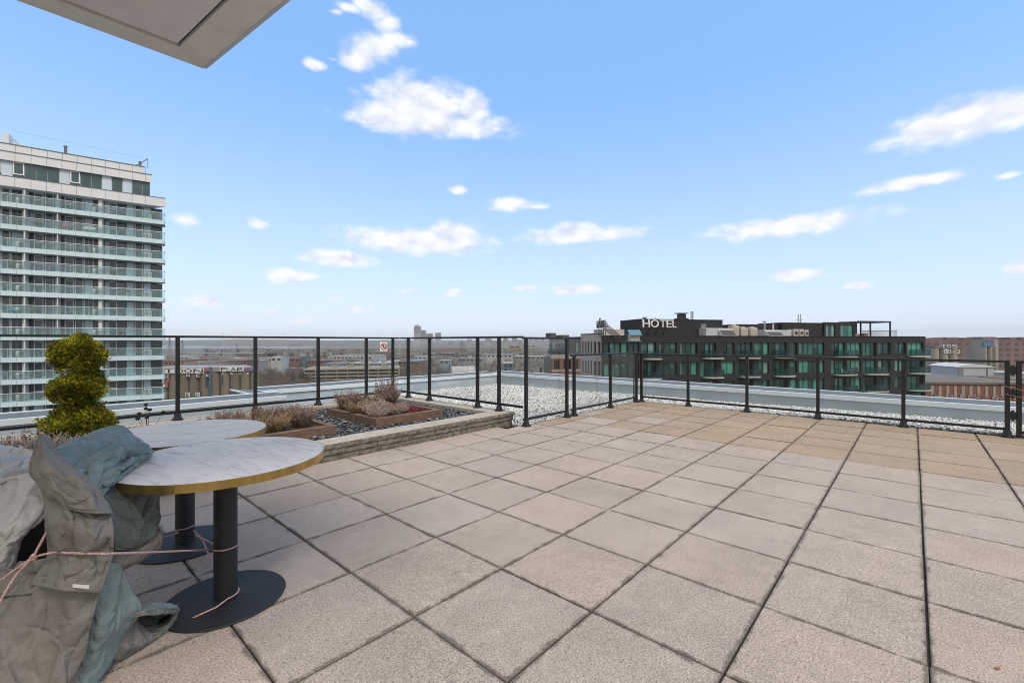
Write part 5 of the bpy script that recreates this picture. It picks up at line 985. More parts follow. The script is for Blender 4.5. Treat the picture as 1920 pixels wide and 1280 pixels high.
# ---- no climbing sign on the tall fence
def sign():
    M_W = mat('sign_white', (.82, .82, .82), .45); M_R = mat('sign_red', (.42, .03, .06), .45); M_K = mat('sign_black', (.02, .02, .022), .45)
    x = 4.76; y = 7.70; z = 1.20
    t = thing('prohibition_sign', 'small white square sign with a red ring forbidding climbing, fixed to the tall fence', 'sign', (x, y, z))
    MB().bbox(-.08, .08, -.004, .004, -.09, .09, .002).build('plate', M_W, t)
    m = MB(); n = 40
    vs = []; 
    for k in range(n):
        a = 2 * math.pi * k / n
        for r_, yy in ((.056, -.0045), (.068, -.0045), (.068, -.0075), (.056, -.0075)): vs.append((r_ * math.cos(a), yy, r_ * math.sin(a)))
    m.add(vs, [(4 * k + c, 4 * ((k + 1) % n) + c, 4 * ((k + 1) % n) + (c + 1) % 4, 4 * k + (c + 1) % 4) for k in range(n) for c in range(4)])
    c45 = math.cos(R(45)); 
    m.hexa([(-.045, -.0078, .036), (.036, -.0078, -.045), (.045, -.0078, -.036), (-.036, -.0078, .045)], [(-.045, -.0095, .036), (.036, -.0095, -.045), (.045, -.0095, -.036), (-.036, -.0095, .045)])
    m.build('prohibition_ring', M_R, t)
    m = MB()
    def bar(p, q, w):
        p = Vector((p[0], -.0062, p[1])); q = Vector((q[0], -.0062, q[1])); d = (q - p).normalized(); s = Vector((-d.z, 0, d.x)) * w; yv = Vector((0, -.001, 0))
        m.hexa([p - s, q - s, q + s, p + s], [p - s + yv, q - s + yv, q + s + yv, p + s + yv])
    bar((0, .02), (0, -.012), .008); bar((0, .018), (-.026, .03), .004); bar((0, .018), (.026, .026), .004); bar((0, -.01), (-.018, -.04), .005); bar((0, -.01), (.02, -.036), .005)
    m.lathe([(.0, -.001), (.0085, -.0005), (.0085, .0005), (.0, .001)], (0, 0, 0), 12); k0 = len(m.v) - 48
    for k in range(k0, len(m.v)): v = m.v[k]; m.v[k] = (v[0], -.0066 + v[2], .032 + v[1])
    bar((-.04, .03), (-.04, -.03), .0025); bar((.04, .03), (.04, -.03), .0025)
    m.build('climbing_figure', M_K, t)
sign()

# ---- bird feeder on the low fence corner
def feeder():
    M_B = mat('blue_roof_paint', (.10, .24, .32), .6, var=.25, scale=9); M_Wd = mat('weathered_cream_wood', (.52, .47, .38), .8, var=.3, scale=14); M_D = mat('feeder_dark', (.05, .05, .05), .7)
    t = thing('bird_feeder', 'small wooden bird feeder with a blue pitched roof on a pole at the fence corner', 'bird feeder', (8.86, 4.47, 0), R(-42))
    MB().tube((0, 0, .0), (0, 0, 1.30), .016, .016, 10).build('pole', M_BLK, t)
    MB().bbox(-.13, .13, -.11, .11, 1.30, 1.322, .004).build('tray', M_B, t)
    m = MB(); m.box(-.10, -.088, -.085, .085, 1.323, 1.44); m.box(.088, .10, -.085, .085, 1.323, 1.44); m.box(-.087, .087, -.08, -.07, 1.323, 1.42); m.box(-.087, .087, .07, .08, 1.323, 1.42)
    m.add([(-.10, -.085, 1.4405), (-.10, .085, 1.4405), (-.10, 0, 1.52), (-.088, -.085, 1.4405), (-.088, .085, 1.4405), (-.088, 0, 1.52)], [(0, 1, 2), (5, 4, 3), (0, 3, 4, 1), (1, 4, 5, 2), (2, 5, 3, 0)])
    m.add([(.088, -.085, 1.4405), (.088, .085, 1.4405), (.088, 0, 1.52), (.10, -.085, 1.4405), (.10, .085, 1.4405), (.10, 0, 1.52)], [(0, 1, 2), (5, 4, 3), (0, 3, 4, 1), (1, 4, 5, 2), (2, 5, 3, 0)])
    m.build('house', M_Wd, t)
    m = MB(); 
    for s in (-1, 1): m.hexa([(-.135, s * .125, 1.425), (.135, s * .125, 1.425), (.135, 0, 1.535), (-.135, 0, 1.535)], [(-.135, s * .125, 1.44), (.135, s * .125, 1.44), (.135, 0, 1.552), (-.135, 0, 1.552)])
    m.build('roof', M_B, t)
feeder()

# ---- planter
M_CAPST = mat('pale_cast_stone', (.50, .45, .38), .85, var=.22, scale=9, bump=.5, bscale=120)
M_BLOCK = mat('split_face_concrete', (.25, .225, .185), .95, col2=(.12, .108, .09), scale=16, detail=8, bump=1.0, bscale=45)
def rough_block(mb, x0, x1, y0, y1, z0, z1, axis, amp=.006, n=14):
    """a block whose outer face (towards -axis side) is split rough"""
    nz = 4; vs = []
    L = (x1 - x0) if axis == 'y' else (y1 - y0); n = max(4, int(L / .035))
    for k in range(nz + 1):
        for i in range(n + 1):
            s = i / n; z = z0 + (z1 - z0) * k / nz; edge = 1 if 0 < k < nz else .35
            off = amp * edge * (1.2 * mnoise.noise(Vector((s * L * 14 + x0 * 3, z * 30, y0 * 5))) + .9)
            vs.append((x0 + s * L, y0 - off, z) if axis == 'y' else (x1 + off, y0 + s * L, z))
    fs = [(k * (n + 1) + i, k * (n + 1) + i + 1, (k + 1) * (n + 1) + i + 1, (k + 1) * (n + 1) + i) for k in range(nz) for i in range(n)]
    o = len(vs)
    if axis == 'y': back = [(x0, y1, z0), (x1, y1, z0), (x1, y1, z1), (x0, y1, z1)]
    else: back = [(x0, y0, z0), (x0, y1, z0), (x0, y1, z1), (x0, y0, z1)]
    vs += back
    t0, t1 = nz * (n + 1), nz * (n + 1) + n
    fs += [tuple(range(t0, t1 + 1)) + (o + 2, o + 3) if axis == 'y' else tuple(range(t0, t1 + 1)) + (o + 2, o + 3), tuple(reversed(range(0, n + 1))) + (o, o + 1)]
    fs += [(0, o, o + 3, t0)[::-1] if False else (t0, o + 3, o, 0), (n, o + 1, o + 2, t1), (o + 1, o, o + 3, o + 2)]
    mb.add(vs, fs)
def planter():
    t = thing('planter_wall', 'low raised planter of split concrete blocks with a pale stone capping', 'planter', (0, 0, 0))
    a1, b0, b1 = 5.25, 4.72, 7.95
    zs = [(-.05, .062), (.064, .126)]
    for zi, (z0, z1) in enumerate(zs):
        m = MB(); x = -3 + (.2 if zi else 0); ins = .018 - .018 * zi
        while x < a1 - .02:
            x1 = min(x + random.uniform(.40, .46), a1 - .012); rough_block(m, x + .002, x1, b0 + ins, b0 + .2, z0, z1, 'y'); x = x1 + .003
        y = b0 + .05
        while y < b1 - .02:
            y1 = min(y + .42, b1); rough_block(m, a1 - .2, a1 - .03, y + .002, y1, z0, z1, 'x', .008); y = y1 + .003
        m.box(-3, a1 - .21, b1 - .17, b1, z0, z1)
        m.build('block_course', M_BLOCK, t)
    def caprow(along, fixed0, fixed1, s0, s1, step, outer):
        m = MB(); m.mi = 0; s = s0
        while s < s1 - .03:
            e = min(s + step * random.uniform(.97, 1.03), s1); dz = random.uniform(-.0015, .0015)
            if along == 'x': m.bbox(s + .002, e - .002, fixed0, fixed1, .128, ZP + dz, .005)
            else: m.bbox(fixed0, fixed1, s + .002, e - .002, .128, ZP + dz, .005)
            s = e
        return m
    caprow('x', b0 - .015, b0 + .27, -3, a1 - .30, .62, 0).build('capping', [M_CAPST], t)
    caprow('y', a1 - .298, a1 + .012, b0 - .015, b1 + .01, .62, 0).build('capping', [M_CAPST], t)
    caprow('x', b1 - .37, b1 + .01, -3, a1 - .30, .9, 0).build('capping', [M_CAPST], t)
    m = MB(); x = -3                      # broken faces of the capping stones
    while x < a1 - .01:
        x1 = min(x + .62, a1 + .008); rough_block(m, x + .003, x1 - .002, b0 - .0175, b0 - .012, .130, ZP - .006, 'y', .008); x = x1
    m.build('capping_face', M_BLOCK, t)
    M_SOIL = mat('planter_soil', (.03, .026, .024), .95, var=.4, scale=20)
    MB().box(-2.9, a1 - .3, b0 + .26, b1 - .36, -.1, .105).build('soil', M_SOIL, t)
planter()
M_TIM = mat('weathered_brown_timber', (.21, .135, .09), .85, col2=(.11, .07, .05), scale=9, stretch=(1, 1, 6), bump=.4, bscale=40, detail=7)
def timber(label, a0, a1, b0, b1, z1):
    t = thing('timber_bed', label, 'garden bed', (a0, b0, .10)); w = .085; zt = z1 - .1; A, B = a1 - a0, b1 - b0
    MB().bbox(0, A, 0, w, 0, zt, .005).build('plank', M_TIM, t); MB().bbox(0, A, B - w, B, 0, zt, .005).build('plank', M_TIM, t)
    MB().bbox(0, w, w + .002, B - w - .002, 0, zt - .003, .005).build('plank', M_TIM, t); MB().bbox(A - w, A, w + .002, B - w - .002, 0, zt - .003, .005).build('plank', M_TIM, t)
    MB().box(w + .002, A - w - .002, w + .002, B - w - .002, 0, zt - .03).build('soil', mat('bed_soil', (.07, .045, .032), .95, var=.5, scale=25, bump=.8, bscale=30), t)
FR1 = (1.15, 2.66, 5.36, 6.80); FR2 = (3.22, 4.38, 5.40, 6.85)
timber('brown timber garden bed full of dry lavender behind the round tables', *FR1, .255)
timber('brown timber garden bed in the fence corner, half dry lavender and half red mulch', *FR2, .255)
def pebbles():
    M_P = mat('dark_slate_pebbles', (.06, .065, .075), .45, attr=True, spec=.5)
    n = 11000; P = np.c_[rng.uniform(-1.5, 4.94, n), rng.uniform(5.0, 7.57, n)]
    k = np.ones(n, bool)
    for f in (FR1, FR2): k &= ~((P[:, 0] > f[0] - .01) & (P[:, 0] < f[1] + .01) & (P[:, 1] > f[2] - .01) & (P[:, 1] < f[3] + .01))
    P = P[k]; P = np.c_[P, .12 + rng.uniform(-.008, .038, len(P))]
    g = np.abs(rng.normal(.075, .035, (len(P), 1))) * np.array([[.95, 1.0, 1.12]]) + .012
    g[rng.random(len(P)) < .06] = (.26, .26, .28)
    tag(stones('black_pebbles', P, (.016, .034), .5, M_P, .06, 1, True, g), 'dark blue grey pebbles covering the planter around the timber beds', 'pebbles', kind='stuff')
    n = 2600; P = np.c_[rng.uniform(3.75, 4.28, n), rng.uniform(5.5, 6.75, n)]; P = np.c_[P, .235 + rng.uniform(-.01, .022, n) + .02 * np.sin((P[:, 0] - 3.75) * 6)]
    g = np.clip(rng.normal(1, .3, (n, 1)), .3, 2) * np.array([[.13, .022, .026]])
    tag(stones('red_mulch', P, (.008, .02), .5, mat('red_bark_mulch', (.12, .03, .03), .9, attr=True), .3, 0, False, g), 'dark red bark mulch in the corner timber bed', 'mulch', kind='stuff')
pebbles()

# ---- dry plants and the clipped cedar
M_DRY = mat('dry_lavender_stalks', (.3, .22, .17), .9, attr=True, spec=.1)
def dry_mesh(n, hgt, spread, lean, colA, colB, heads=True, seed=1, green=0):
    g = np.random.default_rng(seed); V = []; Fc = []; C = []
    for k in range(n):
        a = g.uniform(0, 6.283); r0 = spread * .35 * math.sqrt(g.random()); ln = lean * math.sqrt(g.random()); h = hgt * g.uniform(.55, 1.05) * (1 - .35 * ln)
        p = np.array([r0 * math.cos(a), r0 * math.sin(a), 0]); a2 = a + g.normal(0, .5)
        q = p + np.array([math.cos(a2) * ln * h, math.sin(a2) * ln * h, h]); mid = (p + q) / 2 + np.array([0, 0, h * .08]) + g.normal(0, .012, 3)
        t = g.random(); c = np.array(colA) * (1 - t) + np.array(colB) * t
        if k < green: c = np.array((.16, .17, .05))
        w = g.uniform(.0016, .003); side = np.array([-math.sin(a2 + .7), math.cos(a2 + .7), 0]) * w; o = len(V)
        V += [p - side, p + side, mid - side, mid + side, q - side * .4, q + side * .4]; C += [c * .75] * 2 + [c] * 4
        Fc += [(o, o + 1, o + 3), (o, o + 3, o + 2), (o + 2, o + 3, o + 5), (o + 2, o + 5, o + 4)]
        m = g.integers(5, 10)
        for j in range(m):      # small leaves and seed heads up the stalk
            s = g.uniform(.2, 1.0) if not heads else g.beta(3.2, 1.2); b = (p * (1 - s) + q * s) + g.normal(0, .008, 3) + np.array([0, 0, h * .16 * s * (1 - s)])
            d = g.normal(0, 1, 3); d[2] = abs(d[2]) + .6; d /= np.linalg.norm(d); sd = np.cross(d, g.normal(0, 1, 3)); sd /= np.linalg.norm(sd) + 1e-6
            l = g.uniform(.012, .03); ww = g.uniform(.0025, .006); o = len(V); cc = c * g.uniform(.75, 1.35)
            V += [b - sd * ww, b + sd * ww, b + d * l + sd * ww * .4, b + d * l - sd * ww * .4]; C += [cc] * 4; Fc += [(o, o + 1, o + 2), (o, o + 2, o + 3)]
    return np.array(V), np.array(Fc), np.array(C)
def dry_plant(label, loc, rz, sc, proto, group='dried plants in the planter'):
    t = thing('dry_lavender', label, 'dry plant', loc, rz, group); t.scale = (sc, sc, sc)
    c = proto.copy(); COL.objects.link(c); c.parent = t; return t
def proto(name, *a, **k):
    V, Fc, C = dry_mesh(*a, **k); o = np_mesh(name, V, Fc, M_DRY, False, C); COL.objects.unlink(o); return o
PR_A = proto('stalks', 330, .34, .30, .75, (.30, .215, .175), (.20, .14, .115), seed=3)
PR_B = proto('stalks', 300, .30, .34, .95, (.36, .26, .17), (.25, .17, .12), seed=5, green=30)
PR_C = proto('stalks', 420, .24, .36, .95, (.44, .36, .31), (.30, .235, .20), seed=8)
PR_D = proto('stalks', 90, .55, .20, .42, (.26, .19, .15), (.16, .12, .10), seed=9)
PR_S = proto('straw', 260, .16, .42, 1.25, (.48, .34, .18), (.32, .21, .11), seed=11, heads=False)
bed1 = [(1.5, 5.72, 'brown dry lavender nearest the tabletop edge in the first timber bed'), (1.75, 6.3, 'dry lavender under the fence post at the back of the first timber bed'), (2.02, 5.68, 'thick brown dry lavender in the middle front of the first timber bed'),
        (2.15, 6.35, 'dry lavender standing behind the thick clump in the first timber bed'), (2.38, 5.75, 'bushy dry lavender at the pebble end of the first timber bed'), (2.42, 6.25, 'taller dry lavender at the back pebble end of the first timber bed')]
for k, (a, b, l) in enumerate(bed1): dry_plant(l, (a, b, .21), k * 1.9, .88 - .1 * (k % 2), (PR_A, PR_A, PR_B, PR_A, PR_A, PR_A)[k])
dry_plant('flattened golden straw between the lavender clumps of the first timber bed', (1.9, 6.0, .21), .4, 1.1, PR_S)
dry_plant('flattened yellow straw at the back of the corner timber bed', (3.62, 6.45, .21), 1.4, 1.1, PR_S)
for k, (a, b, l, s, p) in enumerate([(3.50, 5.85, 'pale dry lavender at the front of the corner timber bed', .95, PR_C), (3.62, 6.15, 'grey dry lavender in the middle of the corner timber bed', .9, PR_C), (3.45, 6.6, 'tall brown dry lavender beside the fence post in the corner timber bed', 1.0, PR_A),
        (3.38, 5.62, 'pale dry lavender in the front corner of the corner timber bed', .75, PR_C), (3.72, 5.66, 'spreading grey dry lavender meeting the red mulch', .8, PR_C), (3.78, 6.4, 'brown dry lavender behind the red mulch in the corner timber bed', .85, PR_A), (3.36, 6.1, 'low dry lavender along the plank of the corner timber bed', .8, PR_B), (4.15, 6.62, 'tall straggly dry stalks at the far corner of the corner timber bed', 1.05, PR_A), (4.18, 6.68, 'thin wiry dry stems rising in front of the fence corner posts', 1.05, PR_D)]):
    dry_plant(l, (a, b, .21), k * 1.3, s, p)
for k, (a, b, l, s) in enumerate([(-.10, 5.45, 'pale fluffy dried plant at the edge of the picture by the silver cover', 1.5), (.03, 5.72, 'pale fluffy dried plant behind the silver cover, second from the picture edge', 1.6), (.13, 5.42, 'pale fluffy dried plant right behind the peak of the grey tarpaulin', 1.35), (.22, 5.85, 'pale dried plant in front of the cedar foot', 1.3), (-.06, 6.1, 'pale dried plant at the back beside the clipped cedar', 1.4),
        (.80, 6.80, 'low pinkish dried plant on the far side of the cedar, behind the table', .85), (.66, 6.62, 'small pale dried plant tucked against the cedar', .8)]):
    dry_plant(l, (a, b, .12), k * 2.1, s, PR_C)
def seedheads():
    t = thing('dead_flower_stem', 'dead black flower heads on thin stems between cedar and fence', 'dry plant', (1.02, 6.9, .12)); m = MB(); MH = mat('dead_flower_head', (.022, .016, .015), .95)
    for k in range(7):
        a = k * 2.4; q = (math.cos(a) * .09 * (k % 3), math.sin(a) * .07, .26 + .05 * (k % 4)); m.tube((0, 0, 0), q, .003, .002, 5)
        v, f = ico(1); vv = v * np.array([.022, .022, .018]) * rng.uniform(.8, 1.25, (len(v), 1)) + np.array(q); MB().add([tuple(x) for x in vv], [tuple(x) for x in f]).build('flower_head', MH, t)
    m.build('stem', mat('dead_stem', (.06, .045, .035), .9), t)
seedheads()
def cedar():
    M_L = mat('cedar_sprays', (.08, .09, .01), .75, attr=True, spec=.2); base = (.40, 6.56, .12)
    t = thing('topiary_shrub', 'yellow green cedar clipped into three stacked balls in the planter', 'topiary shrub', base)
    MB().tube((0, 0, -.02), (0, 0, .95), .035, .02, 8).tube((0, 0, .6), (.12, .05, .85), .014, .008, 6).tube((0, 0, .62), (-.12, -.04, .85), .014, .008, 6).build('trunk', mat('cedar_bark', (.075, .045, .03), .9, bump=.5), t)
    g = np.random.default_rng(21); V = []; Fc = []; C = []
    balls = [((0, 0, .27), (.29, .29, .265), 9600), ((0, 0, .68), (.225, .225, .155), 4900), ((.0, 0, 1.03), (.23, .23, .175), 5800), ((.02, 0, 1.19), (.09, .09, .075), 700), ((-.12, -.08, 1.08), (.10, .10, .12), 700), ((.14, .06, 1.03), (.10, .10, .11), 560), ((.12, .09, .76), (.12, .12, .11), 800), ((-.12, -.11, .67), (.12, .12, .13), 760), ((-.16, -.15, .22), (.14, .14, .18), 850), ((.19, .14, .26), (.13, .13, .17), 850), ((0, 0, .51), (.19, .19, .10), 1000), ((.05, .02, .84), (.12, .12, .06), 350)]
    for c, rad, n in balls:
        c = np.array(c); rad = np.array(rad)
        for k in range(n):
            d = g.normal(size=3); d /= np.linalg.norm(d); lump = 1 + .24 * mnoise.noise(Vector(d * 3.2 + c * 5)) + .14 * mnoise.noise(Vector(d * 8 + c * 9))
            s = (g.random() ** .28) * lump; p = c + d * rad * s
            if p[2] < .03: continue
            up = d * .75 + np.array([0, 0, .55]) + g.normal(0, .33, 3); up /= np.linalg.norm(up); sd = np.cross(up, g.normal(size=3)); sd /= np.linalg.norm(sd) + 1e-9
            l = g.uniform(.019, .039); w = l * .30; tone = g.random()
            cl = mnoise.noise(Vector(p * 7)) * .5 + .5
            col = np.array((.125, .118, .008)) * (1 - tone) + np.array((.21, .158, .008)) * tone if g.random() < .62 else np.array((.058, .078, .010)) * (.75 + .5 * tone)
            col = col * (.55 + 2.7 * cl * cl + .6 * cl) * np.array((1.0, 1.04, 1.0))
            if g.random() < .05: col = np.array((.16, .09, .02))
            o = len(V)      # a flat fan of three scaly fingers
            for s3, ll in ((-.8, .75), (0, 1), (.8, .75)):
                dv = up + sd * s3 * .75; dv /= np.linalg.norm(dv); tip = p + dv * l * ll; ww = np.cross(dv, np.cross(up, sd)) * w * .32; o = len(V)
                V += [p - ww * .5, p + ww * .5, p + dv * l * ll * .55 + ww, tip, p + dv * l * ll * .55 - ww]; C += [col * .8, col * .8, col, col * 1.25, col]; Fc += [(o, o + 1, o + 2), (o, o + 2, o + 4), (o + 4, o + 2, o + 3)]
    np_mesh('foliage', np.array(V), np.array(Fc), M_L, False, np.array(C), t)
cedar()

# ---- round tables
def marble_mat():
    m = mat('pale_marble_laminate', (.60, .595, .60), .55, spec=.3); nt = m.node_tree; N = nt.nodes; L = nt.links; b = N['Principled BSDF']; tc = [n for n in N if n.type == 'TEX_COORD'][0]
    mp = N.new('ShaderNodeMapping'); mp.inputs['Scale'].default_value = (16, 2.6, 1); mp.inputs['Rotation'].default_value = (0, 0, R(-35)); L.new(tc.outputs['Object'], mp.inputs[0])
    n = N.new('ShaderNodeTexNoise'); n.inputs['Scale'].default_value = 2.2; n.inputs['Detail'].default_value = 9; n.inputs['Roughness'].default_value = .68; n.inputs['Distortion'].default_value = .5; L.new(mp.outputs[0], n.inputs['Vector'])
    r = N.new('ShaderNodeValToRGB'); L.new(n.outputs[0], r.inputs[0]); e = r.color_ramp.elements
    e[0].position = .30; e[0].color = (.46, .42, .39, 1); e[1].position = .50; e[1].color = (.75, .68, .615, 1); x = e.new(.40); x.color = (.63, .575, .53, 1); x = e.new(.7); x.color = (.82, .75, .69, 1)
    L.new(r.outputs[0], b.inputs['Base Color']); return m
M_MARB = marble_mat()
M_BRASS = mat('brass_edge_band', (.52, .36, .12), .28, metal=.85, var=.3, scale=5, stretch=(3, 3, .2))
M_IRON = mat('black_powder_coat', (.022, .023, .026), .55, spec=.4, bump=.35, bscale=260, var=.3, scale=4)
def table(label, loc, rz):
    t = thing('round_table', label, 'table', loc, rz, 'round tables on the terrace'); Rr, zt, th = .458, .722, .036; n = 96
    MB().lathe([(Rr - .004, zt - th), (Rr - .004, zt - .0015), (Rr - .006, zt)], (0, 0, 0), n).build('tabletop', M_MARB, t)
    m = MB(); vs = []
    for k in range(n):
        a = 2 * math.pi * k / n; w = .0012 * math.sin(a * 7) + .0008 * math.sin(a * 17)
        for r_, z in ((Rr - .0035, zt - th - .002), (Rr + w, zt - th - .002), (Rr + w * .5, zt - .001), (Rr - .0035, zt - .001)): vs.append((r_ * math.cos(a), r_ * math.sin(a), z))
    m.add(vs, [(4 * k + c, 4 * ((k + 1) % n) + c, 4 * ((k + 1) % n) + (c + 1) % 4, 4 * k + (c + 1) % 4) for k in range(n) for c in range(4)])
    m.build('edge_band', M_BRASS, t)
    MB().lathe([(.052, .012), (.052, zt - th - .006)], (0, 0, 0), 40).build('column', M_IRON, t)
    m = MB(); m.lathe([(.12, zt - th - .0055), (.12, zt - th - .0005)], (0, 0, 0), 24); m.build('mounting_plate', M_IRON, t)
    m = MB(); m.lathe([(.268, .001), (.272, .006), (.268, .011), (.06, .018)], (0, 0, 0), 64); m.build('base_plate', M_IRON, t)
    return t
def at(px, py, z=0):
    d = F * (H - z) / (py - CY); return (*W((px - CX) / F * d, d), z)
T1 = at(423, 1122); T2 = at(347, 1019)
table('round pale marble table with a brass edge standing in front, its left rim under the tarpaulin'.replace('left ', ''), T1, .2)
table('round pale marble table behind the other one, half hidden by the teal tarpaulin', T2, 1.3)

# ---- roof overhang above the viewpoint
def overhang():
    M_S = mat('soffit_panel', (.84, .83, .83), .6, var=.1, scale=5); M_T = mat('soffit_trim', (.84, .83, .80), .55, var=.12, scale=6); M_F = mat('fascia_grey_brown', (.40, .385, .36), .5); M_G = mat('soffit_gap', (.012, .012, .012), .9)
    z = 3.3
    def U(px, py, zz=z):
        d = F * (H - zz) / (py - CY); return Vector((*W((px - CX) / F * d, d), zz))
    C = U(379, 128); e1 = (U(40, 4) - C); e1.normalize(); e2 = (U(530, 3) - C); e2.normalize(); I = U(336, 88); Wd = 3.6
    t = thing('roof_overhang', 'grey panelled roof overhang jutting over the terrace against the sky', 'roof', (C.x, C.y, z)); O = Vector(C)
    s1 = (e1 * (I - C).dot(e1)); 
    # inner corner expressed along both edges
    A = np.array([[e1.x, e2.x], [e1.y, e2.y]]); k1, k2 = np.linalg.solve(A, np.array([(I - C).x, (I - C).y]))
    def Q(u, v, dz): p = e1 * u + e2 * v; return (p.x, p.y, dz)
    g = .012
    MB().hexa([Q(k1 + g, k2 + g, .012), Q(Wd, k2 + g, .012), Q(Wd, Wd, .012), Q(k1 + g, Wd, .012)], [Q(k1 + g, k2 + g, .03), Q(Wd, k2 + g, .03), Q(Wd, Wd, .03), Q(k1 + g, Wd, .03)]).build('soffit', M_S, t)
    MB().hexa([Q(0, 0, 0), Q(k1 - .004, k2 - .004, 0), Q(k1 - .004, Wd, 0), Q(0, Wd, 0)], [Q(0, 0, .03), Q(k1 - .004, k2 - .004, .03), Q(k1 - .004, Wd, .03), Q(0, Wd, .03)]).build('border_panel', M_T, t)
    MB().hexa([Q(.004, 0, 0), Q(Wd, 0, 0), Q(Wd, k2 - .004, 0), Q(k1, k2 - .006, 0)], [Q(.004, 0, .03), Q(Wd, 0, .03), Q(Wd, k2 - .004, .03), Q(k1, k2 - .006, .03)]).build('border_panel', M_T, t)
    MB().hexa([Q(.003, .003, .031), Q(Wd, .003, .031), Q(Wd, Wd, .031), Q(.003, Wd, .031)], [Q(.003, .003, .05), Q(Wd, .003, .05), Q(Wd, Wd, .05), Q(.003, Wd, .05)]).build('joint_backing', M_G, t)
    h = .045
    MB().hexa([Q(-h, -h, .03), Q(Wd, -h, .03), Q(Wd, -.002, .0), Q(-.002, -.002, .0)], [Q(-h, -h, .30), Q(Wd, -h, .30), Q(Wd, -.002, .30), Q(-.002, -.002, .30)]).build('fascia', M_F, t)
    MB().hexa([Q(-h, -h + .003, .03), Q(-.002, 0, .0), Q(-.002, Wd, 0), Q(-h, Wd, .03)], [Q(-h, -h + .003, .30), Q(-.002, 0, .30), Q(-.002, Wd, .30), Q(-h, Wd, .30)]).build('fascia', M_F, t)
    MB().hexa([Q(0, 0, .301), Q(Wd, 0, .301), Q(Wd, Wd, .301), Q(0, Wd, .301)], [Q(0, 0, .33), Q(Wd, 0, .33), Q(Wd, Wd, .33), Q(0, Wd, .33)]).build('deck', M_F, t)
    m = MB(); v = k2 + 1.35
    m.hexa([Q(k1 + g, v, .009), Q(Wd, v, .009), Q(Wd, v + .01, .009), Q(k1 + g, v + .01, .009)], [Q(k1 + g, v, .0115), Q(Wd, v, .0115), Q(Wd, v + .01, .0115), Q(k1 + g, v + .01, .0115)]); m.build('panel_joint', M_G, t)
overhang()

def leaf():
    a, b, z = at(1870, 1253); m = MB(); pr = [(0, -.022), (.010, -.012), (.013, .0), (.008, .014), (0, .026), (-.008, .014), (-.013, 0), (-.010, -.012)]
    vs = [(x, y, .004 + 5 * x * x + 4 * y * y) for x, y in pr] + [(0, 0, .002)]; m.add(vs, [(i, (i + 1) % 8, 8) for i in range(8)]); m.add([(x, y, z + .0012) for x, y, z in vs], [(i, (i + 1) % 8, 8) for i in range(8)])
    o = m.build('fallen_leaf', mat('orange_leaf', (.34, .16, .04), .7)); o.location = (a, b, .001); o.rotation_euler.z = 1.0; o.scale = (.6, .6, .6); tag(o, 'single small orange leaf lying on the bare paving', 'leaf')
leaf()

# ================================================================ covers and rope
def cover_mat(name, c, c2):
    m = mat(name, c, .62, spec=.35, col2=c2, scale=5, detail=7, soft=(.3, .75)); nt = m.node_tree; N = nt.nodes; L = nt.links   # crumpled cloth: ridged noise relief
    tc = [n for n in N if n.type == 'TEX_COORD'][0]; h = None
    for sc, k in ((4.5, 1.0), (13, .5), (48, .16)):
        n = N.new('ShaderNodeTexNoise'); n.inputs['Scale'].default_value = sc; n.inputs['Detail'].default_value = 2; n.inputs['Distortion'].default_value = .6; L.new(tc.outputs['Object'], n.inputs['Vector'])
        a = N.new('ShaderNodeMath'); a.operation = 'SUBTRACT'; L.new(n.outputs[0], a.inputs[0]); a.inputs[1].default_value = .5
        b = N.new('ShaderNodeMath'); b.operation = 'ABSOLUTE'; L.new(a.outputs[0], b.inputs[0]); q = N.new('ShaderNodeMath'); q.operation = 'MULTIPLY'; L.new(b.outputs[0], q.inputs[0]); q.inputs[1].default_value = -k
        if h is None: h = q.outputs[0]
        else: w = N.new('ShaderNodeMath'); L.new(h, w.inputs[0]); L.new(q.outputs[0], w.inputs[1]); h = w.outputs[0]
    bp = N.new('ShaderNodeBump'); bp.inputs['Strength'].default_value = .38; bp.inputs['Distance'].default_value = .05; L.new(h, bp.inputs['Height']); L.new(bp.outputs[0], N['Principled BSDF'].inputs['Normal'])
    b = N['Principled BSDF']; src = b.inputs['Base Color'].links[0].from_socket     # chalky scuffs and faint weave
    n = N.new('ShaderNodeTexNoise'); n.inputs['Scale'].default_value = 7.5; n.inputs['Detail'].default_value = 9; n.inputs['Roughness'].default_value = .78; L.new(tc.outputs['Object'], n.inputs['Vector'])
    r = N.new('ShaderNodeMapRange'); L.new(n.outputs[0], r.inputs[0]); r.inputs[1].default_value = .60; r.inputs[2].default_value = .72; r.inputs[4].default_value = .30
    x = N.new('ShaderNodeMix'); x.data_type = 'RGBA'; L.new(r.outputs[0], x.inputs[0]); L.new(src, x.inputs[6]); x.inputs[7].default_value = (.45, .46, .46, 1)
    n = N.new('ShaderNodeTexNoise'); n.inputs['Scale'].default_value = 2.2; n.inputs['Detail'].default_value = 8; n.inputs['Roughness'].default_value = .7; L.new(tc.outputs['Object'], n.inputs['Vector'])
    r = N.new('ShaderNodeMapRange'); L.new(n.outputs[0], r.inputs[0]); r.inputs[1].default_value = .35; r.inputs[2].default_value = .65; r.inputs[3].default_value = .86; r.inputs[4].default_value = 1.06
    y = N.new('ShaderNodeMix'); y.data_type = 'RGBA'; y.blend_type = 'MULTIPLY'; y.inputs[0].default_value = 1; q = N.new('ShaderNodeCombineXYZ'); [L.new(r.outputs[0], q.inputs[i]) for i in range(3)]; L.new(x.outputs[2], y.inputs[6]); L.new(q.outputs[0], y.inputs[7]); L.new(y.outputs[2], b.inputs['Base Color']); return m
M_SIL = cover_mat('silver_grey_cover_cloth', (.58, .575, .565), (.46, .46, .455))
M_GRY = cover_mat('grey_brown_cover_cloth', (.215, .206, .185), (.17, .163, .147))
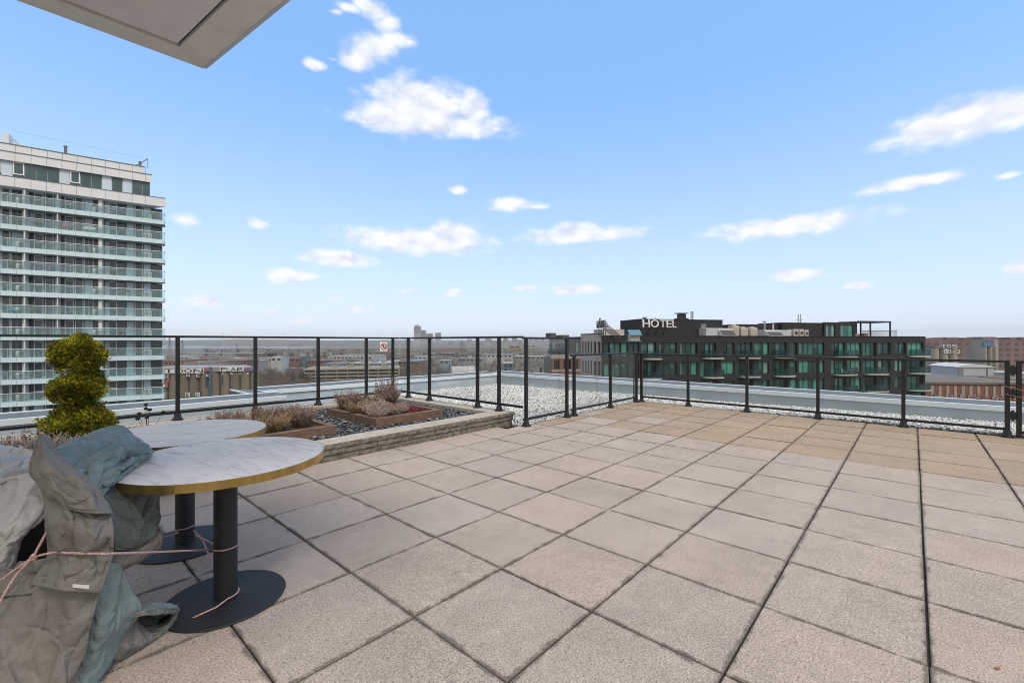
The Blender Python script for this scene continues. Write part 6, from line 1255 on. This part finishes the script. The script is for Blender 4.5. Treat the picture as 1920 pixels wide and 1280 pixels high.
M_TEAL = cover_mat('teal_cover_lining', (.235, .30, .295), (.175, .235, .235))
M_TEAL_SHADE = cover_mat('teal_lining_shaded', (.12, .15, .147), (.085, .105, .10))  # darker copy of the teal lining: shade under the table put into its colour
def ridge(p, s):                    # creases: sharp valleys of folded noise
    a = 1 - abs(mnoise.noise(Vector((p[0] * s, p[1] * s, p[2] * s))) * 2.0); return a
CREASE = []
_g = random.Random(41)
for _k in range(6):
    _v = Vector((_g.gauss(0, 1), _g.gauss(0, 1), _g.gauss(0, .7))).normalized(); CREASE.append((_v.x, _v.y, _v.z, (3.1, 4.3, 5.6, 7.2, 9.5, 13.0)[_k]))
def cr(p0, p1, p2, p3, t):
    return 0.5 * ((2 * p1) + (p2 - p0) * t + (2 * p0 - 5 * p1 + 4 * p2 - p3) * t * t + (3 * p1 - p0 - 3 * p2 + p3) * t ** 3)
def sheet(name, grid, m, parent, amp=.012, sc=6.0, sub=16, thick=.003, seed=0, label=None, folds=(), crease=.008, slack=.048):
    """cloth through a grid of points, creased, with real thickness; folds = (strength, across, along) long soft pleats"""
    G = [[pix(*p) for p in row] for row in grid]; nr, nc = len(G), len(G[0])
    def row_at(pts, t, n):
        i = min(int(t), n - 2); f = t - i; a = pts[max(i - 1, 0)]; d = pts[min(i + 2, n - 1)]
        if i == 0: a = pts[0] * 2 - pts[1]
        if i == n - 2: d = pts[n - 1] * 2 - pts[n - 2]
        return cr(a, pts[i], pts[i + 1], d, f)
    NU, NV = (nr - 1) * sub + 1, (nc - 1) * sub + 1; P = [[None] * NV for _ in range(NU)]
    cols = [[row_at([G[r][c] for r in range(nr)], u / sub, nr) for c in range(nc)] for u in range(NU)]
    for u in range(NU):
        for v in range(NV): P[u][v] = row_at(cols[u], v / sub, nc)
    so = Vector((seed * 7.3, seed * 3.1, seed * 5.7)); N = [[None] * NV for _ in range(NU)]
    for u in range(NU):
        for v in range(NV):
            a = P[min(u + 1, NU - 1)][v] - P[max(u - 1, 0)][v]; b = P[u][min(v + 1, NV - 1)] - P[u][max(v - 1, 0)]; n = a.cross(b)
            N[u][v] = n.normalized() if n.length > 1e-9 else Vector((0, 0, 1))
    Q = []
    for u in range(NU):
        for v in range(NV):
            p = P[u][v]; q = p + so; w = Vector((q.x + .3 * mnoise.noise(q * 3), q.y + .3 * mnoise.noise(q * 3 + Vector((9, 1, 2))), q.z * .75))
            d = .35 * amp * (1.1 * (ridge(w, sc * .55) ** 2 - .4)) + .12 * amp * mnoise.noise(w * sc * 3.2)
            for kk, (kx, ky, kz, fr) in enumerate(CREASE):      # straight sharp creases that come and go
                ph = (q.x * kx + q.y * ky + q.z * kz) * fr + .55 * mnoise.noise(q * 2.6 + Vector((kk * 4, 1, 2))); tri = abs((ph % 1.0) * 2 - 1)
                mk = max(0, min(1, mnoise.noise(q * 3.1 + Vector((kk * 9, 5, kk))) * 2.4 + .35)); d += crease * (tri - .5) * mk * 2.6 / fr
            e = min(u, NU - 1 - u, v, NV - 1 - v) / sub; d *= .45 + .55 * min(1, e * 1.6); gu, gv = u / sub, v / sub
            if e < .17: d += .0032          # turned and stitched hem
            elif e < .22: d -= .0014
            for (r0, c0, r1, c1, w_, h_) in folds:      # long creases between two points of the grid
                dx, dy = r1 - r0, c1 - c0; tt = ((gu - r0) * dx + (gv - c0) * dy) / (dx * dx + dy * dy)
                if -.15 < tt < 1.15:
                    ds = abs((gu - r0) * dy - (gv - c0) * dx) / math.hypot(dx, dy); ds += .12 * mnoise.noise(q * 4); d += 1.0 * h_ * math.exp(-(max(0, ds) / w_) ** 1.05) * max(0, min(1, (tt + .15) * 3)) * max(0, min(1, (1.15 - tt) * 3))
            Q.append(p + N[u][v] * d)
    off = Vector(parent.location); mb = MB(); mb.v = [(x.x - off.x, x.y - off.y, x.z - off.z) for x in Q]
    for u in range(NU - 1):
        for v in range(NV - 1): mb.f.append((u * NV + v, u * NV + v + 1, (u + 1) * NV + v + 1, (u + 1) * NV + v)); mb.m.append(0)
    o = mb.build(name, m, parent, True, label); g = o.vertex_groups.new(name='pin'); hard = []; soft = []
    for u in range(NU):
        for v in range(NV):
            e = min(u, NU - 1 - u, v, NV - 1 - v)
            if e == 0: hard.append(u * NV + v)
            elif u % sub == 0 and v % sub == 0: soft.append(u * NV + v)
    g.add(hard, 1.0, 'REPLACE'); g.add(soft, .85, 'REPLACE'); SHEETS.append((o, slack, thick, NU, NV)); return o
SHEETS = []
def settle_cloth(frames=26):
    """let every panel buckle: its cloth is a little longer than the space it hangs in"""
    SC.frame_start = 1; SC.frame_end = frames; SC.frame_set(1)
    for o, slack, *_ in SHEETS:
        md = o.modifiers.new('cloth', 'CLOTH'); s = md.settings; s.quality = 6; s.mass = .12; s.tension_stiffness = 25; s.compression_stiffness = 25; s.shear_stiffness = 12; s.bending_stiffness = .45; s.tension_damping = 12; s.compression_damping = 12; s.shear_damping = 12; s.bending_damping = .8; s.air_damping = 2
        s.vertex_group_mass = 'pin'; s.pin_stiffness = 1.0; s.shrink_min = -slack; s.effector_weights.gravity = .35; md.collision_settings.use_collision = False; md.point_cache.frame_start = 1; md.point_cache.frame_end = frames
    for f in range(1, frames + 1): SC.frame_set(f)
    dg = bpy.context.evaluated_depsgraph_get(); new = []
    for o, *_ in SHEETS: new.append(bpy.data.meshes.new_from_object(o.evaluated_get(dg)))
    for (o, slack, thick, NU, NV), me in zip(SHEETS, new):
        o.modifiers.clear(); o.vertex_groups.clear(); n = len(me.vertices); co = np.empty(n * 3, np.float32); me.vertices.foreach_get('co', co); no = np.empty(n * 3, np.float32); me.vertices.foreach_get('normal', no); co = co.reshape(-1, 3); no = no.reshape(-1, 3)
        V = np.r_[co, co - no * thick]; I = np.arange(n).reshape(NU, NV); f = np.stack([I[:-1, :-1], I[:-1, 1:], I[1:, 1:], I[1:, :-1]], -1).reshape(-1, 4)
        ring = list(I[0]) + list(I[1:, -1]) + list(I[-1, -2::-1]) + list(I[-2:0:-1, 0]); rf = [(b, a, n + a, n + b) for a, b in zip(ring, ring[1:] + ring[:1])]
        m2 = bpy.data.meshes.new(o.name); m2.from_pydata(V.tolist(), [], np.r_[f, f[:, ::-1] + n, np.array(rf)].tolist()); m2.materials.append(o.data.materials[0]); m2.polygons.foreach_set('use_smooth', [True] * len(m2.polygons)); m2.update(); o.data = m2
    SC.frame_set(1)
def covers():
    b1 = W(-2.1, 1.75); b2 = W(-1.65, 1.75)
    s = thing('furniture_cover', 'silver grey furniture cover draped over a bulky piece at the edge of the terrace', 'furniture cover', (b1[0], b1[1], 0))
    sheet('top_panel', [[(-190, 868, 2.2), (-80, 846, 2.25), (0, 838, 2.3), (60, 843, 2.3), (110, 850, 2.25)],
                        [(-190, 880, 1.95), (-80, 866, 2.0), (0, 862, 2.05), (60, 858, 2.05), (120, 862, 2.0)],
                        [(-190, 905, 1.78), (-80, 896, 1.78), (0, 890, 1.78), (62, 878, 1.80), (125, 880, 1.80)],
                        [(-190, 940, 1.70), (-80, 924, 1.70), (0, 906, 1.71), (70, 892, 1.73), (130, 900, 1.72)]], M_SIL, s, .03, 6, seed=1, crease=.02, slack=.12, folds=((.3, 3.6, 2.6, .8, .16, -.022), (.8, 3.9, 2.9, 1.6, .18, .024), (1.6, .3, 2.2, 3.8, .14, -.02)))
    sheet('front_panel', [[(-190, 930, 1.72), (-80, 915, 1.71), (0, 898, 1.72), (60, 888, 1.735), (104, 894, 1.75)],
                          [(-190, 985, 1.66), (-80, 960, 1.65), (0, 945, 1.65), (50, 930, 1.66), (96, 938, 1.70)],
                          [(-190, 1050, 1.64), (-80, 1030, 1.62), (-15, 995, 1.60), (35, 975, 1.62), (80, 972, 1.68)],
                          [(-190, 1130, 1.60), (-80, 1110, 1.60), (-35, 1050, 1.58), (10, 1020, 1.60), (44, 1003, 1.66)],
                          [(-190, 1260, 1.57), (-80, 1240, 1.57), (-50, 1150, 1.57), (-8, 1090, 1.60), (22, 1058, 1.66)],
                          [(-190, 1385, 1.46), (-80, 1375, 1.48), (-60, 1300, 1.54), (-25, 1200, 1.60), (4, 1110, 1.67)]], M_SIL, s, .016, 4, seed=2, slack=.075, folds=((.6, 3.8, 3.5, 2.6, .22, .012), (0.3, 2.4, 2.6, 1.8, .2, -.012), (1.2, 3.9, 4.6, 3.2, .16, -.010)))
    sheet('gap_shade_sheet', [[(-10, 905, 1.78), (60, 893, 1.80), (130, 892, 1.84), (190, 880, 1.98)], [(-20, 1000, 1.78), (60, 985, 1.83), (140, 980, 1.88), (205, 960, 2.0)],
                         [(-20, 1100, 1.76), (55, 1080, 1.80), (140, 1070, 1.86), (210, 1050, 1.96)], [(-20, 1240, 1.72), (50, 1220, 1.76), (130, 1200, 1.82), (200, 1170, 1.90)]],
          mat('cover_shadow_side', (.10, .095, .088), .8, var=.3, scale=5), s, .03, 4, seed=3, label='inner flap of the cover, coloured dark for the shade in the opening')  # shade inside the gap is put into this sheet's dark colour
    t = thing('tarpaulin', 'grey brown tarpaulin with teal lining tied in a heap beside the round tables', 'tarpaulin', (b2[0], b2[1], 0))
    sheet('folded_flap', [[(74, 818, 1.62), (80, 818, 1.63), (86, 822, 1.66), (92, 830, 1.70)],
                          [(62, 858, 1.59), (84, 850, 1.57), (112, 858, 1.60), (128, 868, 1.66)],
                          [(57, 884, 1.585), (92, 890, 1.53), (142, 893, 1.56), (168, 903, 1.63)],
                          [(68, 900, 1.60), (110, 922, 1.52), (168, 930, 1.54), (196, 938, 1.61)],
                          [(86, 922, 1.62), (128, 950, 1.54), (180, 962, 1.54), (211, 966, 1.60)]], M_GRY, t, .008, 5, seed=4, folds=((.4, .6, 3.6, 2.6, .22, .012), (1.0, .3, 3.8, 1.2, .18, -.010), (.3, 2.2, 3.4, 2.9, .12, -.008)))
    sheet('hanging_flap', [[(72, 896, 1.60), (110, 905, 1.575), (158, 928, 1.58), (206, 962, 1.60)],
                           [(84, 932, 1.575), (120, 938, 1.535), (165, 958, 1.55), (211, 985, 1.585)],
                           [(89, 985, 1.57), (125, 985, 1.51), (170, 995, 1.52), (212, 1010, 1.57)],
                           [(92, 1034, 1.585), (126, 1036, 1.54), (168, 1036, 1.54), (213, 1035, 1.585)],
                           [(82, 1062, 1.575), (120, 1068, 1.52), (160, 1070, 1.53), (204, 1066, 1.575)],
                           [(58, 1094, 1.56), (108, 1104, 1.51), (150, 1108, 1.515), (188, 1111, 1.56)]], M_GRY, t, .010, 5, seed=5, folds=((3, .8, 1.6, .6, .14, .012), (3, 1.4, 4.3, 1.2, .14, .014), (3, 1.8, 1.9, 2.3, .16, .014), (3, 2.2, 4.5, 2.6, .13, -.012), (3, 1.1, 1.4, 1.3, .12, -.012), (3, .5, 4.4, .4, .12, -.010), (.5, .6, 1.4, 2.2, .16, -.014), (3, 2.6, 2.0, 2.8, .1, -.010)))
    sheet('lower_flap', [[(-30, 1050, 1.62), (40, 1070, 1.59), (100, 1082, 1.55), (160, 1090, 1.55), (192, 1092, 1.575)],
                         [(-60, 1120, 1.56), (20, 1130, 1.55), (70, 1116, 1.54), (140, 1125, 1.53), (181, 1130, 1.565)],
                         [(-80, 1190, 1.51), (10, 1180, 1.50), (70, 1165, 1.52), (128, 1175, 1.52), (168, 1178, 1.56)],
                         [(-90, 1280, 1.46), (0, 1260, 1.45), (65, 1240, 1.49), (118, 1230, 1.50), (158, 1222, 1.56)],
                         [(-95, 1345, 1.43), (0, 1330, 1.42), (65, 1310, 1.46), (118, 1296, 1.485), (144, 1262, 1.57)],
                         [(-100, 1396, 1.40), (0, 1394, 1.41), (65, 1372, 1.455), (120, 1358, 1.48), (156, 1324, 1.56)]], M_GRY, t, .013, 5, seed=6, folds=((.8, .6, 4.4, 1.6, .22, .018), (1.4, 3.4, 4.6, 2.2, .2, .016), (.6, 2.2, 3.8, 1.9, .18, -.014), (2.2, 3.6, 4.8, 3.0, .16, -.014), (1.6, .4, 2.6, 3.0, .14, -.010)))
    sheet('side_fold', [[(40, 1052, 1.64), (70, 1050, 1.62), (96, 1044, 1.62)], [(10, 1088, 1.61), (46, 1086, 1.59), (84, 1078, 1.585)], [(-30, 1128, 1.58), (14, 1118, 1.555), (62, 1112, 1.55)]], M_GRY, t, .014, 6, seed=7)
    sheet('lining_crown', [[(98, 850, 1.95), (140, 836, 2.20), (190, 824, 2.36), (240, 826, 2.42), (272, 842, 2.40), (284, 852, 2.36)],
                           [(96, 848, 1.80), (138, 822, 2.02), (182, 806, 2.18), (226, 801, 2.24), (266, 822, 2.28), (285, 850, 2.26)],
                           [(98, 850, 1.74), (142, 836, 1.88), (186, 822, 1.98), (224, 822, 2.04), (258, 838, 2.10), (282, 853, 2.16)],
                           [(112, 868, 1.70), (150, 858, 1.79), (188, 846, 1.86), (218, 850, 1.93), (244, 858, 2.00), (262, 862, 2.06)],
                           [(138, 890, 1.68), (162, 882, 1.74), (190, 872, 1.79), (212, 876, 1.84), (230, 876, 1.90), (246, 872, 1.96)],
                           [(165, 912, 1.68), (178, 908, 1.71), (192, 902, 1.74), (204, 900, 1.77), (214, 896, 1.81), (222, 890, 1.86)],
                           [(182, 940, 1.70), (190, 932, 1.72), (196, 925, 1.74), (202, 918, 1.76), (207, 910, 1.78), (212, 902, 1.82)]], M_TEAL, t, .012, 5, seed=8, slack=.062, folds=((1.6, 4.6, 4.6, .9, .22, .050), (2.4, 4.7, 5.4, 2.2, .17, .046), (2.0, 4.6, 5.0, 1.5, .15, -.046), (1.2, 4.2, 3.2, .6, .18, -.034), (2.8, 4.8, 5.6, 3.4, .13, -.036), (.6, 3.6, 2.4, .3, .3, .02), (3.2, 4.8, 5.8, 4.0, .13, .028)))
    sheet('hood_back', [[(64, 826, 1.68), (78, 816, 1.74), (92, 838, 1.82), (118, 846, 1.92), (150, 838, 2.05)],
                        [(68, 850, 1.70), (82, 842, 1.76), (98, 858, 1.84), (122, 864, 1.92), (152, 858, 2.03)],
                        [(72, 880, 1.72), (88, 876, 1.78), (104, 884, 1.86), (128, 888, 1.92), (156, 880, 2.0)]], M_TEAL, t, .008, 6, seed=9)
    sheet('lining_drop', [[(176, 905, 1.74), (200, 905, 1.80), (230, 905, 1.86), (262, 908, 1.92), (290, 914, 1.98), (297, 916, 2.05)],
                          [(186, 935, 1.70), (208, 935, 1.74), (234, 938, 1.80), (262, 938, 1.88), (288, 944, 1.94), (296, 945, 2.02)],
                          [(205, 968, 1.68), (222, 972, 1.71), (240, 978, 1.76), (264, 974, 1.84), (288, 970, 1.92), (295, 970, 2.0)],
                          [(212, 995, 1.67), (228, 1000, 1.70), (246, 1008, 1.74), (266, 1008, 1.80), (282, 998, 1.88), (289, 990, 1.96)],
                          [(213, 1030, 1.68), (226, 1030, 1.72), (242, 1028, 1.78), (260, 1022, 1.84), (275, 1012, 1.90), (284, 1004, 1.98)]], M_TEAL_SHADE, t, .012, 6, seed=10, folds=((.2, 2.0, 2.6, 3.4, .18, .020), (.4, 3.8, 3.2, 3.0, .16, -.022), (.8, .6, 2.0, 3.2, .14, -.018), (1.2, 4.6, 3.4, 3.8, .16, .018)))
    sheet('tucked_hem', [[(206, 1010, 1.76), (240, 1000, 1.82), (272, 992, 1.90), (292, 984, 1.98)], [(208, 1042, 1.72), (244, 1034, 1.78), (280, 1018, 1.86), (302, 1004, 1.94)],
                         [(206, 1068, 1.72), (238, 1056, 1.78), (270, 1042, 1.86), (300, 1022, 1.95)], [(196, 1072, 1.80), (230, 1058, 1.88), (262, 1042, 1.95), (292, 1022, 2.04)]], M_GRY, t, .012, 6, seed=11)
    sheet('core_panel', [[(100, 880, 1.90), (160, 880, 1.94), (220, 905, 2.0), (270, 920, 2.06)], [(110, 960, 1.86), (170, 960, 1.90), (225, 970, 1.94), (275, 970, 2.02)],
                         [(120, 1050, 1.80), (170, 1050, 1.84), (220, 1050, 1.88), (262, 1030, 1.98)]], M_GRY, t, .02, 5, seed=12)
    sheet('lining_skirt', [[(182, 1050, 1.66), (198, 1055, 1.68), (214, 1055, 1.72), (226, 1062, 1.77)],
                           [(172, 1110, 1.625), (192, 1105, 1.65), (222, 1096, 1.72), (243, 1104, 1.79)],
                           [(162, 1170, 1.61), (190, 1160, 1.63), (226, 1140, 1.73), (262, 1142, 1.82)],
                           [(150, 1225, 1.61), (176, 1225, 1.63), (206, 1205, 1.72), (232, 1190, 1.80)],
                           [(142, 1262, 1.60), (164, 1272, 1.62), (184, 1268, 1.69), (204, 1250, 1.765)],
                           [(152, 1322, 1.575), (164, 1318, 1.59), (176, 1300, 1.63), (190, 1258, 1.745)]], M_TEAL, t, .008, 6, seed=13, folds=((.4, 1.2, 4.4, 1.8, .2, .012), (.8, 2.2, 3.4, 1.4, .16, -.010)))
    sheet('ground_flap', [[(188, 1258, 1.745), (212, 1205, 1.76), (236, 1152, 1.78), (243, 1145, 1.82)],
                          [(192, 1258, 1.748), (226, 1215, 1.78), (244, 1172, 1.82), (252, 1158, 1.86)],
                          [(214, 1246, 1.785), (244, 1214, 1.80), (262, 1190, 1.86), (268, 1176, 1.92)],
                          [(252, 1224, 1.850), (272, 1205, 1.875), (286, 1186, 1.92), (294, 1172, 1.99)],
                          [(294, 1197, 1.935), (304, 1184, 1.955), (312, 1170, 1.985), (316, 1160, 2.04)],
                          [(316, 1180, 2.0), (322, 1166, 2.01), (327, 1150, 2.03), (328, 1140, 2.06)],
                          [(330, 1160, 2.06), (332, 1150, 2.06), (335, 1140, 2.05), (335, 1132, 2.08)]], M_GRY, t, .007, 8, seed=14)
    sheet('ground_flap_top', [[(240, 1163, 1.785), (262, 1154, 1.80), (292, 1151, 1.86), (318, 1150, 1.95), (333, 1150, 2.03)],
                              [(238, 1150, 1.79), (260, 1143, 1.81), (291, 1140, 1.87), (318, 1138, 1.96), (335, 1138, 2.045)]], M_GRY, t, .003, 8, seed=15, label='grey hem band of the ground flap')
    sheet('ground_flap_lining', [[(238, 1151, 1.80), (260, 1144, 1.82), (291, 1141, 1.88), (318, 1139, 1.97), (335, 1138, 2.055)],
                              [(246, 1141, 1.86), (268, 1131, 1.92), (293, 1126, 1.99), (318, 1128, 2.05), (335, 1132, 2.09)],
                              [(252, 1143, 1.95), (272, 1134, 2.01), (294, 1129, 2.07), (316, 1131, 2.11), (333, 1134, 2.12)],
                              [(250, 1165, 2.00), (270, 1158, 2.05), (292, 1153, 2.10), (314, 1148, 2.13), (330, 1145, 2.13)]], M_TEAL, t, .006, 8, seed=15)
    sheet('pocket_back', [[(246, 1150, 2.00), (290, 1142, 2.10), (329, 1139, 2.13)], [(238, 1190, 1.90), (285, 1180, 2.0), (324, 1160, 2.07)], [(214, 1238, 1.80), (266, 1214, 1.89), (314, 1180, 2.0)]], M_GRY, t, .006, 8, seed=16)
    o = MB().bbox(0, .055, -.001, .0, -.006, .006, .0004); off = pix(144, 1094, 1.515) - Vector(t.location)
    w = o.build('care_label', mat('white_label', (.7, .7, .68), .6), t); w.location = off + Vector((-.01, -.006, 0)); w.rotation_euler = (0, R(4), TH - R(90))
covers()
settle_cloth()
def ropes():
    M_RP = mat('pale_pink_rope', (.62, .46, .44), .8, col2=(.40, .20, .20), scale=260, detail=1, soft=(.48, .52))
    def sp(pts, n=10):
        P = [Vector(p) for p in pts]; out = []
        for i in range(len(P) - 1):
            a = P[max(i - 1, 0)]; d = P[min(i + 2, len(P) - 1)]
            for k in range(n): out.append(cr(a, P[i], P[i + 1], d, k / n))
        return out + [P[-1]]
    def loop(T, z0, z1, r, a0, a1, n=16): return [(T[0] + r * math.cos(a0 + (a1 - a0) * i / n), T[1] + r * math.sin(a0 + (a1 - a0) * i / n), z0 + (z1 - z0) * i / n) for i in range(n + 1)]
    m = MB(); r = .0042
    f0 = math.atan2(-T1[1], -T1[0])            # side of the column towards the viewpoint
    zz = H - (1030 - CY) / F * 2.2
    m.path(sp([pix(62, 1044, 1.545), pix(100, 1035, 1.548), pix(130, 1036, 1.525), pix(168, 1037, 1.525), pix(214, 1037, 1.565), pix(300, 1034, 1.80)]) + loop(T1, zz, zz, .0565, f0 - 1.3, f0 + 1.5), r)
    m.path(sp([pix(62, 1044, 1.545), pix(30, 1066, 1.54), pix(0, 1088, 1.53), pix(-60, 1130, 1.52)]), r)
    m.path(sp([pix(62, 1044, 1.54), pix(30, 1078, 1.525), pix(2, 1124, 1.50), pix(-20, 1170, 1.47)]), r)
    m.path(sp([pix(62, 1044, 1.545), pix(74, 1022, 1.555), pix(87, 998, 1.555)]), r)
    m.path(sp([pix(59, 1044, 1.54), pix(63, 1040, 1.535), pix(66, 1045, 1.54), pix(61, 1048, 1.54), pix(58, 1043, 1.54)]), r * 1.5)
    tag(m.build('rope', M_RP, None, True), 'pink and white rope stretched from the covers to the front table column', 'rope')
    m = MB(); z0 = .024
    pts = [pix(327, 1174, 2.045), pix(345, 1166, 2.06)]
    pts += [Vector((*W(( px - CX) / F * (F * (H - .022) / (py - CY)), F * (H - .022) / (py - CY)), .022)) for px, py in ((378, 1150), (405, 1138))]
    m.path(sp(pts) + loop(T1, .026, .03, .0565, f0 + .2, f0 + 1.9), r); tag(m.build('rope', M_RP, None, True), 'pink rope lying over the front table base from the ground flap of the tarpaulin', 'rope')
    m = MB(); f2 = math.atan2(-T2[1], -T2[0]); g = lambda px, py, z: pix(px, py, F * (H - z) / (py - CY))
    m.path(sp([g(300, 1008, .10), g(318, 1003, .10), g(334, 998, .11)]) + loop(T2, .11, .12, .0565, f2 - 1.2, f2 + 1.2), r * .9)
    m.path(sp([g(363, 994, .13), g(378, 1008, .09), g(392, 1015, .05), g(406, 1024, .02)]), r * .9); m.path(sp([g(366, 1003, .09), g(378, 1010, .08), g(392, 1040, .024), g(402, 1056, .02)]), r * .9)
    tag(m.build('rope', M_RP, None, True), 'thin pink rope knotted round the column of the table behind', 'rope')
ropes()
